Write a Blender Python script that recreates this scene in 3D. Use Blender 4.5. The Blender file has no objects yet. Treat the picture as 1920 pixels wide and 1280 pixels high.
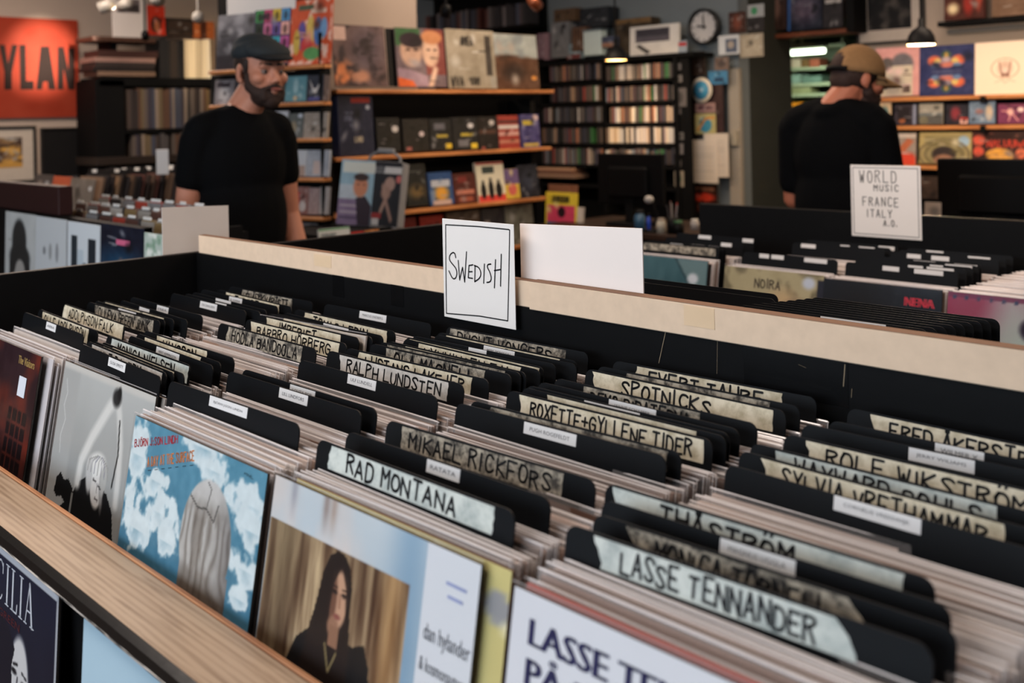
import bpy, bmesh, math, random
import numpy as np
from mathutils import Vector, Matrix, Euler

# ------------------------------------------------------------------ camera, light, exposure
SC = bpy.context.scene
COL = SC.collection
H = 1.50                                   # eye height of the photographer (m)
FPX, PPX, PPY = 1946.0, 960.0, 220.0       # focal length and principal point for a 1920x1280 frame
ROLL = math.atan(0.0226)
YAW = math.atan2(2030, 1946)               # angle between the view and +Y (depth axis of the bins)
cam = bpy.data.cameras.new('camera')
cam.sensor_width = 36.0
cam.lens = 36.0 * FPX / 1920.0
cam.shift_y = -(640.0 - PPY) / 1920.0
cam.clip_start = 0.02
cam.dof.use_dof = True
cam.dof.focus_distance = 1.50
cam.dof.aperture_fstop = 4.6
cam_ob = bpy.data.objects.new('camera', cam)
COL.objects.link(cam_ob)
cam_ob.matrix_world = (Matrix.Translation((0, 0, H)) @ Matrix.Rotation(YAW, 4, 'Z') @ Matrix.Rotation(math.pi / 2, 4, 'X')
                       @ Matrix.Rotation(-ROLL, 4, 'Z'))
SC.camera = cam_ob
SC.view_settings.view_transform = 'Standard'
SC.view_settings.look = 'None'
SC.view_settings.gamma = 1.0
SC.view_settings.exposure = 0.16
SC.view_settings.use_curve_mapping = False
SC.cycles.use_adaptive_sampling = True
SC.cycles.adaptive_threshold = 0.03
SC.cycles.max_bounces = 6
SC.cycles.diffuse_bounces = 3
SC.cycles.glossy_bounces = 3
SC.cycles.transparent_max_bounces = 8
SC.cycles.caustics_reflective = False
SC.cycles.caustics_refractive = False

world = bpy.data.worlds.new('sky')
SC.world = world
world.use_nodes = True
world.node_tree.nodes['Background'].inputs[0].default_value = (0.62, 0.78, 1.0, 1)
world.node_tree.nodes['Background'].inputs[1].default_value = 0.6


def area_light(name, loc, target, sx, sy, power, color):
    d = bpy.data.lights.new(name, 'AREA')
    d.shape = 'RECTANGLE'; d.size = sx; d.size_y = sy; d.energy = power; d.color = color
    o = bpy.data.objects.new(name, d); COL.objects.link(o)
    o.location = loc
    o.rotation_euler = (Vector(target) - Vector(loc)).to_track_quat('-Z', 'Y').to_euler()
    return o


# daylight through the shop windows behind and beside the photographer
area_light('window_daylight_front', (-1.6, -2.95, 1.75), (-1.9, 2.0, 0.9), 4.6, 1.9, 100, (0.76, 0.88, 1.0))
area_light('window_daylight_side', (2.95, 0.8, 1.75), (-2.0, 1.4, 0.9), 2.6, 1.8, 8, (0.86, 0.93, 1.0))
# warm fill lights added under the ceiling to brighten bins and walls
area_light('ceiling_fill_light', (-1.9, -0.5, 2.86), (-1.4, 1.0, 1.0), 2.4, 0.4, 42, (1.0, 0.88, 0.80))
area_light('ceiling_fill_light', (-1.1, 1.25, 2.86), (-1.1, 1.2, 0), 1.8, 0.3, 15, (1.0, 0.76, 0.62))
area_light('ceiling_fill_light', (-1.2, 2.5, 2.86), (-1.2, 2.5, 0), 1.6, 0.4, 26, (1.0, 0.74, 0.56))
area_light('ceiling_fill_light', (-3.6, 3.9, 2.86), (-3.6, 3.9, 0), 1.6, 0.4, 34, (1.0, 0.78, 0.6))
area_light('ceiling_fill_light', (-6.2, 2.2, 2.86), (-6.2, 2.2, 0), 1.4, 0.4, 58, (1.0, 0.80, 0.66))
area_light('ceiling_fill_light', (-1.9, 5.3, 2.86), (-1.9, 5.3, 0), 1.4, 0.4, 22, (1.0, 0.78, 0.6))


def spot(name, loc, target, power, color, deg, blend=0.6, r=0.03):
    d = bpy.data.lights.new(name, 'SPOT')
    d.energy = power; d.color = color; d.spot_size = math.radians(deg); d.spot_blend = blend; d.shadow_soft_size = r
    o = bpy.data.objects.new(name, d); COL.objects.link(o)
    o.location = loc
    o.rotation_euler = (Vector(target) - Vector(loc)).to_track_quat('-Z', 'Y').to_euler()
    return o


# ------------------------------------------------------------------ projection helpers (pixel of the 1920x1280 frame -> point on a real plane)
FWD = Vector((-math.sin(YAW), math.cos(YAW), 0))
RGT = Vector((math.cos(YAW), math.sin(YAW), 0))


def ray(x, y):
    dx, dy = x - PPX, y - PPY
    c, s = math.cos(ROLL), math.sin(ROLL)
    return FWD + RGT * ((dx * c - dy * s) / FPX) - Vector((0, 0, 1)) * ((dx * s + dy * c) / FPX)


def at_depth(x, y, d):
    return Vector((0, 0, H)) + ray(x, y) * d


class Plane:
    """upright plane through p0; e runs to the right along it as seen from the camera; local +y points away from the viewer"""
    def __init__(self, p0, ang):
        self.p0 = Vector((p0[0], p0[1], 0)); self.ang = ang
        self.e = Vector((math.cos(ang), math.sin(ang), 0)); self.b = Vector((-math.sin(ang), math.cos(ang), 0))

    def hit(self, x, y):
        r = ray(x, y)
        t = self.p0.dot(self.b) / r.dot(self.b)
        return Vector((0, 0, H)) + r * t

    def sz(self, x, y):
        p = self.hit(x, y)
        return (p - self.p0).dot(self.e), p.z

    def rect(self, x0, y0, x1, y1):
        ym, xm = (y0 + y1) / 2, (x0 + x1) / 2
        s0 = self.sz(x0, ym)[0]; s1 = self.sz(x1, ym)[0]
        z1 = self.sz(xm, y0)[1]; z0 = self.sz(xm, y1)[1]
        return s0, s1, z0, z1

    def pt(self, s, z, back=0.0):
        return self.p0 + self.e * s + self.b * back + Vector((0, 0, z))


def plane_y(Y):
    return Plane((0, Y), 0.0)


def plane_x(X):
    return Plane((X, 0), math.pi / 2)


# ------------------------------------------------------------------ materials
def lin(c):
    return tuple(((v / 255.0) / 12.92 if v / 255.0 <= 0.04045 else ((v / 255.0 + 0.055) / 1.055) ** 2.4) for v in c[:3])


MATS = {}


def new_mat(name):
    m = bpy.data.materials.new(name)
    m.use_nodes = True
    return m, m.node_tree.nodes, m.node_tree.links, m.node_tree.nodes['Principled BSDF']


def M(name, rgb=(128, 128, 128), rough=0.55, spec=0.4, var=0.12, scale=30.0, bump=0.0, metal=0.0, emit=0.0):
    """plain material whose colour is broken up a little by procedural noise"""
    if name in MATS:
        return MATS[name]
    m, N, L, B = new_mat(name)
    c = lin(rgb)
    tc = N.new('ShaderNodeTexCoord')
    nz = N.new('ShaderNodeTexNoise'); nz.inputs['Scale'].default_value = scale; nz.inputs['Detail'].default_value = 4
    L.new(tc.outputs['Object'], nz.inputs['Vector'])
    mx = N.new('ShaderNodeMix'); mx.data_type = 'RGBA'
    mx.inputs[6].default_value = (*[v * (1 - var) for v in c], 1)
    mx.inputs[7].default_value = (*[min(1, v * (1 + var)) for v in c], 1)
    L.new(nz.outputs['Fac'], mx.inputs[0])
    L.new(mx.outputs[2], B.inputs['Base Color'])
    B.inputs['Roughness'].default_value = rough
    B.inputs['Specular IOR Level'].default_value = spec
    B.inputs['Metallic'].default_value = metal
    if bump:
        bp = N.new('ShaderNodeBump'); bp.inputs['Strength'].default_value = bump; bp.inputs['Distance'].default_value = 0.002
        L.new(nz.outputs['Fac'], bp.inputs['Height']); L.new(bp.outputs['Normal'], B.inputs['Normal'])
    if emit:
        B.inputs['Emission Color'].default_value = (*c, 1); B.inputs['Emission Strength'].default_value = emit
    MATS[name] = m
    return m


def M_random(name, colors, rough=0.5, spec=0.4, per_island=True, stripes=0.0):
    """each copy takes its own colour out of a list"""
    if name in MATS:
        return MATS[name]
    m, N, L, B = new_mat(name)
    oi = N.new('ShaderNodeObjectInfo')
    ad = N.new('ShaderNodeMath'); ad.operation = 'ADD'
    L.new(oi.outputs['Random'], ad.inputs[0])
    if per_island:
        g = N.new('ShaderNodeNewGeometry'); L.new(g.outputs['Random Per Island'], ad.inputs[1])
    else:
        ad.inputs[1].default_value = 0.0
    fr = N.new('ShaderNodeMath'); fr.operation = 'FRACT'; L.new(ad.outputs[0], fr.inputs[0])
    rp = N.new('ShaderNodeValToRGB'); rp.color_ramp.interpolation = 'CONSTANT'
    el = rp.color_ramp.elements
    n = len(colors)
    while len(el) < min(n, 30):
        el.new(0.5)
    for i in range(len(el)):
        el[i].position = i / len(el); el[i].color = (*lin(colors[i]), 1)
    L.new(fr.outputs[0], rp.inputs[0]); L.new(rp.outputs[0], B.inputs['Base Color'])
    B.inputs['Roughness'].default_value = rough; B.inputs['Specular IOR Level'].default_value = spec
    MATS[name] = m
    return m


def M_print(name='print', rough=0.45, spec=0.18, coat=0.0):
    """flat print: the colour comes from the mesh colour attribute"""
    if name in MATS:
        return MATS[name]
    m, N, L, B = new_mat(name)
    a = N.new('ShaderNodeAttribute'); a.attribute_name = 'ink'
    L.new(a.outputs['Color'], B.inputs['Base Color'])
    B.inputs['Roughness'].default_value = rough; B.inputs['Specular IOR Level'].default_value = spec
    B.inputs['Coat Weight'].default_value = coat; B.inputs['Coat Roughness'].default_value = 0.08
    MATS[name] = m
    return m


def M_wood(name, c0, c1, scale=3.0, rough=0.5, stretch=(1.0, 9.0, 9.0), spec=0.3):
    if name in MATS:
        return MATS[name]
    m, N, L, B = new_mat(name)
    tc = N.new('ShaderNodeTexCoord'); mp = N.new('ShaderNodeMapping'); mp.inputs['Scale'].default_value = stretch
    L.new(tc.outputs['Object'], mp.inputs['Vector'])
    nz = N.new('ShaderNodeTexNoise'); nz.inputs['Scale'].default_value = scale; nz.inputs['Detail'].default_value = 6; nz.inputs['Distortion'].default_value = 0.6
    L.new(mp.outputs[0], nz.inputs['Vector'])
    wv = N.new('ShaderNodeTexWave'); wv.wave_type = 'BANDS'; wv.bands_direction = 'Y'
    wv.inputs['Scale'].default_value = scale * 0.35; wv.inputs['Distortion'].default_value = 7.0; wv.inputs['Detail'].default_value = 3; wv.inputs['Detail Scale'].default_value = 0.7
    L.new(mp.outputs[0], wv.inputs['Vector'])
    ad = N.new('ShaderNodeMath'); ad.operation = 'MULTIPLY_ADD'; ad.inputs[1].default_value = 0.22; L.new(wv.outputs['Fac'], ad.inputs[0]); L.new(nz.outputs['Fac'], ad.inputs[2])
    rp = N.new('ShaderNodeValToRGB')
    rp.color_ramp.elements[0].position = 0.36; rp.color_ramp.elements[0].color = (*lin(c0), 1)
    rp.color_ramp.elements[1].position = 0.68; rp.color_ramp.elements[1].color = (*lin(c1), 1)
    L.new(ad.outputs[0], rp.inputs[0]); L.new(rp.outputs[0], B.inputs['Base Color'])
    fine = N.new('ShaderNodeTexNoise'); fine.inputs['Scale'].default_value = scale * 14; fine.inputs['Detail'].default_value = 3
    L.new(mp.outputs[0], fine.inputs['Vector'])
    bp = N.new('ShaderNodeBump'); bp.inputs['Strength'].default_value = 0.25; bp.inputs['Distance'].default_value = 0.0006
    L.new(fine.outputs['Fac'], bp.inputs['Height']); L.new(bp.outputs['Normal'], B.inputs['Normal'])
    B.inputs['Roughness'].default_value = rough; B.inputs['Specular IOR Level'].default_value = spec
    MATS[name] = m
    return m


def M_plastic(name, alpha, tint=(235, 228, 226), rough=0.12, graze=0.45):
    """thin clear film: part see-through, part milky and shiny"""
    if name in MATS:
        return MATS[name]
    m, N, L, B = new_mat(name)
    out = N['Material Output']
    tr = N.new('ShaderNodeBsdfTransparent')
    mx = N.new('ShaderNodeMixShader')
    lw = N.new('ShaderNodeLayerWeight'); lw.inputs['Blend'].default_value = 0.25
    ma = N.new('ShaderNodeMath'); ma.operation = 'MULTIPLY_ADD'; ma.inputs[1].default_value = graze; ma.inputs[2].default_value = alpha; ma.use_clamp = True
    L.new(lw.outputs['Facing'], ma.inputs[0]); L.new(ma.outputs[0], mx.inputs[0])
    L.new(tr.outputs[0], mx.inputs[1]); L.new(B.outputs[0], mx.inputs[2]); L.new(mx.outputs[0], out.inputs['Surface'])
    B.inputs['Base Color'].default_value = (*lin(tint), 1)
    B.inputs['Roughness'].default_value = rough; B.inputs['Specular IOR Level'].default_value = 0.9
    tc = N.new('ShaderNodeTexCoord'); nz = N.new('ShaderNodeTexNoise'); nz.inputs['Scale'].default_value = 22.0; nz.inputs['Detail'].default_value = 3
    L.new(tc.outputs['Object'], nz.inputs['Vector'])
    bp = N.new('ShaderNodeBump'); bp.inputs['Strength'].default_value = 0.35; bp.inputs['Distance'].default_value = 0.004
    L.new(nz.outputs['Fac'], bp.inputs['Height']); L.new(bp.outputs['Normal'], B.inputs['Normal'])
    MATS[name] = m
    return m


def M_tape(name, c0, c1, scale=70.0, lo=0.40, hi=0.62):
    """masking tape: blotchy and worn"""
    if name in MATS:
        return MATS[name]
    m, N, L, B = new_mat(name)
    tc = N.new('ShaderNodeTexCoord')
    oi = N.new('ShaderNodeObjectInfo'); ad = N.new('ShaderNodeVectorMath'); ad.operation = 'ADD'
    L.new(tc.outputs['Object'], ad.inputs[0]); L.new(oi.outputs['Location'], ad.inputs[1])
    nz = N.new('ShaderNodeTexNoise'); nz.inputs['Scale'].default_value = scale; nz.inputs['Detail'].default_value = 7; nz.inputs['Roughness'].default_value = 0.68
    L.new(ad.outputs[0], nz.inputs['Vector'])
    rp = N.new('ShaderNodeValToRGB')
    rp.color_ramp.elements[0].position = lo; rp.color_ramp.elements[0].color = (*lin(c0), 1)
    rp.color_ramp.elements[1].position = hi; rp.color_ramp.elements[1].color = (*lin(c1), 1)
    L.new(nz.outputs['Fac'], rp.inputs[0]); L.new(rp.outputs[0], B.inputs['Base Color'])
    B.inputs['Roughness'].default_value = 0.7; B.inputs['Specular IOR Level'].default_value = 0.15
    MATS[name] = m
    return m


# ------------------------------------------------------------------ mesh helpers
class MB:
    """collects geometry; build() links it as ONE mesh object"""
    def __init__(self):
        self.v = []; self.f = []; self.mi = []; self.sm = []

    def add(self, verts, faces, mi=0, smooth=False, mat=None):
        o = len(self.v)
        if mat is not None:
            verts = [tuple(mat @ Vector(p)) for p in verts]
        self.v += [tuple(p) for p in verts]
        self.f += [[i + o for i in fc] for fc in faces]
        self.mi += [mi] * len(faces); self.sm += [smooth] * len(faces)
        return self

    def box(self, x0, x1, y0, y1, z0, z1, mi=0, mat=None):
        vs = [(x0, y0, z0), (x1, y0, z0), (x1, y1, z0), (x0, y1, z0), (x0, y0, z1), (x1, y0, z1), (x1, y1, z1), (x0, y1, z1)]
        fs = [(0, 3, 2, 1), (4, 5, 6, 7), (0, 1, 5, 4), (1, 2, 6, 5), (2, 3, 7, 6), (3, 0, 4, 7)]
        return self.add(vs, fs, mi, False, mat)

    def bbox(self, x0, x1, y0, y1, z0, z1, r=0.003, mi=0, mat=None):
        """box with chamfered long edges (all twelve edges cut)"""
        bm = bmesh.new()
        bmesh.ops.create_cube(bm, size=1.0)
        for v in bm.verts:
            v.co = Vector((x0 + (v.co.x + .5) * (x1 - x0), y0 + (v.co.y + .5) * (y1 - y0), z0 + (v.co.z + .5) * (z1 - z0)))
        bmesh.ops.bevel(bm, geom=list(bm.edges), offset=r, segments=1, affect='EDGES', profile=0.5)
        bm.verts.index_update()
        self.add([v.co[:] for v in bm.verts], [[v.index for v in f.verts] for f in bm.faces], mi, False, mat)
        bm.free()
        return self

    def prism(self, pts, y0, y1, mi=0, mat=None):
        """outline in x,z extruded from y0 (front) to y1 (back)"""
        n = len(pts)
        vs = [(p[0], y0, p[1]) for p in pts] + [(p[0], y1, p[1]) for p in pts]
        fs = [list(range(n)), list(range(2 * n - 1, n - 1, -1))] + [(i, i + n, (i + 1) % n + n, (i + 1) % n) for i in range(n)]
        return self.add(vs, fs, mi, False, mat)

    def tube(self, pts, r, seg=8, mi=0, caps=True, mat=None):
        pts = [Vector(p) for p in pts]; n = len(pts)
        rs = r if isinstance(r, (list, tuple)) else [r] * n
        vs = []; fs = []
        ref = None
        for i, p in enumerate(pts):
            t = (pts[min(i + 1, n - 1)] - pts[max(i - 1, 0)]).normalized()
            if ref is None:
                ref = t.orthogonal().normalized()
            a = (ref - t * ref.dot(t)).normalized(); ref = a
            b = t.cross(a)
            for k in range(seg):
                th = 2 * math.pi * k / seg
                vs.append(p + (a * math.cos(th) + b * math.sin(th)) * rs[i])
        for i in range(n - 1):
            for k in range(seg):
                k2 = (k + 1) % seg
                fs.append((i * seg + k, i * seg + k2, (i + 1) * seg + k2, (i + 1) * seg + k))
        self.add(vs, fs, mi, True, mat)
        if caps:
            self.add(vs[:seg], [list(range(seg - 1, -1, -1))], mi, False, mat)
            self.add(vs[-seg:], [list(range(seg))], mi, False, mat)
        return self

    def lathe(self, prof, seg=24, mi=0, mat=None, smooth=True):
        """profile [(r,z)...] turned round the z axis"""
        vs = []; fs = []
        for r, z in prof:
            for k in range(seg):
                th = 2 * math.pi * k / seg
                vs.append((r * math.cos(th), r * math.sin(th), z))
        for i in range(len(prof) - 1):
            for k in range(seg):
                k2 = (k + 1) % seg
                fs.append((i * seg + k, i * seg + k2, (i + 1) * seg + k2, (i + 1) * seg + k))
        return self.add(vs, fs, mi, smooth, mat)

    def ball(self, c, r, seg=16, rings=10, mi=0, mat=None):
        rx, ry, rz = r if isinstance(r, (list, tuple)) else (r, r, r)
        vs = [(c[0], c[1], c[2] - rz)]; fs = []
        for i in range(1, rings):
            ph = -math.pi / 2 + math.pi * i / rings
            for k in range(seg):
                th = 2 * math.pi * k / seg
                vs.append((c[0] + rx * math.cos(ph) * math.cos(th), c[1] + ry * math.cos(ph) * math.sin(th), c[2] + rz * math.sin(ph)))
        vs.append((c[0], c[1], c[2] + rz)); top = len(vs) - 1
        for k in range(seg):
            k2 = (k + 1) % seg
            fs.append((0, 1 + k2, 1 + k))
            for i in range(rings - 2):
                a = 1 + i * seg
                fs.append((a + k, a + k2, a + seg + k2, a + seg + k))
            fs.append((1 + (rings - 2) * seg + k, 1 + (rings - 2) * seg + k2, top))
        return self.add(vs, fs, mi, True, mat)

    def mesh(self, name, mats):
        me = bpy.data.meshes.new(name)
        me.from_pydata(self.v, [], self.f)
        for m in (mats if isinstance(mats, (list, tuple)) else [mats]):
            me.materials.append(m)
        me.polygons.foreach_set('material_index', self.mi)
        me.polygons.foreach_set('use_smooth', self.sm)
        me.update()
        return me

    def build(self, name, mats, parent=None, loc=None, rot=None):
        return place(name, self.mesh(name, mats), parent, loc, rot)


def place(name, me, parent=None, loc=None, rot=None):
    o = bpy.data.objects.new(name, me)
    COL.objects.link(o)
    if parent is not None:
        o.parent = parent
    if loc is not None:
        o.location = loc
    if rot is not None:
        o.rotation_euler = rot
    return o


def tag(o, label=None, cat=None, group=None, kind=None):
    if label: o['label'] = label
    if cat: o['category'] = cat
    if group: o['group'] = group
    if kind: o['kind'] = kind
    return o


def thing(name, label, cat, loc=(0, 0, 0), rot=(0, 0, 0), group=None):
    o = bpy.data.objects.new(name, None)
    COL.objects.link(o)
    o.location = loc; o.rotation_euler = rot; o.empty_display_size = 0.05
    return tag(o, label, cat, group)


def structure(name, mb, mats):
    return tag(mb.build(name, mats), kind='structure')


# ------------------------------------------------------------------ flat print painter (sRGB canvas -> colour attribute on a grid)
def vnoise(w, h, sx, sy, rng):
    gx, gy = max(2, int(sx) + 2), max(2, int(sy) + 2)
    g = rng.random((gy, gx))
    X = np.linspace(0, gx - 1.001, w); Y = np.linspace(0, gy - 1.001, h)
    xi = X.astype(int); yi = Y.astype(int); fx = X - xi; fy = Y - yi
    fx = fx * fx * (3 - 2 * fx); fy = fy * fy * (3 - 2 * fy)
    a = g[yi][:, xi]; b = g[yi][:, xi + 1]; c = g[yi + 1][:, xi]; d = g[yi + 1][:, xi + 1]
    return (a * (1 - fx) + b * fx) * (1 - fy[:, None]) + (c * (1 - fx) + d * fx) * fy[:, None]


def fbm(w, h, sx, sy, rng, oct=4):
    t = np.zeros((h, w)); a = 1.0; tot = 0
    for i in range(oct):
        t += a * vnoise(w, h, sx * 2 ** i, sy * 2 ** i, rng); tot += a; a *= 0.5
    return t / tot


class Art:
    def __init__(self, w, h=None, bg=(128, 128, 128), seed=1):
        self.w, self.h = w, h or w
        self.a = np.zeros((self.h, self.w, 3)) + np.array(bg, float)
        self.U, self.V = np.meshgrid(np.linspace(0, 1, self.w), np.linspace(0, 1, self.h))
        self.rng = np.random.default_rng(seed)

    def mix(self, mask, c):
        m = np.clip(mask, 0, 1)[..., None]
        self.a = self.a * (1 - m) + np.array(c, float) * m
        return self

    def grad(self, c0, c1, ax='v'):
        t = (self.V if ax == 'v' else self.U)[..., None]
        self.a = np.array(c0, float) * (1 - t) + np.array(c1, float) * t
        return self

    def ell(self, cx, cy, rx, ry, c, soft=0.12, rot=0.0):
        ca, sa = math.cos(rot), math.sin(rot)
        x = self.U - cx; y = self.V - cy
        d = np.sqrt(((x * ca + y * sa) / rx) ** 2 + ((-x * sa + y * ca) / ry) ** 2)
        return self.mix((1 + soft - d) / (2 * soft) if soft else (d < 1).astype(float), c)

    def ring(self, cx, cy, r, w, c):
        d = np.abs(np.hypot(self.U - cx, self.V - cy) - r)
        return self.mix(1.5 - d / w, c)

    def rect(self, x0, y0, x1, y1, c):
        return self.mix(((self.U >= x0) & (self.U <= x1) & (self.V >= y0) & (self.V <= y1)).astype(float), c)

    def poly(self, pts, c):
        ins = np.zeros(self.U.shape, bool); n = len(pts); j = n - 1
        for i in range(n):
            xi, yi = pts[i]; xj, yj = pts[j]
            if yi != yj:
                cond = ((yi > self.V) != (yj > self.V)) & (self.U < (xj - xi) * (self.V - yi) / (yj - yi) + xi)
                ins ^= cond
            j = i
        return self.mix(ins.astype(float), c)

    def line(self, pts, w, c):
        d = np.full(self.U.shape, 9.0)
        for (x0, y0), (x1, y1) in zip(pts[:-1], pts[1:]):
            vx, vy = x1 - x0, y1 - y0
            t = np.clip(((self.U - x0) * vx + (self.V - y0) * vy) / max(1e-9, vx * vx + vy * vy), 0, 1)
            d = np.minimum(d, np.hypot(self.U - x0 - t * vx, self.V - y0 - t * vy))
        return self.mix(1.5 - d / (w / 2), c)

    def noise(self, amt=12, sx=6, sy=6, oct=4):
        n = fbm(self.w, self.h, sx, sy, self.rng, oct) - 0.5
        self.a = self.a + (n * 2 * amt)[..., None]
        return self

    def cloud(self, c, lo, hi, sx=5, sy=5, mask=None, oct=5):
        n = fbm(self.w, self.h, sx, sy, self.rng, oct)
        m = np.clip((n - lo) / (hi - lo), 0, 1)
        return self.mix(m if mask is None else m * mask, c)

    def words(self, s, x, y, h, wd, c, squeeze=0.75):
        for pl in text_strokes(s, h, squeeze)[0]:
            self.line([(x + p[0], y + p[1]) for p in pl], wd, c)
        return self

    def run(self, ops):
        for o in ops:
            getattr(self, o[0])(*o[1:])
        return self


def print_mesh(art, w, h, x0=None, z0=0.0, mat=None):
    """grid w x h metres in local x,z facing -y, coloured from the canvas"""
    nx, ny = art.w, art.h
    xs = np.linspace(0, w, nx) + (-w / 2 if x0 is None else x0); zs = np.linspace(0, h, ny) + z0
    X, Z = np.meshgrid(xs, zs)
    co = np.zeros((nx * ny, 3)); co[:, 0] = X.ravel(); co[:, 2] = Z.ravel()
    i = np.arange(nx * ny).reshape(ny, nx)
    f = np.stack([i[:-1, :-1], i[:-1, 1:], i[1:, 1:], i[1:, :-1]], -1).reshape(-1, 4)
    me = bpy.data.meshes.new('print')
    me.vertices.add(len(co)); me.vertices.foreach_set('co', co.ravel())
    me.loops.add(f.size); me.loops.foreach_set('vertex_index', f.ravel().astype(np.int32))
    me.polygons.add(len(f)); me.polygons.foreach_set('loop_start', (np.arange(len(f)) * 4).astype(np.int32))
    at = me.attributes.new('ink', 'FLOAT_COLOR', 'POINT')
    c = np.clip(art.a / 255.0, 0, 1)
    c = np.where(c <= 0.04045, c / 12.92, ((c + 0.055) / 1.055) ** 2.4)
    rgba = np.ones((nx * ny, 4), np.float32); rgba[:, :3] = c.reshape(-1, 3)
    at.data.foreach_set('color', rgba.ravel())
    me.update(calc_edges=True)
    me.materials.append(mat or M_print())
    return me


# ------------------------------------------------------------------ hand lettering (capital letters as pen strokes on a 4 x 6 grid; ~ marks a curved stroke)
GL = {'A': '002640 1232', 'B': '0006 ~0636453403 ~033442413000', 'C': '~4536160402103041', 'D': '0006 ~062645412000', 'E': '46060040 0333',
      'F': '460600 0333', 'G': '~453616040210304143 4323', 'H': '0006 4046 0343', 'I': '2026', 'J': '~3632302001', 'K': '0006 460340', 'L': '060040',
      'M': '0006234640', 'N': '00064046', 'O': '~1604021030424436161604', 'P': '0006 ~0636453403', 'Q': '~1604021030424436161604 2140', 'R': '0006 ~0636453403 2340',
      'S': '~45361605143241301001', 'T': '0646 2620', 'U': '~060210304246', 'V': '062046', 'W': '0610243046', 'X': '0640 0046', 'Y': '062346 2320', 'Z': '06460040',
      '+': '0343 2125', '.': '2021', ':': '2021 2324', '-': '0343', 'a': '~34140302102031 3430', '1': '152620', '2': '~051636440040', '6': '~4626040210304243330204'}


def chaikin(p, it=2):
    for _ in range(it):
        q = [p[0]]
        for a, b in zip(p[:-1], p[1:]):
            q.append((a[0] * .75 + b[0] * .25, a[1] * .75 + b[1] * .25)); q.append((a[0] * .25 + b[0] * .75, a[1] * .25 + b[1] * .75))
        q.append(p[-1]); p = q
    return p


def text_strokes(s, h, squeeze=0.8, jit=0.0, seed=0, gap=1.7, slant=0.0):
    """list of polylines in metres with the baseline at 0, and the total width"""
    rnd = random.Random(seed)
    k = h / 6.0; kx = k * squeeze; x = 0.0; out = []
    for ch in s:
        if ch == ' ':
            x += 3.2; continue
        if ch == '·':
            out.append([((x + .6) * kx, 2.6 * k), ((x + 1.0) * kx, 2.9 * k)]); x += 1.6 + gap; continue
        base = {'Å': 'A', 'Ä': 'A', 'Ö': 'O'}.get(ch, ch)
        g = GL.get(base)
        if g is None:
            x += 2; continue
        narrow = base in 'I.:1'
        off = -1.4 if narrow else 0.0
        dx, dy, sc = rnd.uniform(-jit, jit), rnd.uniform(-jit, jit) * 1.6, 1 + rnd.uniform(-jit, jit) * .35
        low = base in '.:-+'
        for st in g.split(' '):
            cur = st[0] == '~'; st = st.lstrip('~')
            pts = [(float(st[i]), float(st[i + 1])) for i in range(0, len(st) - 1, 2)]
            pts = [(px + rnd.uniform(-jit, jit) * .5, py * sc + dy + rnd.uniform(-jit, jit) * .5) for px, py in pts]
            if cur: pts = chaikin(pts, 2)
            out.append([((x + off + px + dx + slant * py) * kx, py * k) for px, py in pts])
        if ch in 'ÄÖ':
            for q in (1.0, 3.0): out.append([((x + q) * kx, 7.1 * k), ((x + q + .25) * kx, 7.4 * k)])
        if ch == 'Å':
            out.append([((x + 2 + .7 * math.cos(t)) * kx, (7.2 + .6 * math.sin(t)) * k) for t in np.linspace(0, 6.3, 8)])
        x += (1.4 if narrow else 4.0) + gap
    return out, max(0.0, (x - gap)) * kx


def ribbon(mb, polys, wd, y=0.0, mi=0, seg=6):
    """flat pen strokes in x,z at depth y, with rounded ends and joints"""
    r = wd / 2
    for pl in polys:
        for (x0, z0), (x1, z1) in zip(pl[:-1], pl[1:]):
            L = math.hypot(x1 - x0, z1 - z0)
            if L < 1e-7: continue
            nx, nz = -(z1 - z0) / L * r, (x1 - x0) / L * r
            mb.add([(x0 - nx, y, z0 - nz), (x1 - nx, y, z1 - nz), (x1 + nx, y, z1 + nz), (x0 + nx, y, z0 + nz)], [(0, 1, 2, 3)], mi)
        for (x, z) in pl:
            mb.add([(x + r * math.cos(2 * math.pi * k / seg), y, z + r * math.sin(2 * math.pi * k / seg)) for k in range(seg)], [list(range(seg))], mi)
    return mb


def hand_text(name, s, x0, x1, z0, h, wd, parent, mat, y=-0.0004, jit=0.22, seed=1, max_sq=1.1, gap=1.7):
    """hand-lettered words fitted between x0 and x1"""
    _, w = text_strokes(s, h, 1.0, 0, seed, gap)
    sq = min(max_sq, (x1 - x0) / max(w, 1e-6))
    st, w2 = text_strokes(s, h, sq, jit, seed, gap)
    st = [[(px + x0 + ((x1 - x0) - w2) / 2 * 0.6, pz + z0) for px, pz in pl] for pl in st]
    return ribbon(MB(), st, wd, y).build(name, mat, parent)


FONT_CACHE = {}


def font_mesh(s):
    """printed words from the built-in typeface as a flat mesh in x,z; returns mesh data (verts, faces, width, height)"""
    if s in FONT_CACHE:
        return FONT_CACHE[s]
    cu = bpy.data.curves.new('words', 'FONT'); cu.body = s; cu.size = 1.0; cu.resolution_u = 2
    ob = bpy.data.objects.new('words', cu); COL.objects.link(ob)
    dg = bpy.context.evaluated_depsgraph_get()
    me = bpy.data.meshes.new_from_object(ob.evaluated_get(dg))
    v = [(p.co.x, p.co.y) for p in me.vertices]; f = [list(p.vertices) for p in me.polygons]
    bpy.data.objects.remove(ob); bpy.data.curves.remove(cu); bpy.data.meshes.remove(me)
    xs = [p[0] for p in v]; ys = [p[1] for p in v]
    FONT_CACHE[s] = (v, f, min(xs), max(xs), min(ys), max(ys))
    return FONT_CACHE[s]


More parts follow.
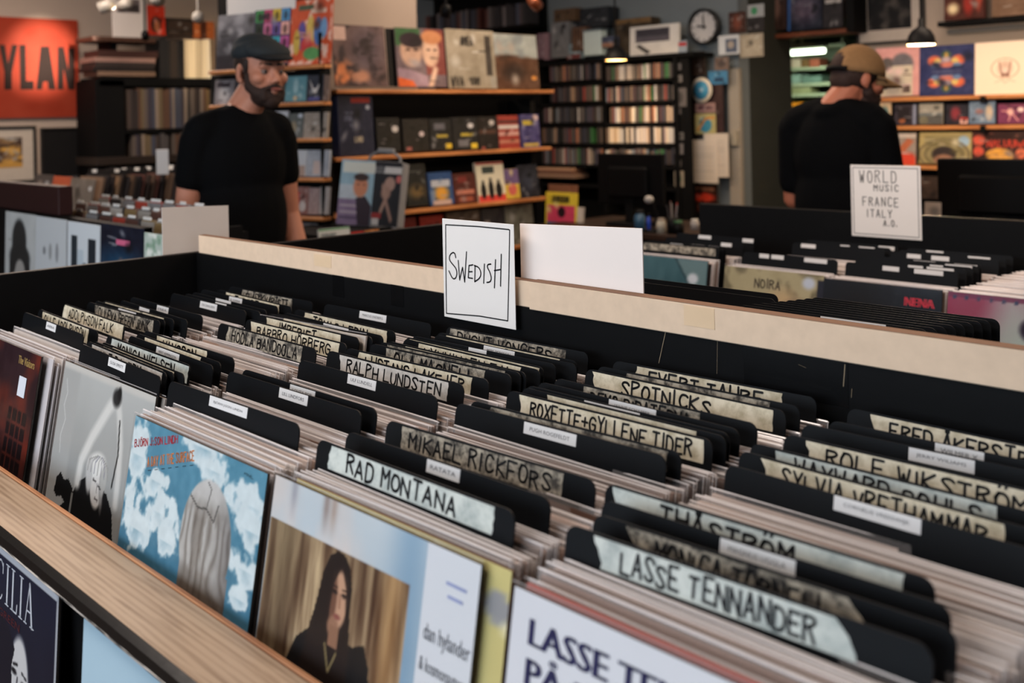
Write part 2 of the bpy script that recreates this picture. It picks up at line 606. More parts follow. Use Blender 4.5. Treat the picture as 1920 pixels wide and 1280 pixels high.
def print_text(name, s, x0, x1, z0, z1, parent, mat, y=-0.0004, bold=0.0):
    """printed words stretched into the box x0..x1, z0..z1"""
    v, f, a, b, c, d = font_mesh(s)
    kx = (x1 - x0) / (b - a); kz = (z1 - z0) / max(1e-6, d - c)
    mb = MB()
    for ox in ((-bold, bold) if bold else (0,)):
        mb.add([(x0 + (p[0] - a) * kx + ox, y, z0 + (p[1] - c) * kz) for p in v], f)
    return mb.build(name, mat, parent)


for _s in ['ABBA', 'GUSA SPRITT']:
    font_mesh(_s)
DIVS = [
    ('A', -1.996, 0.664, -1.8, 'label', 0.126, 0.174, 'ABBA'),
    ('A', -2.005, 0.693, -2.2, 'cream', 0.027, 0.261, 'OLLE ADOLPHSON'),
    ('A', -2.029, 0.748, -2.2, 'cream', 0.008, 0.298, 'ADOLPHSON·FALK'),
    ('A', -2.006, 0.785, 0.9, 'mottle', 0.036, 0.278, 'DI LEVA GREEN JUNK'),
    ('A', -2.009, 0.8, -0.1, 'label', 0.11, 0.186, ''),
    ('A', -2.0, 0.811, 0.1, 'cream', 0.016, 0.263, 'EBBA GRÖN'),
    ('A', -1.978, 0.836, -2.2, 'label', 0.094, 0.14, ''),
    ('A', -1.994, 0.864, -0.5, 'label', 0.12, 0.168, 'EBBA'),
    ('A', -1.975, 0.939, -0.7, 'label', 0.126, 0.193, 'EVA DAHLGREN'),
    ('A', -1.948, 0.954, -1.1, 'label', 0.131, 0.175, 'ELDKVARN'),
    ('A', -1.953, 0.972, -1.7, 'label', 0.104, 0.166, ''),
    ('A', -1.969, 1.0, -0.7, 'label', 0.119, 0.17, 'EL SUMMA'),
    ('A', -1.946, 1.022, -2.2, 'cream', 0.042, 0.256, 'EUROPE'),
    ('A', -1.957, 1.057, 1.4, 'mottle', 0.055, 0.234, 'FLÄSKKVARTETT'),
    ('B', -1.63, 0.625, -2.2, 'label', 0.118, 0.182, 'GUSA SPRITT'),
    ('B', -1.644, 0.64, -2.2, 'grey', 0.025, 0.288, 'ULF DAGEBY'),
    ('B', -1.636, 0.6465, -2.2, 'mottle', 0.045, 0.266, ''),
    ('B', -1.619, 0.653, -2.2, 'cream', 0.046, 0.27, 'GRETA GALLE'),
    ('B', -1.662, 0.679, -1.4, 'white', 0.024, 0.298, 'MONICA NIELSEN'),
    ('B', -1.634, 0.703, -2.2, 'label', 0.11, 0.192, 'MERIT HEMMINGSON'),
    ('B', -1.642, 0.719, -2.2, 'cream', 0.035, 0.238, ''),
    ('B', -1.652, 0.737, -0.5, 'cream', 0.051, 0.22, 'HANSSON'),
    ('B', -1.613, 0.85, -0.7, 'mottle', 0.035, 0.264, 'HOOLA BANDOOLA'),
    ('B', -1.606, 0.897, -0.2, 'cream', 0.018, 0.282, 'BARBRO HÖRBERG'),
    ('B', -1.627, 0.933, 0.0, 'cream', 0.029, 0.253, 'IMPERIET'),
    ('B', -1.622, 0.949, 0.4, 'cream', 0.054, 0.247, ''),
    ('B', -1.616, 0.958, -1.6, 'mottle', 0.052, 0.226, 'JOHN HOLM'),
    ('B', -1.61, 0.972, -1.1, 'label', 0.131, 0.206, 'THE LEATHER NUN'),
    ('B', -1.622, 1.003, -0.7, 'cream', 0.035, 0.28, 'TOMAS LEDIN'),
    ('B', -1.624, 1.069, 1.3, 'label', 0.108, 0.184, 'MARCUS LINDBERG'),
    ('C', -1.299, 0.613, 1.6, 'label', 0.106, 0.194, 'BJÖRN J:SON LINDH'),
    ('C', -1.289, 0.692, 1.0, 'label', 0.129, 0.193, 'LILL LINDFORS'),
    ('C', -1.284, 0.711, 0.8, 'label', 0.119, 0.176, 'LOLITA POP'),
    ('C', -1.272, 0.793, 0.7, 'label', 0.118, 0.18, 'ULF LUNDELL'),
    ('C', -1.291, 0.853, 0.4, 'grey', 0.032, 0.272, 'RALPH LUNDSTEN'),
    ('C', -1.283, 0.881, 2.2, 'cream', 0.034, 0.27, 'LUSTANS LAKEJER'),
    ('C', -1.281, 0.923, 1.2, 'mottle', 0.038, 0.252, 'OLA MAGNELL'),
    ('C', -1.279, 0.939, 1.1, 'mottle', 0.02, 0.272, ''),
    ('C', -1.276, 0.95, 0.0, 'cream', 0.044, 0.248, ''),
    ('C', -1.272, 0.977, -1.1, 'cream', 0.04, 0.264, 'NYNNINGEN FAL'),
    ('C', -1.278, 0.986, -0.2, 'cream', 0.011, 0.292, ''),
    ('C', -1.276, 0.999, 1.8, 'label', 0.129, 0.167, ''),
    ('C', -1.257, 1.027, -0.0, 'label', 0.115, 0.181, 'PEPS PERSSON'),
    ('C', -1.268, 1.041, -0.2, 'cream', 0.023, 0.268, 'PERSSON'),
    ('C', -1.289, 1.08, 1.4, 'mottle', 0.009, 0.26, 'DUGHT VONGERS'),
    ('D', -0.941, 0.607, -0.1, 'white', 0.027, 0.276, 'RAD MONTANA'),
    ('D', -0.939, 0.643, 1.1, 'label', 0.135, 0.184, 'RATATA'),
    ('D', -0.939, 0.698, 2.2, 'mottle', 0.028, 0.262, 'MIKAEL RICKFORS'),
    ('D', -0.934, 0.796, 2.2, 'label', 0.111, 0.187, 'PUGH ROGEFELDT'),
    ('D', -0.929, 0.814, 2.2, 'mottle', 0.035, 0.285, ''),
    ('D', -0.931, 0.875, 0.7, 'cream', 0.021, 0.291, 'ROXETTE+GYLLENE TIDER'),
    ('D', -0.928, 0.897, 0.1, 'cream', 0.045, 0.264, ''),
    ('D', -0.931, 0.907, 0.3, 'label', 0.098, 0.182, 'ANDERS F RÖNNBLOM'),
    ('D', -0.932, 0.929, -0.4, 'label', 0.119, 0.19, 'JANNE SCHAFFER'),
    ('D', -0.929, 0.956, 0.0, 'mottle', 0.05, 0.228, 'DEMO PIRATERNA'),
    ('D', -0.932, 1.019, -0.1, 'cream', 0.013, 0.286, 'SPOTNICKS'),
    ('D', -0.929, 1.04, 0.9, 'mottle', 0.05, 0.262, ''),
    ('D', -0.932, 1.077, 2.2, 'cream', 0.042, 0.257, 'EVERT TAUBE'),
    ('E', -0.589, 0.619, 2.1, 'white', 0.028, 0.252, 'LASSE TENNANDER'),
    ('E', -0.588, 0.651, 2.0, 'mottle', 0.036, 0.243, 'MONICA TÖRNELL'),
    ('E', -0.604, 0.68, 1.9, 'label', 0.121, 0.187, 'MAGNUS UGGLA'),
    ('E', -0.629, 0.713, 1.5, 'white', 0.007, 0.279, 'THÅSTRÖM'),
    ('E', -0.581, 0.828, -1.5, 'label', 0.115, 0.194, 'CORNELIS VREESWIJK'),
    ('E', -0.595, 0.871, -2.2, 'cream', 0.027, 0.259, 'SYLVIA VRETHAMMAR'),
    ('E', -0.599, 0.899, -0.6, 'white', 0.028, 0.245, 'WAYWARD SOULS'),
    ('E', -0.589, 0.947, 0.2, 'cream', 0.025, 0.256, 'ROLF WIKSTRÖM'),
    ('E', -0.592, 0.99, 1.8, 'label', 0.117, 0.181, 'JERRY WILIAMS'),
    ('E', -0.578, 1.02, 1.0, 'label', 0.116, 0.164, 'WILMER X'),
    ('E', -0.589, 1.077, -1.7, 'cream', 0.028, 0.235, 'FRED ÅKERSTRÖM'),
]

# ------------------------------------------------------------------ shared materials
BLACK = M('black_painted_board', (10, 10, 11), 0.5, 0.12, 0.25, 40, 0.05)
BLACK_MATT = M('black_matt_board', (10, 10, 11), 0.7, 0.12, 0.25, 25)
DIVIDER = M('black_plastic_divider', (10, 12, 15), 0.5, 0.13, 0.15, 60, 0.03)
OAK = M_wood('oak_ledge', (142, 120, 99), (176, 154, 131), 4.6, 0.45, (1.6, 26.0, 26.0))
OAK_EDGE = M_wood('oak_edge', (146, 98, 68), (188, 136, 98), 6.0, 0.45, (1.0, 10.0, 10.0))
MDF = M('beige_fibreboard', (222, 197, 171), 0.7, 0.2, 0.10, 60, 0.05)
PLANK = M_wood('warm_pine_plank', (150, 88, 46), (206, 138, 82), 4.0, 0.5, (1.0, 7.0, 7.0))
CARD = M('white_card', (232, 228, 224), 0.6, 0.25, 0.02, 15)
CARD_WARM = M('warm_white_card', (240, 230, 224), 0.6, 0.25, 0.02, 15)
LABEL = M('white_printed_label', (214, 214, 214), 0.45, 0.3, 0.03, 50)
INK = M('black_marker_ink', (14, 14, 16), 0.5, 0.3, 0.1, 80)
INK_GREY = M('grey_print_ink', (92, 92, 96), 0.6, 0.2, 0.1, 80)
TAPES = {'cream': M_tape('cream_masking_tape', (176, 166, 140), (220, 212, 190), 55, 0.33, 0.58),
         'mottle': M_tape('worn_grey_tape', (70, 67, 63), (176, 168, 152), 75, 0.40, 0.60),
         'white': M_tape('pale_blue_grey_tape', (156, 166, 164), (202, 208, 202), 45, 0.32, 0.6),
         'grey': M_tape('light_grey_tape', (160, 156, 150), (204, 200, 194), 45, 0.3, 0.6)}
FILM = M_plastic('plastic_outer_sleeve', 0.10, (226, 220, 218), 0.10, 0.40)
RIM = M('shiny_sleeve_rim', (222, 216, 214), 0.12, 0.9, 0.15, 60)
FILM_FRONT = M_plastic('clear_front_sleeve', 0.03, (40, 41, 44), 0.10, 0.20)
SLEEVES = M_random('cardboard_sleeves', [(212, 200, 196), (176, 160, 150), (150, 126, 112), (220, 214, 212), (112, 92, 80), (186, 182, 186), (200, 182, 172),
                                         (96, 70, 58), (224, 218, 214), (160, 134, 118), (70, 58, 54), (196, 188, 182), (206, 186, 176), (140, 118, 108), (182, 158, 146), (46, 42, 44)], 0.6, 0.3)
STICKER = M('pale_price_sticker', (206, 212, 222), 0.5, 0.3, 0.03, 50)

for _r in DIVS:
    if _r[4] == 'label' and _r[7]: font_mesh(_r[7])
for _s in ('The Visitors', 'dan hylander', '& kosmonauterna', 'LASSE TENNANDER', 'PÅ LANDET', 'NENA', 'sonic', 'CASH', 'MAGNUM'):
    font_mesh(_s)

# ------------------------------------------------------------------ room shell
WALL_L, WALL_B, WALL_B2 = -7.95, 5.85, 6.50
FLOOR = M_wood('worn_wood_floor', (60, 44, 34), (104, 80, 62), 2.0, 0.5, (1.0, 8.0, 1.0))
WALLM = M('warm_beige_plaster', (168, 153, 141), 0.85, 0.2, 0.05, 6, 0.05)
WALLG = M('blue_grey_plaster', (112, 120, 124), 0.85, 0.2, 0.05, 6, 0.05)
CEIL = M('ceiling_paint', (150, 138, 126), 0.9, 0.1, 0.05, 4)
structure('floor', MB().box(-8.1, 3.1, -3.1, 9.6, -0.1, 0.0), FLOOR)
structure('ceiling', MB().box(-8.1, 3.1, -3.1, 9.6, 3.0, 3.1), CEIL)
structure('wall_left', MB().box(WALL_L - .12, WALL_L, -3.1, 5.97, 0, 3.0), WALLM)
structure('wall_back', MB().box(WALL_L, -3.92, WALL_B, WALL_B + .12, 0, 3.0), WALLG)
mb = MB(); mb.box(-4.35, -4.22, WALL_B2, WALL_B2 + .1, 0, 3.0); mb.box(-3.42, 3.1, WALL_B2, WALL_B2 + .1, 0, 3.0); mb.box(-4.22, -3.42, WALL_B2, WALL_B2 + .1, 2.12, 3.0)
structure('wall_back_right', mb, WALLM)
structure('wall_return', MB().box(-4.04, -3.92, WALL_B + .12, WALL_B2, 0, 3.0), M('dark_green_grey_paint', (52, 54, 50), 0.8, 0.2, 0.1, 8))
# walls behind the photographer with the shop windows left open for the daylight
mb = MB(); mb.box(-8.1, 3.1, -3.1, -2.98, 0, 0.8); mb.box(-8.1, 3.1, -3.1, -2.98, 2.7, 3.0); mb.box(-8.1, -3.95, -3.1, -2.98, .8, 2.7); mb.box(.75, 3.1, -3.1, -2.98, .8, 2.7)
structure('wall_front', mb, WALLM)
mb = MB(); mb.box(2.98, 3.1, -3.1, 6.5, 0, .85); mb.box(2.98, 3.1, -3.1, 6.5, 2.65, 3.0); mb.box(2.98, 3.1, -3.1, -.55, .85, 2.65); mb.box(2.98, 3.1, 2.15, 6.5, .85, 2.65)
structure('wall_right', mb, WALLM)
GLASS = M_plastic('window_glass', 0.02, (220, 232, 236), 0.03)
FRAME = M('white_window_frame', (190, 188, 182), 0.5, 0.3, 0.04, 10)
mb = MB()
for x in (-3.95, -2.4, -.8, .69): mb.box(x, x + .06, -3.06, -3.0, .8, 2.7)
mb.box(-3.95, .75, -3.06, -3.0, .8, .86); mb.box(-3.95, .75, -3.06, -3.0, 2.64, 2.7)
w1 = structure('window_1', mb, FRAME)
mb = MB()
for y in (-.55, .8, 2.09): mb.box(3.0, 3.06, y, y + .06, .85, 2.65)
mb.box(3.0, 3.06, -.55, 2.15, .85, .91); mb.box(3.0, 3.06, -.55, 2.15, 2.59, 2.65)
w2 = structure('window_2', mb, FRAME)
for x0, x1 in ((-3.89, -2.4), (-2.34, -.8), (-.74, .69)): MB().box(x0, x1, -3.035, -3.03, .86, 2.64).build('pane', GLASS, w1)
for y0, y1 in ((-.49, .8), (.86, 2.09)): MB().box(3.03, 3.035, y0, y1, .91, 2.59).build('pane', GLASS, w2)
LAMPW = M('white_lamp_housing', (170, 166, 160), .5, .3)  # unseen fixtures added to house the ceiling fill lights
for k, (lx, ly, lw, ld) in enumerate([(-1.9, -.5, 2.4, .4), (-1.1, 1.25, 1.8, .3), (-1.2, 2.5, 1.6, .4), (-3.6, 3.9, 1.6, .4), (-6.2, 2.2, 1.4, .4), (-1.9, 5.3, 1.4, .4)]):
    o = thing('fill_lamp', ['long added fill lamp nearest the shop window', 'added fill lamp right above the near record bin', 'added fill lamp above the second record bin', 'added fill lamp before the magazine shelf', 'added fill lamp before the orange canvas', 'added fill lamp before the right display wall'][k], 'lamp', (lx, ly, 2.87))
    MB().bbox(-lw / 2 - .03, lw / 2 + .03, -ld / 2 - .03, ld / 2 + .03, .06, .13, .01).build('housing', LAMPW, o)
    MB().bbox(-lw / 2, lw / 2, -ld / 2, ld / 2, .045, .06, .004).build('diffuser', M('fill_lamp_diffuser', (236, 226, 210), .5, .2, 0, 5), o)

# ------------------------------------------------------------------ the near island of record bins
ZT, ZR, LEAN = H - 0.335, H - 0.360, math.radians(10)
SL, CL = math.sin(LEAN), math.cos(LEAN)
ZFL = 0.815                                # bin floor
XL, XR, YF, YB = -2.21, 0.66, 0.428, 1.112
ZBP = H - 0.291

isl = thing('record_bin', 'long black record bin with a pale oak front ledge and black left side', 'record bin', ((XL + XR) / 2, .78, 0))
ISL = isl.location.copy()


def part(mb, name, mats, parent=isl, off=None):
    o = mb.build(name, mats, parent)
    if parent is isl:
        o.location = -ISL
    return o


part(MB().box(XL, XR, .52, YB, ZFL - .02, ZFL), 'bin_floor', BLACK_MATT)
part(MB().box(XL, XR, .455, .472, 0, .985), 'front_panel', BLACK)
part(MB().box(XL, XR, .50, .512, ZFL, .985), 'front_lip', BLACK_MATT)
part(MB().bbox(XL - .018, XL, .44, 1.86, 0, ZBP, .0015), 'side_panel', BLACK)
part(MB().box(XL, XR, 1.84, 1.858, 0, ZBP - .16), 'rear_panel', BLACK)
part(MB().box(XL, XR, 1.13, 1.84, ZFL - .02, ZFL), 'bin_floor', BLACK_MATT)
back = part(MB().bbox(XL - .0, XR, YB, YB + .014, 0, ZBP, .001), 'back_panel', BLACK)
ledge = part(MB().bbox(XL - .018, XR, YF + .003, .503, .984, 1.0, .0012), 'ledge', OAK)
part(MB().bbox(XL - .018, XR, .5032, .509, .984, 1.0015, .001), 'ledge_back_strip', OAK_EDGE)
# dark nosing along the ledge, worn pale along its lower edge
part(MB().prism([(0, 0)], 0, 0) if False else MB().add([(XL - .018, YF + .0035, 1.0006), (XR, YF + .0035, 1.0006), (XL - .018, YF - .004, .996), (XR, YF - .004, .9965), (XL - .018, YF - .0055, .9865), (XR, YF - .0055, .9865),
     (XL - .018, YF + .0035, .984), (XR, YF + .0035, .984)], [(0, 2, 3, 1), (2, 4, 5, 3), (4, 6, 7, 5), (6, 0, 1, 7), (0, 6, 4, 2), (1, 3, 5, 7)]), 'ledge_nosing',
     M('dark_brown_nosing', (20, 18, 17), 0.3, 0.35, 0.3, 90, 0.1))


def M_chipped():
    m, N, L, B = new_mat('chipped_edge')
    tc = N.new('ShaderNodeTexCoord'); mp = N.new('ShaderNodeMapping'); mp.inputs['Scale'].default_value = (1, 30, 30)
    L.new(tc.outputs['Object'], mp.inputs[0])
    nz = N.new('ShaderNodeTexNoise'); nz.inputs['Scale'].default_value = 26; nz.inputs['Detail'].default_value = 6
    L.new(mp.outputs[0], nz.inputs['Vector'])
    rp = N.new('ShaderNodeValToRGB'); rp.color_ramp.elements[0].position = .42; rp.color_ramp.elements[0].color = (*lin((30, 30, 30)), 1)
    rp.color_ramp.elements[1].position = .55; rp.color_ramp.elements[1].color = (*lin((196, 186, 176)), 1)
    L.new(nz.outputs['Fac'], rp.inputs[0]); L.new(rp.outputs[0], B.inputs['Base Color'])
    B.inputs['Roughness'].default_value = .6
    return m


part(MB().bbox(XL - .018, XR, YF - .0062, YF + .001, .9835, .9862, .0008), 'chipped_edge', M_chipped())
# pale boards along the top of the back panel
bl = part(MB().bbox(-2.195, -1.128, YB - .001, YB + .0155, ZBP, H - .2505, .0012), 'top_board', MDF)
br = part(MB().bbox(-1.126, XR, YB - .006, YB + .0155, ZBP - .0015, H - .2495, .0012), 'top_board', MDF)
EDGE = M('darkened_board_edge', (120, 92, 74), .7, .15, .15, 40)  # brown strip gives the overlit board tops a shaded tone
MB().box(-2.195, -1.128, YB - .0008, YB + .0153, H - .2505, H - .2500).build('dark_edge_strip', EDGE, bl)
MB().box(-1.126, XR, YB - .0058, YB + .0153, H - .2495, H - .2490).build('dark_edge_strip', EDGE, br)
PY = plane_y(YB)
SHINE = M('glossy_black_tape', (12, 12, 13), 0.22, 0.5, 0.2, 40, 0.1)
for (x0, y0, x1, y1) in [(624, 516, 645, 556), (733, 530, 757, 574), (1395, 640, 1590, 745)]:
    s0, s1, z0, z1 = PY.rect(x0, y0, x1, y1)
    o = MB().box(s0, s1, YB - .0006, YB, z0, z1).build('black_tape', SHINE, back)
CHIP = M('pale_scratch', (140, 124, 102), 0.6, 0.2, 0.2, 90)
for pts, wd in [([(1249, 620), (1236, 680)], .0010), ([(1585, 683), (1582, 724)], .0011), ([(1346, 634), (1345, 700)], .0004), ([(1598, 728), (1597, 745)], .0005), ([(1498, 683), (1512, 689)], .0003)]:
    q = [PY.sz(*p) for p in pts]
    ribbon(MB(), [q], wd, YB - .0009).build('scratch', CHIP, back)
for (x0, x1) in [(1288, 1345), (590, 622)]:
    s0, s1, z0, z1 = PY.rect(x0, 574 if x0 > 900 else 478, x1, 612 if x0 > 900 else 500)
    MB().box(s0, s1, YB - .0066 if x0 > 900 else YB - .0016, YB - .0058 if x0 > 900 else YB - .0008, z0, z1).build('yellowed_tape', M('yellowed_tape', (222, 194, 160), .7, .2, .06, 40), br if x0 > 900 else bl)

# ------------------------------------------------------------------ dividers
COLN = {'A': 'first', 'B': 'second', 'C': 'third', 'D': 'fourth', 'E': 'fifth'}
ORD = ['first', 'second', 'third', 'fourth', 'fifth', 'sixth', 'seventh', 'eighth', 'ninth', 'tenth', 'eleventh', 'twelfth', 'thirteenth', 'fourteenth', 'fifteenth', 'sixteenth', 'seventeenth']
DW, DH = 0.302, 0.33


def divider_mesh(w, h, r=0.011, t=0.0016, seg=5):
    pts = [(0, 0), (w, 0)]
    for cx, a0 in ((w - r, 0), (r, math.pi / 2)):
        for i in range(seg + 1):
            a = a0 + math.pi / 2 * i / seg
            pts.append((cx + r * math.cos(a), h - r + r * math.sin(a)))
    return MB().prism(pts, 0, t).mesh('divider', DIVIDER)


DIV_ME = divider_mesh(DW, DH)
KINDW = {'cream': 'cream tape lettered by hand', 'mottle': 'worn grey tape lettered by hand', 'white': 'pale bluish tape lettered by hand', 'grey': 'smooth light grey tape lettered by hand', 'label': 'a small white printed label'}
count = {}
DIV_Y = {c: [] for c in COLN}
rnd = random.Random(5)
for (c, x, y, rot, kind, u0, u1, text) in DIVS:
    k = count.get(c, 0); count[c] = k + 1
    DIV_Y[c].append(y)
    d = place('divider', DIV_ME, None, (x, y - DH * SL, ZT - DH * CL), (-LEAN, 0, math.radians(rot)))
    tag(d, 'black divider with %s, %s from the front, %s column' % (KINDW[kind] if text or kind == 'label' else KINDW[kind].replace(' lettered by hand', ''), ORD[k], COLN[c]), 'divider', 'dividers in the near record bin')
    sd = k * 17 + ord(c)
    if kind == 'label':
        z1 = DH - rnd.uniform(.0005, .002); z0 = z1 - .0125
        lb = MB().bbox(u0, u1, -.0005, 0, z0, z1, .0002).build('label', LABEL, d)
        if text:
            m = (u1 - u0) * .12
            print_text('lettering', text, u0 + m, u1 - m, z0 + .0042, z0 + .0085, lb, INK_GREY, -.0007)
    else:
        rr = random.Random(sd)
        z1 = DH - .0022; z0 = z1 - .0235
        j = lambda: rr.uniform(-.0022, .0022)
        sl = rr.choice([0, 0, .006, -.006]) if c != 'E' else .010
        if text.startswith(('LASSE', 'MONICA T')): sl = .016
        if text.startswith('ROX'): sl = .007
        # torn ends: a ragged outline
        left = [(u0 + sl * (1 - i / 5) * (1 if i else .6) + j() * .7, z0 + (z1 - z0) * (i / 5)) for i in range(6)]
        right = [(u1 - (abs(sl) if sl > .012 else 0) * (i / 5) ** 2 + j() * .5, z0 + (z1 - z0) * (i / 5)) for i in range(6)]
        tp = MB().prism(left[::-1][::-1][:1] + right + left[:0:-1], -.0004, 0).build('tape', TAPES[kind], d)
        if text:
            a = u0 + .014 + max(0, sl); b = u1 - .014 - max(0, sl) * (.9 if sl > .012 else 0)
            hand_text('lettering', text, a, b, z0 + .0034, .0158, .0031 if len(text) < 13 else .0027, tp, INK, -.0007, .30, sd)

# ------------------------------------------------------------------ records in plastic sleeves
RW, RH = 0.318, 0.318


def record_mesh(t, seed, lip=0.005):
    r = random.Random(seed)
    m = MB()
    m.box(-RW / 2 + .003, RW / 2 - .003, .0006, .0006 + t, 0, RH - lip)
    # outer film: front and back sheet, open at the top, sealed along the right edge
    w = RW / 2
    b0, b1 = r.uniform(-.0006, .0012), r.uniform(-.0006, .0012)
    m.add([(-w, 0, 0), (w, 0, 0), (w, b0, RH), (0, b0 * .4 - .0004, RH + .0008), (-w, b0, RH)], [(0, 1, 2, 3, 4)], 1)
    m.add([(-w, t + .0012, 0), (w, t + .0012, 0), (w, t + .0012 + b1, RH - .001), (0, t + .0014, RH), (-w, t + .0012 + b1, RH - .001)], [(4, 3, 2, 1, 0)], 1)
    m.add([(w, 0, 0), (w, t + .0012, 0), (w, t + .0012 + b1, RH - .001), (w, b0, RH)], [(0, 1, 2, 3)], 1)
    sag = r.uniform(-.0012, .0012)
    for (ya, zz, th) in ((b0, RH, .0005), (t + .0012 + b1, RH - .0012, .0004)):
        m.add([(-w, ya, zz - .0006), (w, ya, zz - .0006), (w, ya + th, zz + .0006), (0, ya + th - .0004, zz + .0012 + sag), (-w, ya + th, zz + .0006)], [(0, 1, 2, 3, 4)], 2)
    m.add([(w, b0 - .0002, RH * .5), (w + .0006, b0, RH * .5), (w + .0006, b0, RH), (w, b0 - .0002, RH)], [(0, 1, 2, 3)], 2)
    return m.mesh('record', [SLEEVES, FILM, RIM])


REC_ME = [record_mesh(t, i) for i, t in enumerate((.0016, .0022, .0027, .0032, .0019, .0024))]
COLX = {'A': -1.836, 'B': -1.485, 'C': -1.118, 'D': -.776, 'E': -.430}
FRONTY = {'A': .598, 'B': .622, 'C': .558, 'D': .571, 'E': .565}
slots = []
rnd = random.Random(11)
for c in 'ABCDE':
    ys = [FRONTY[c]] + sorted(DIV_Y[c]) + [1.094]
    for i in range(len(ys) - 1):
        y = ys[i] + (.0045 if i else .004)
        n = 0
        while y < ys[i + 1] - .0045:
            slots.append((c, y, i, rnd.uniform(-.004, .004), rnd.choice([rnd.uniform(-.004, .0015), rnd.uniform(-.012, .002)]), rnd.uniform(-.9, .9), rnd.randrange(6)))
            y += rnd.choice([rnd.uniform(.0044, .0056), rnd.uniform(.005, .0085)])


def slot_label(c, i):
    n = len(DIV_Y[c])
    if i == 0: return 'sleeved record packed between front cover and first divider of the %s near column' % COLN[c]
    if i == n: return 'sleeved record packed behind the rearmost divider of the %s near column' % COLN[c]
    return 'sleeved record packed behind the %s divider of the %s near column' % (ORD[i - 1], COLN[c])


def slot_matrix(s):
    c, y, i, dx, dz, rot, k = s
    return Matrix.Translation((COLX[c] + dx, y - RH * SL + .0, ZR + dz - RH * CL)) @ Euler((-LEAN, 0, math.radians(rot))).to_matrix().to_4x4()


def cam_d(s):
    m = slot_matrix(s).translation
    return (m - Vector((0, 0, H))).length


slots.sort(key=cam_d)
N_SINGLE = 145
for s in slots[:N_SINGLE]:
    o = place('record', REC_ME[s[6]])
    o.matrix_world = slot_matrix(s)
    tag(o, slot_label(s[0], s[2]), 'record', 'records behind divider %d of the %s column' % (s[2], COLN[s[0]]))
mb = MB()
src = [([v.co[:] for v in m.vertices], [list(p.vertices) for p in m.polygons], [p.material_index for p in m.polygons]) for m in REC_ME]
for cx_ in (-.082, .266):
    COLX[str(cx_)] = cx_; y = .56
    while y < 1.09:
        slots.append((str(cx_), y, 0, rnd.uniform(-.004, .004), rnd.uniform(-.010, .0015), rnd.uniform(-.9, .9), rnd.randrange(6))); y += rnd.uniform(.005, .009)
for s in slots[N_SINGLE:]:
    v, f, mi = src[s[6]]
    M4 = slot_matrix(s)
    o = len(mb.v)
    mb.v += [tuple(M4 @ Vector(p)) for p in v]; mb.f += [[q + o for q in fc] for fc in f]; mb.mi += mi; mb.sm += [False] * len(f)
if mb.v:
    tag(mb.build('packed_records', [SLEEVES, FILM, RIM]), 'tightly packed sleeved records filling the rear of the near bin', 'records', kind='stuff')


# ------------------------------------------------------------------ front records with their covers
def front_record(c, x0, ytop, art, label, ztop=None, lean=LEAN, w=.314, film=True, back_rgb=(60, 54, 50)):
    zt = ZR if ztop is None else ztop
    h = w
    o = thing('record', label, 'record', (x0 + w / 2, ytop - h * math.sin(lean), zt - h * math.cos(lean)), (-lean, 0, 0))
    MB().box(-w / 2, w / 2, .0004, .003, 0, h).build('sleeve', M('sleeve_card_%d_%d_%d' % back_rgb, back_rgb, .5, .3, .1), o)
    place('cover_print', print_mesh(art, w, h), o)
    if film:
        m = MB(); q = w / 2 + .0025
        m.add([(-q, -.0012, 0), (q, -.0012, 0), (q, -.0012, h + .004), (-q, -.0012, h + .004)], [(0, 1, 2, 3)])
        m.add([(q, -.0012, 0), (q, .0036, 0), (q, .0036, h + .004), (q, -.0012, h + .004)], [(0, 1, 2, 3)])
        m.add([(-q, .0036, 0), (q, .0036, 0), (q, .0036, h + .003), (-q, .0036, h + .003)], [(3, 2, 1, 0)])
        m.build('plastic_sleeve', FILM_FRONT, o)
        MB().bbox(-q, q, -.0014, -.0008, h + .0032, h + .0046, .0002).build('sleeve_rim', FILM, o)
    return o


# blue sky cover with drifting clouds and a stone-like head seen from behind
a = Art(170, bg=(66, 126, 160), seed=4)
a.grad((48, 92, 118), (88, 142, 166)).noise(10, 4, 4)
for (x, y, rx, ry) in [(.05, .86, .10, .16), (.23, .80, .10, .06), (.30, .70, .16, .09), (.14, .60, .12, .09), (.56, .99, .20, .07), (.66, .93, .12, .05), (.88, .88, .15, .06), (.93, .80, .10, .08), (.92, .68, .10, .06), (.92, .58, .10, .05), (.40, .62, .10, .07), (.05, .66, .07, .08)]:
    d = np.sqrt(((a.U - x) / rx) ** 2 + ((a.V - y) / ry) ** 2)
    n = fbm(a.w, a.h, 16, 16, a.rng, 4)
    a.mix((.98 - d + (n - .5) * 1.6) * 4.0, (208, 222, 226))
    a.mix((.62 - d + (n - .5) * 1.6) * 1.0 * (a.V < y), (146, 178, 192))
head = np.sqrt(((a.U - .655) / .175) ** 2 + ((a.V - .69) / .205) ** 2)
neck = ((a.V < .62) & (a.U > .50) & (a.U < .84))
hm = np.clip((1.04 - head) * 22, 0, 1); hm = np.maximum(hm, neck * 1.0)
st = np.clip((np.sin(a.U * 120 + 5 * np.sin(a.V * 9 + 1) + 26 * fbm(a.w, a.h, 5, 3, a.rng, 2) + 30 * (a.V - .72) * (a.U - .6)) * .5 + .5) ** 2, 0, 1)
a.mix(hm, (182, 180, 176)); a.cloud((120, 112, 104), .5, .62, 14, 5, hm * .6 * np.clip((.84 - a.V) * 12, 0, 1)); a.mix(hm * st * .5 * np.clip((.83 - a.V) * 14, 0, 1), (84, 76, 68)); a.mix(hm * np.clip((a.U - .70) * 5, 0, 1) * .75, (70, 66, 66))
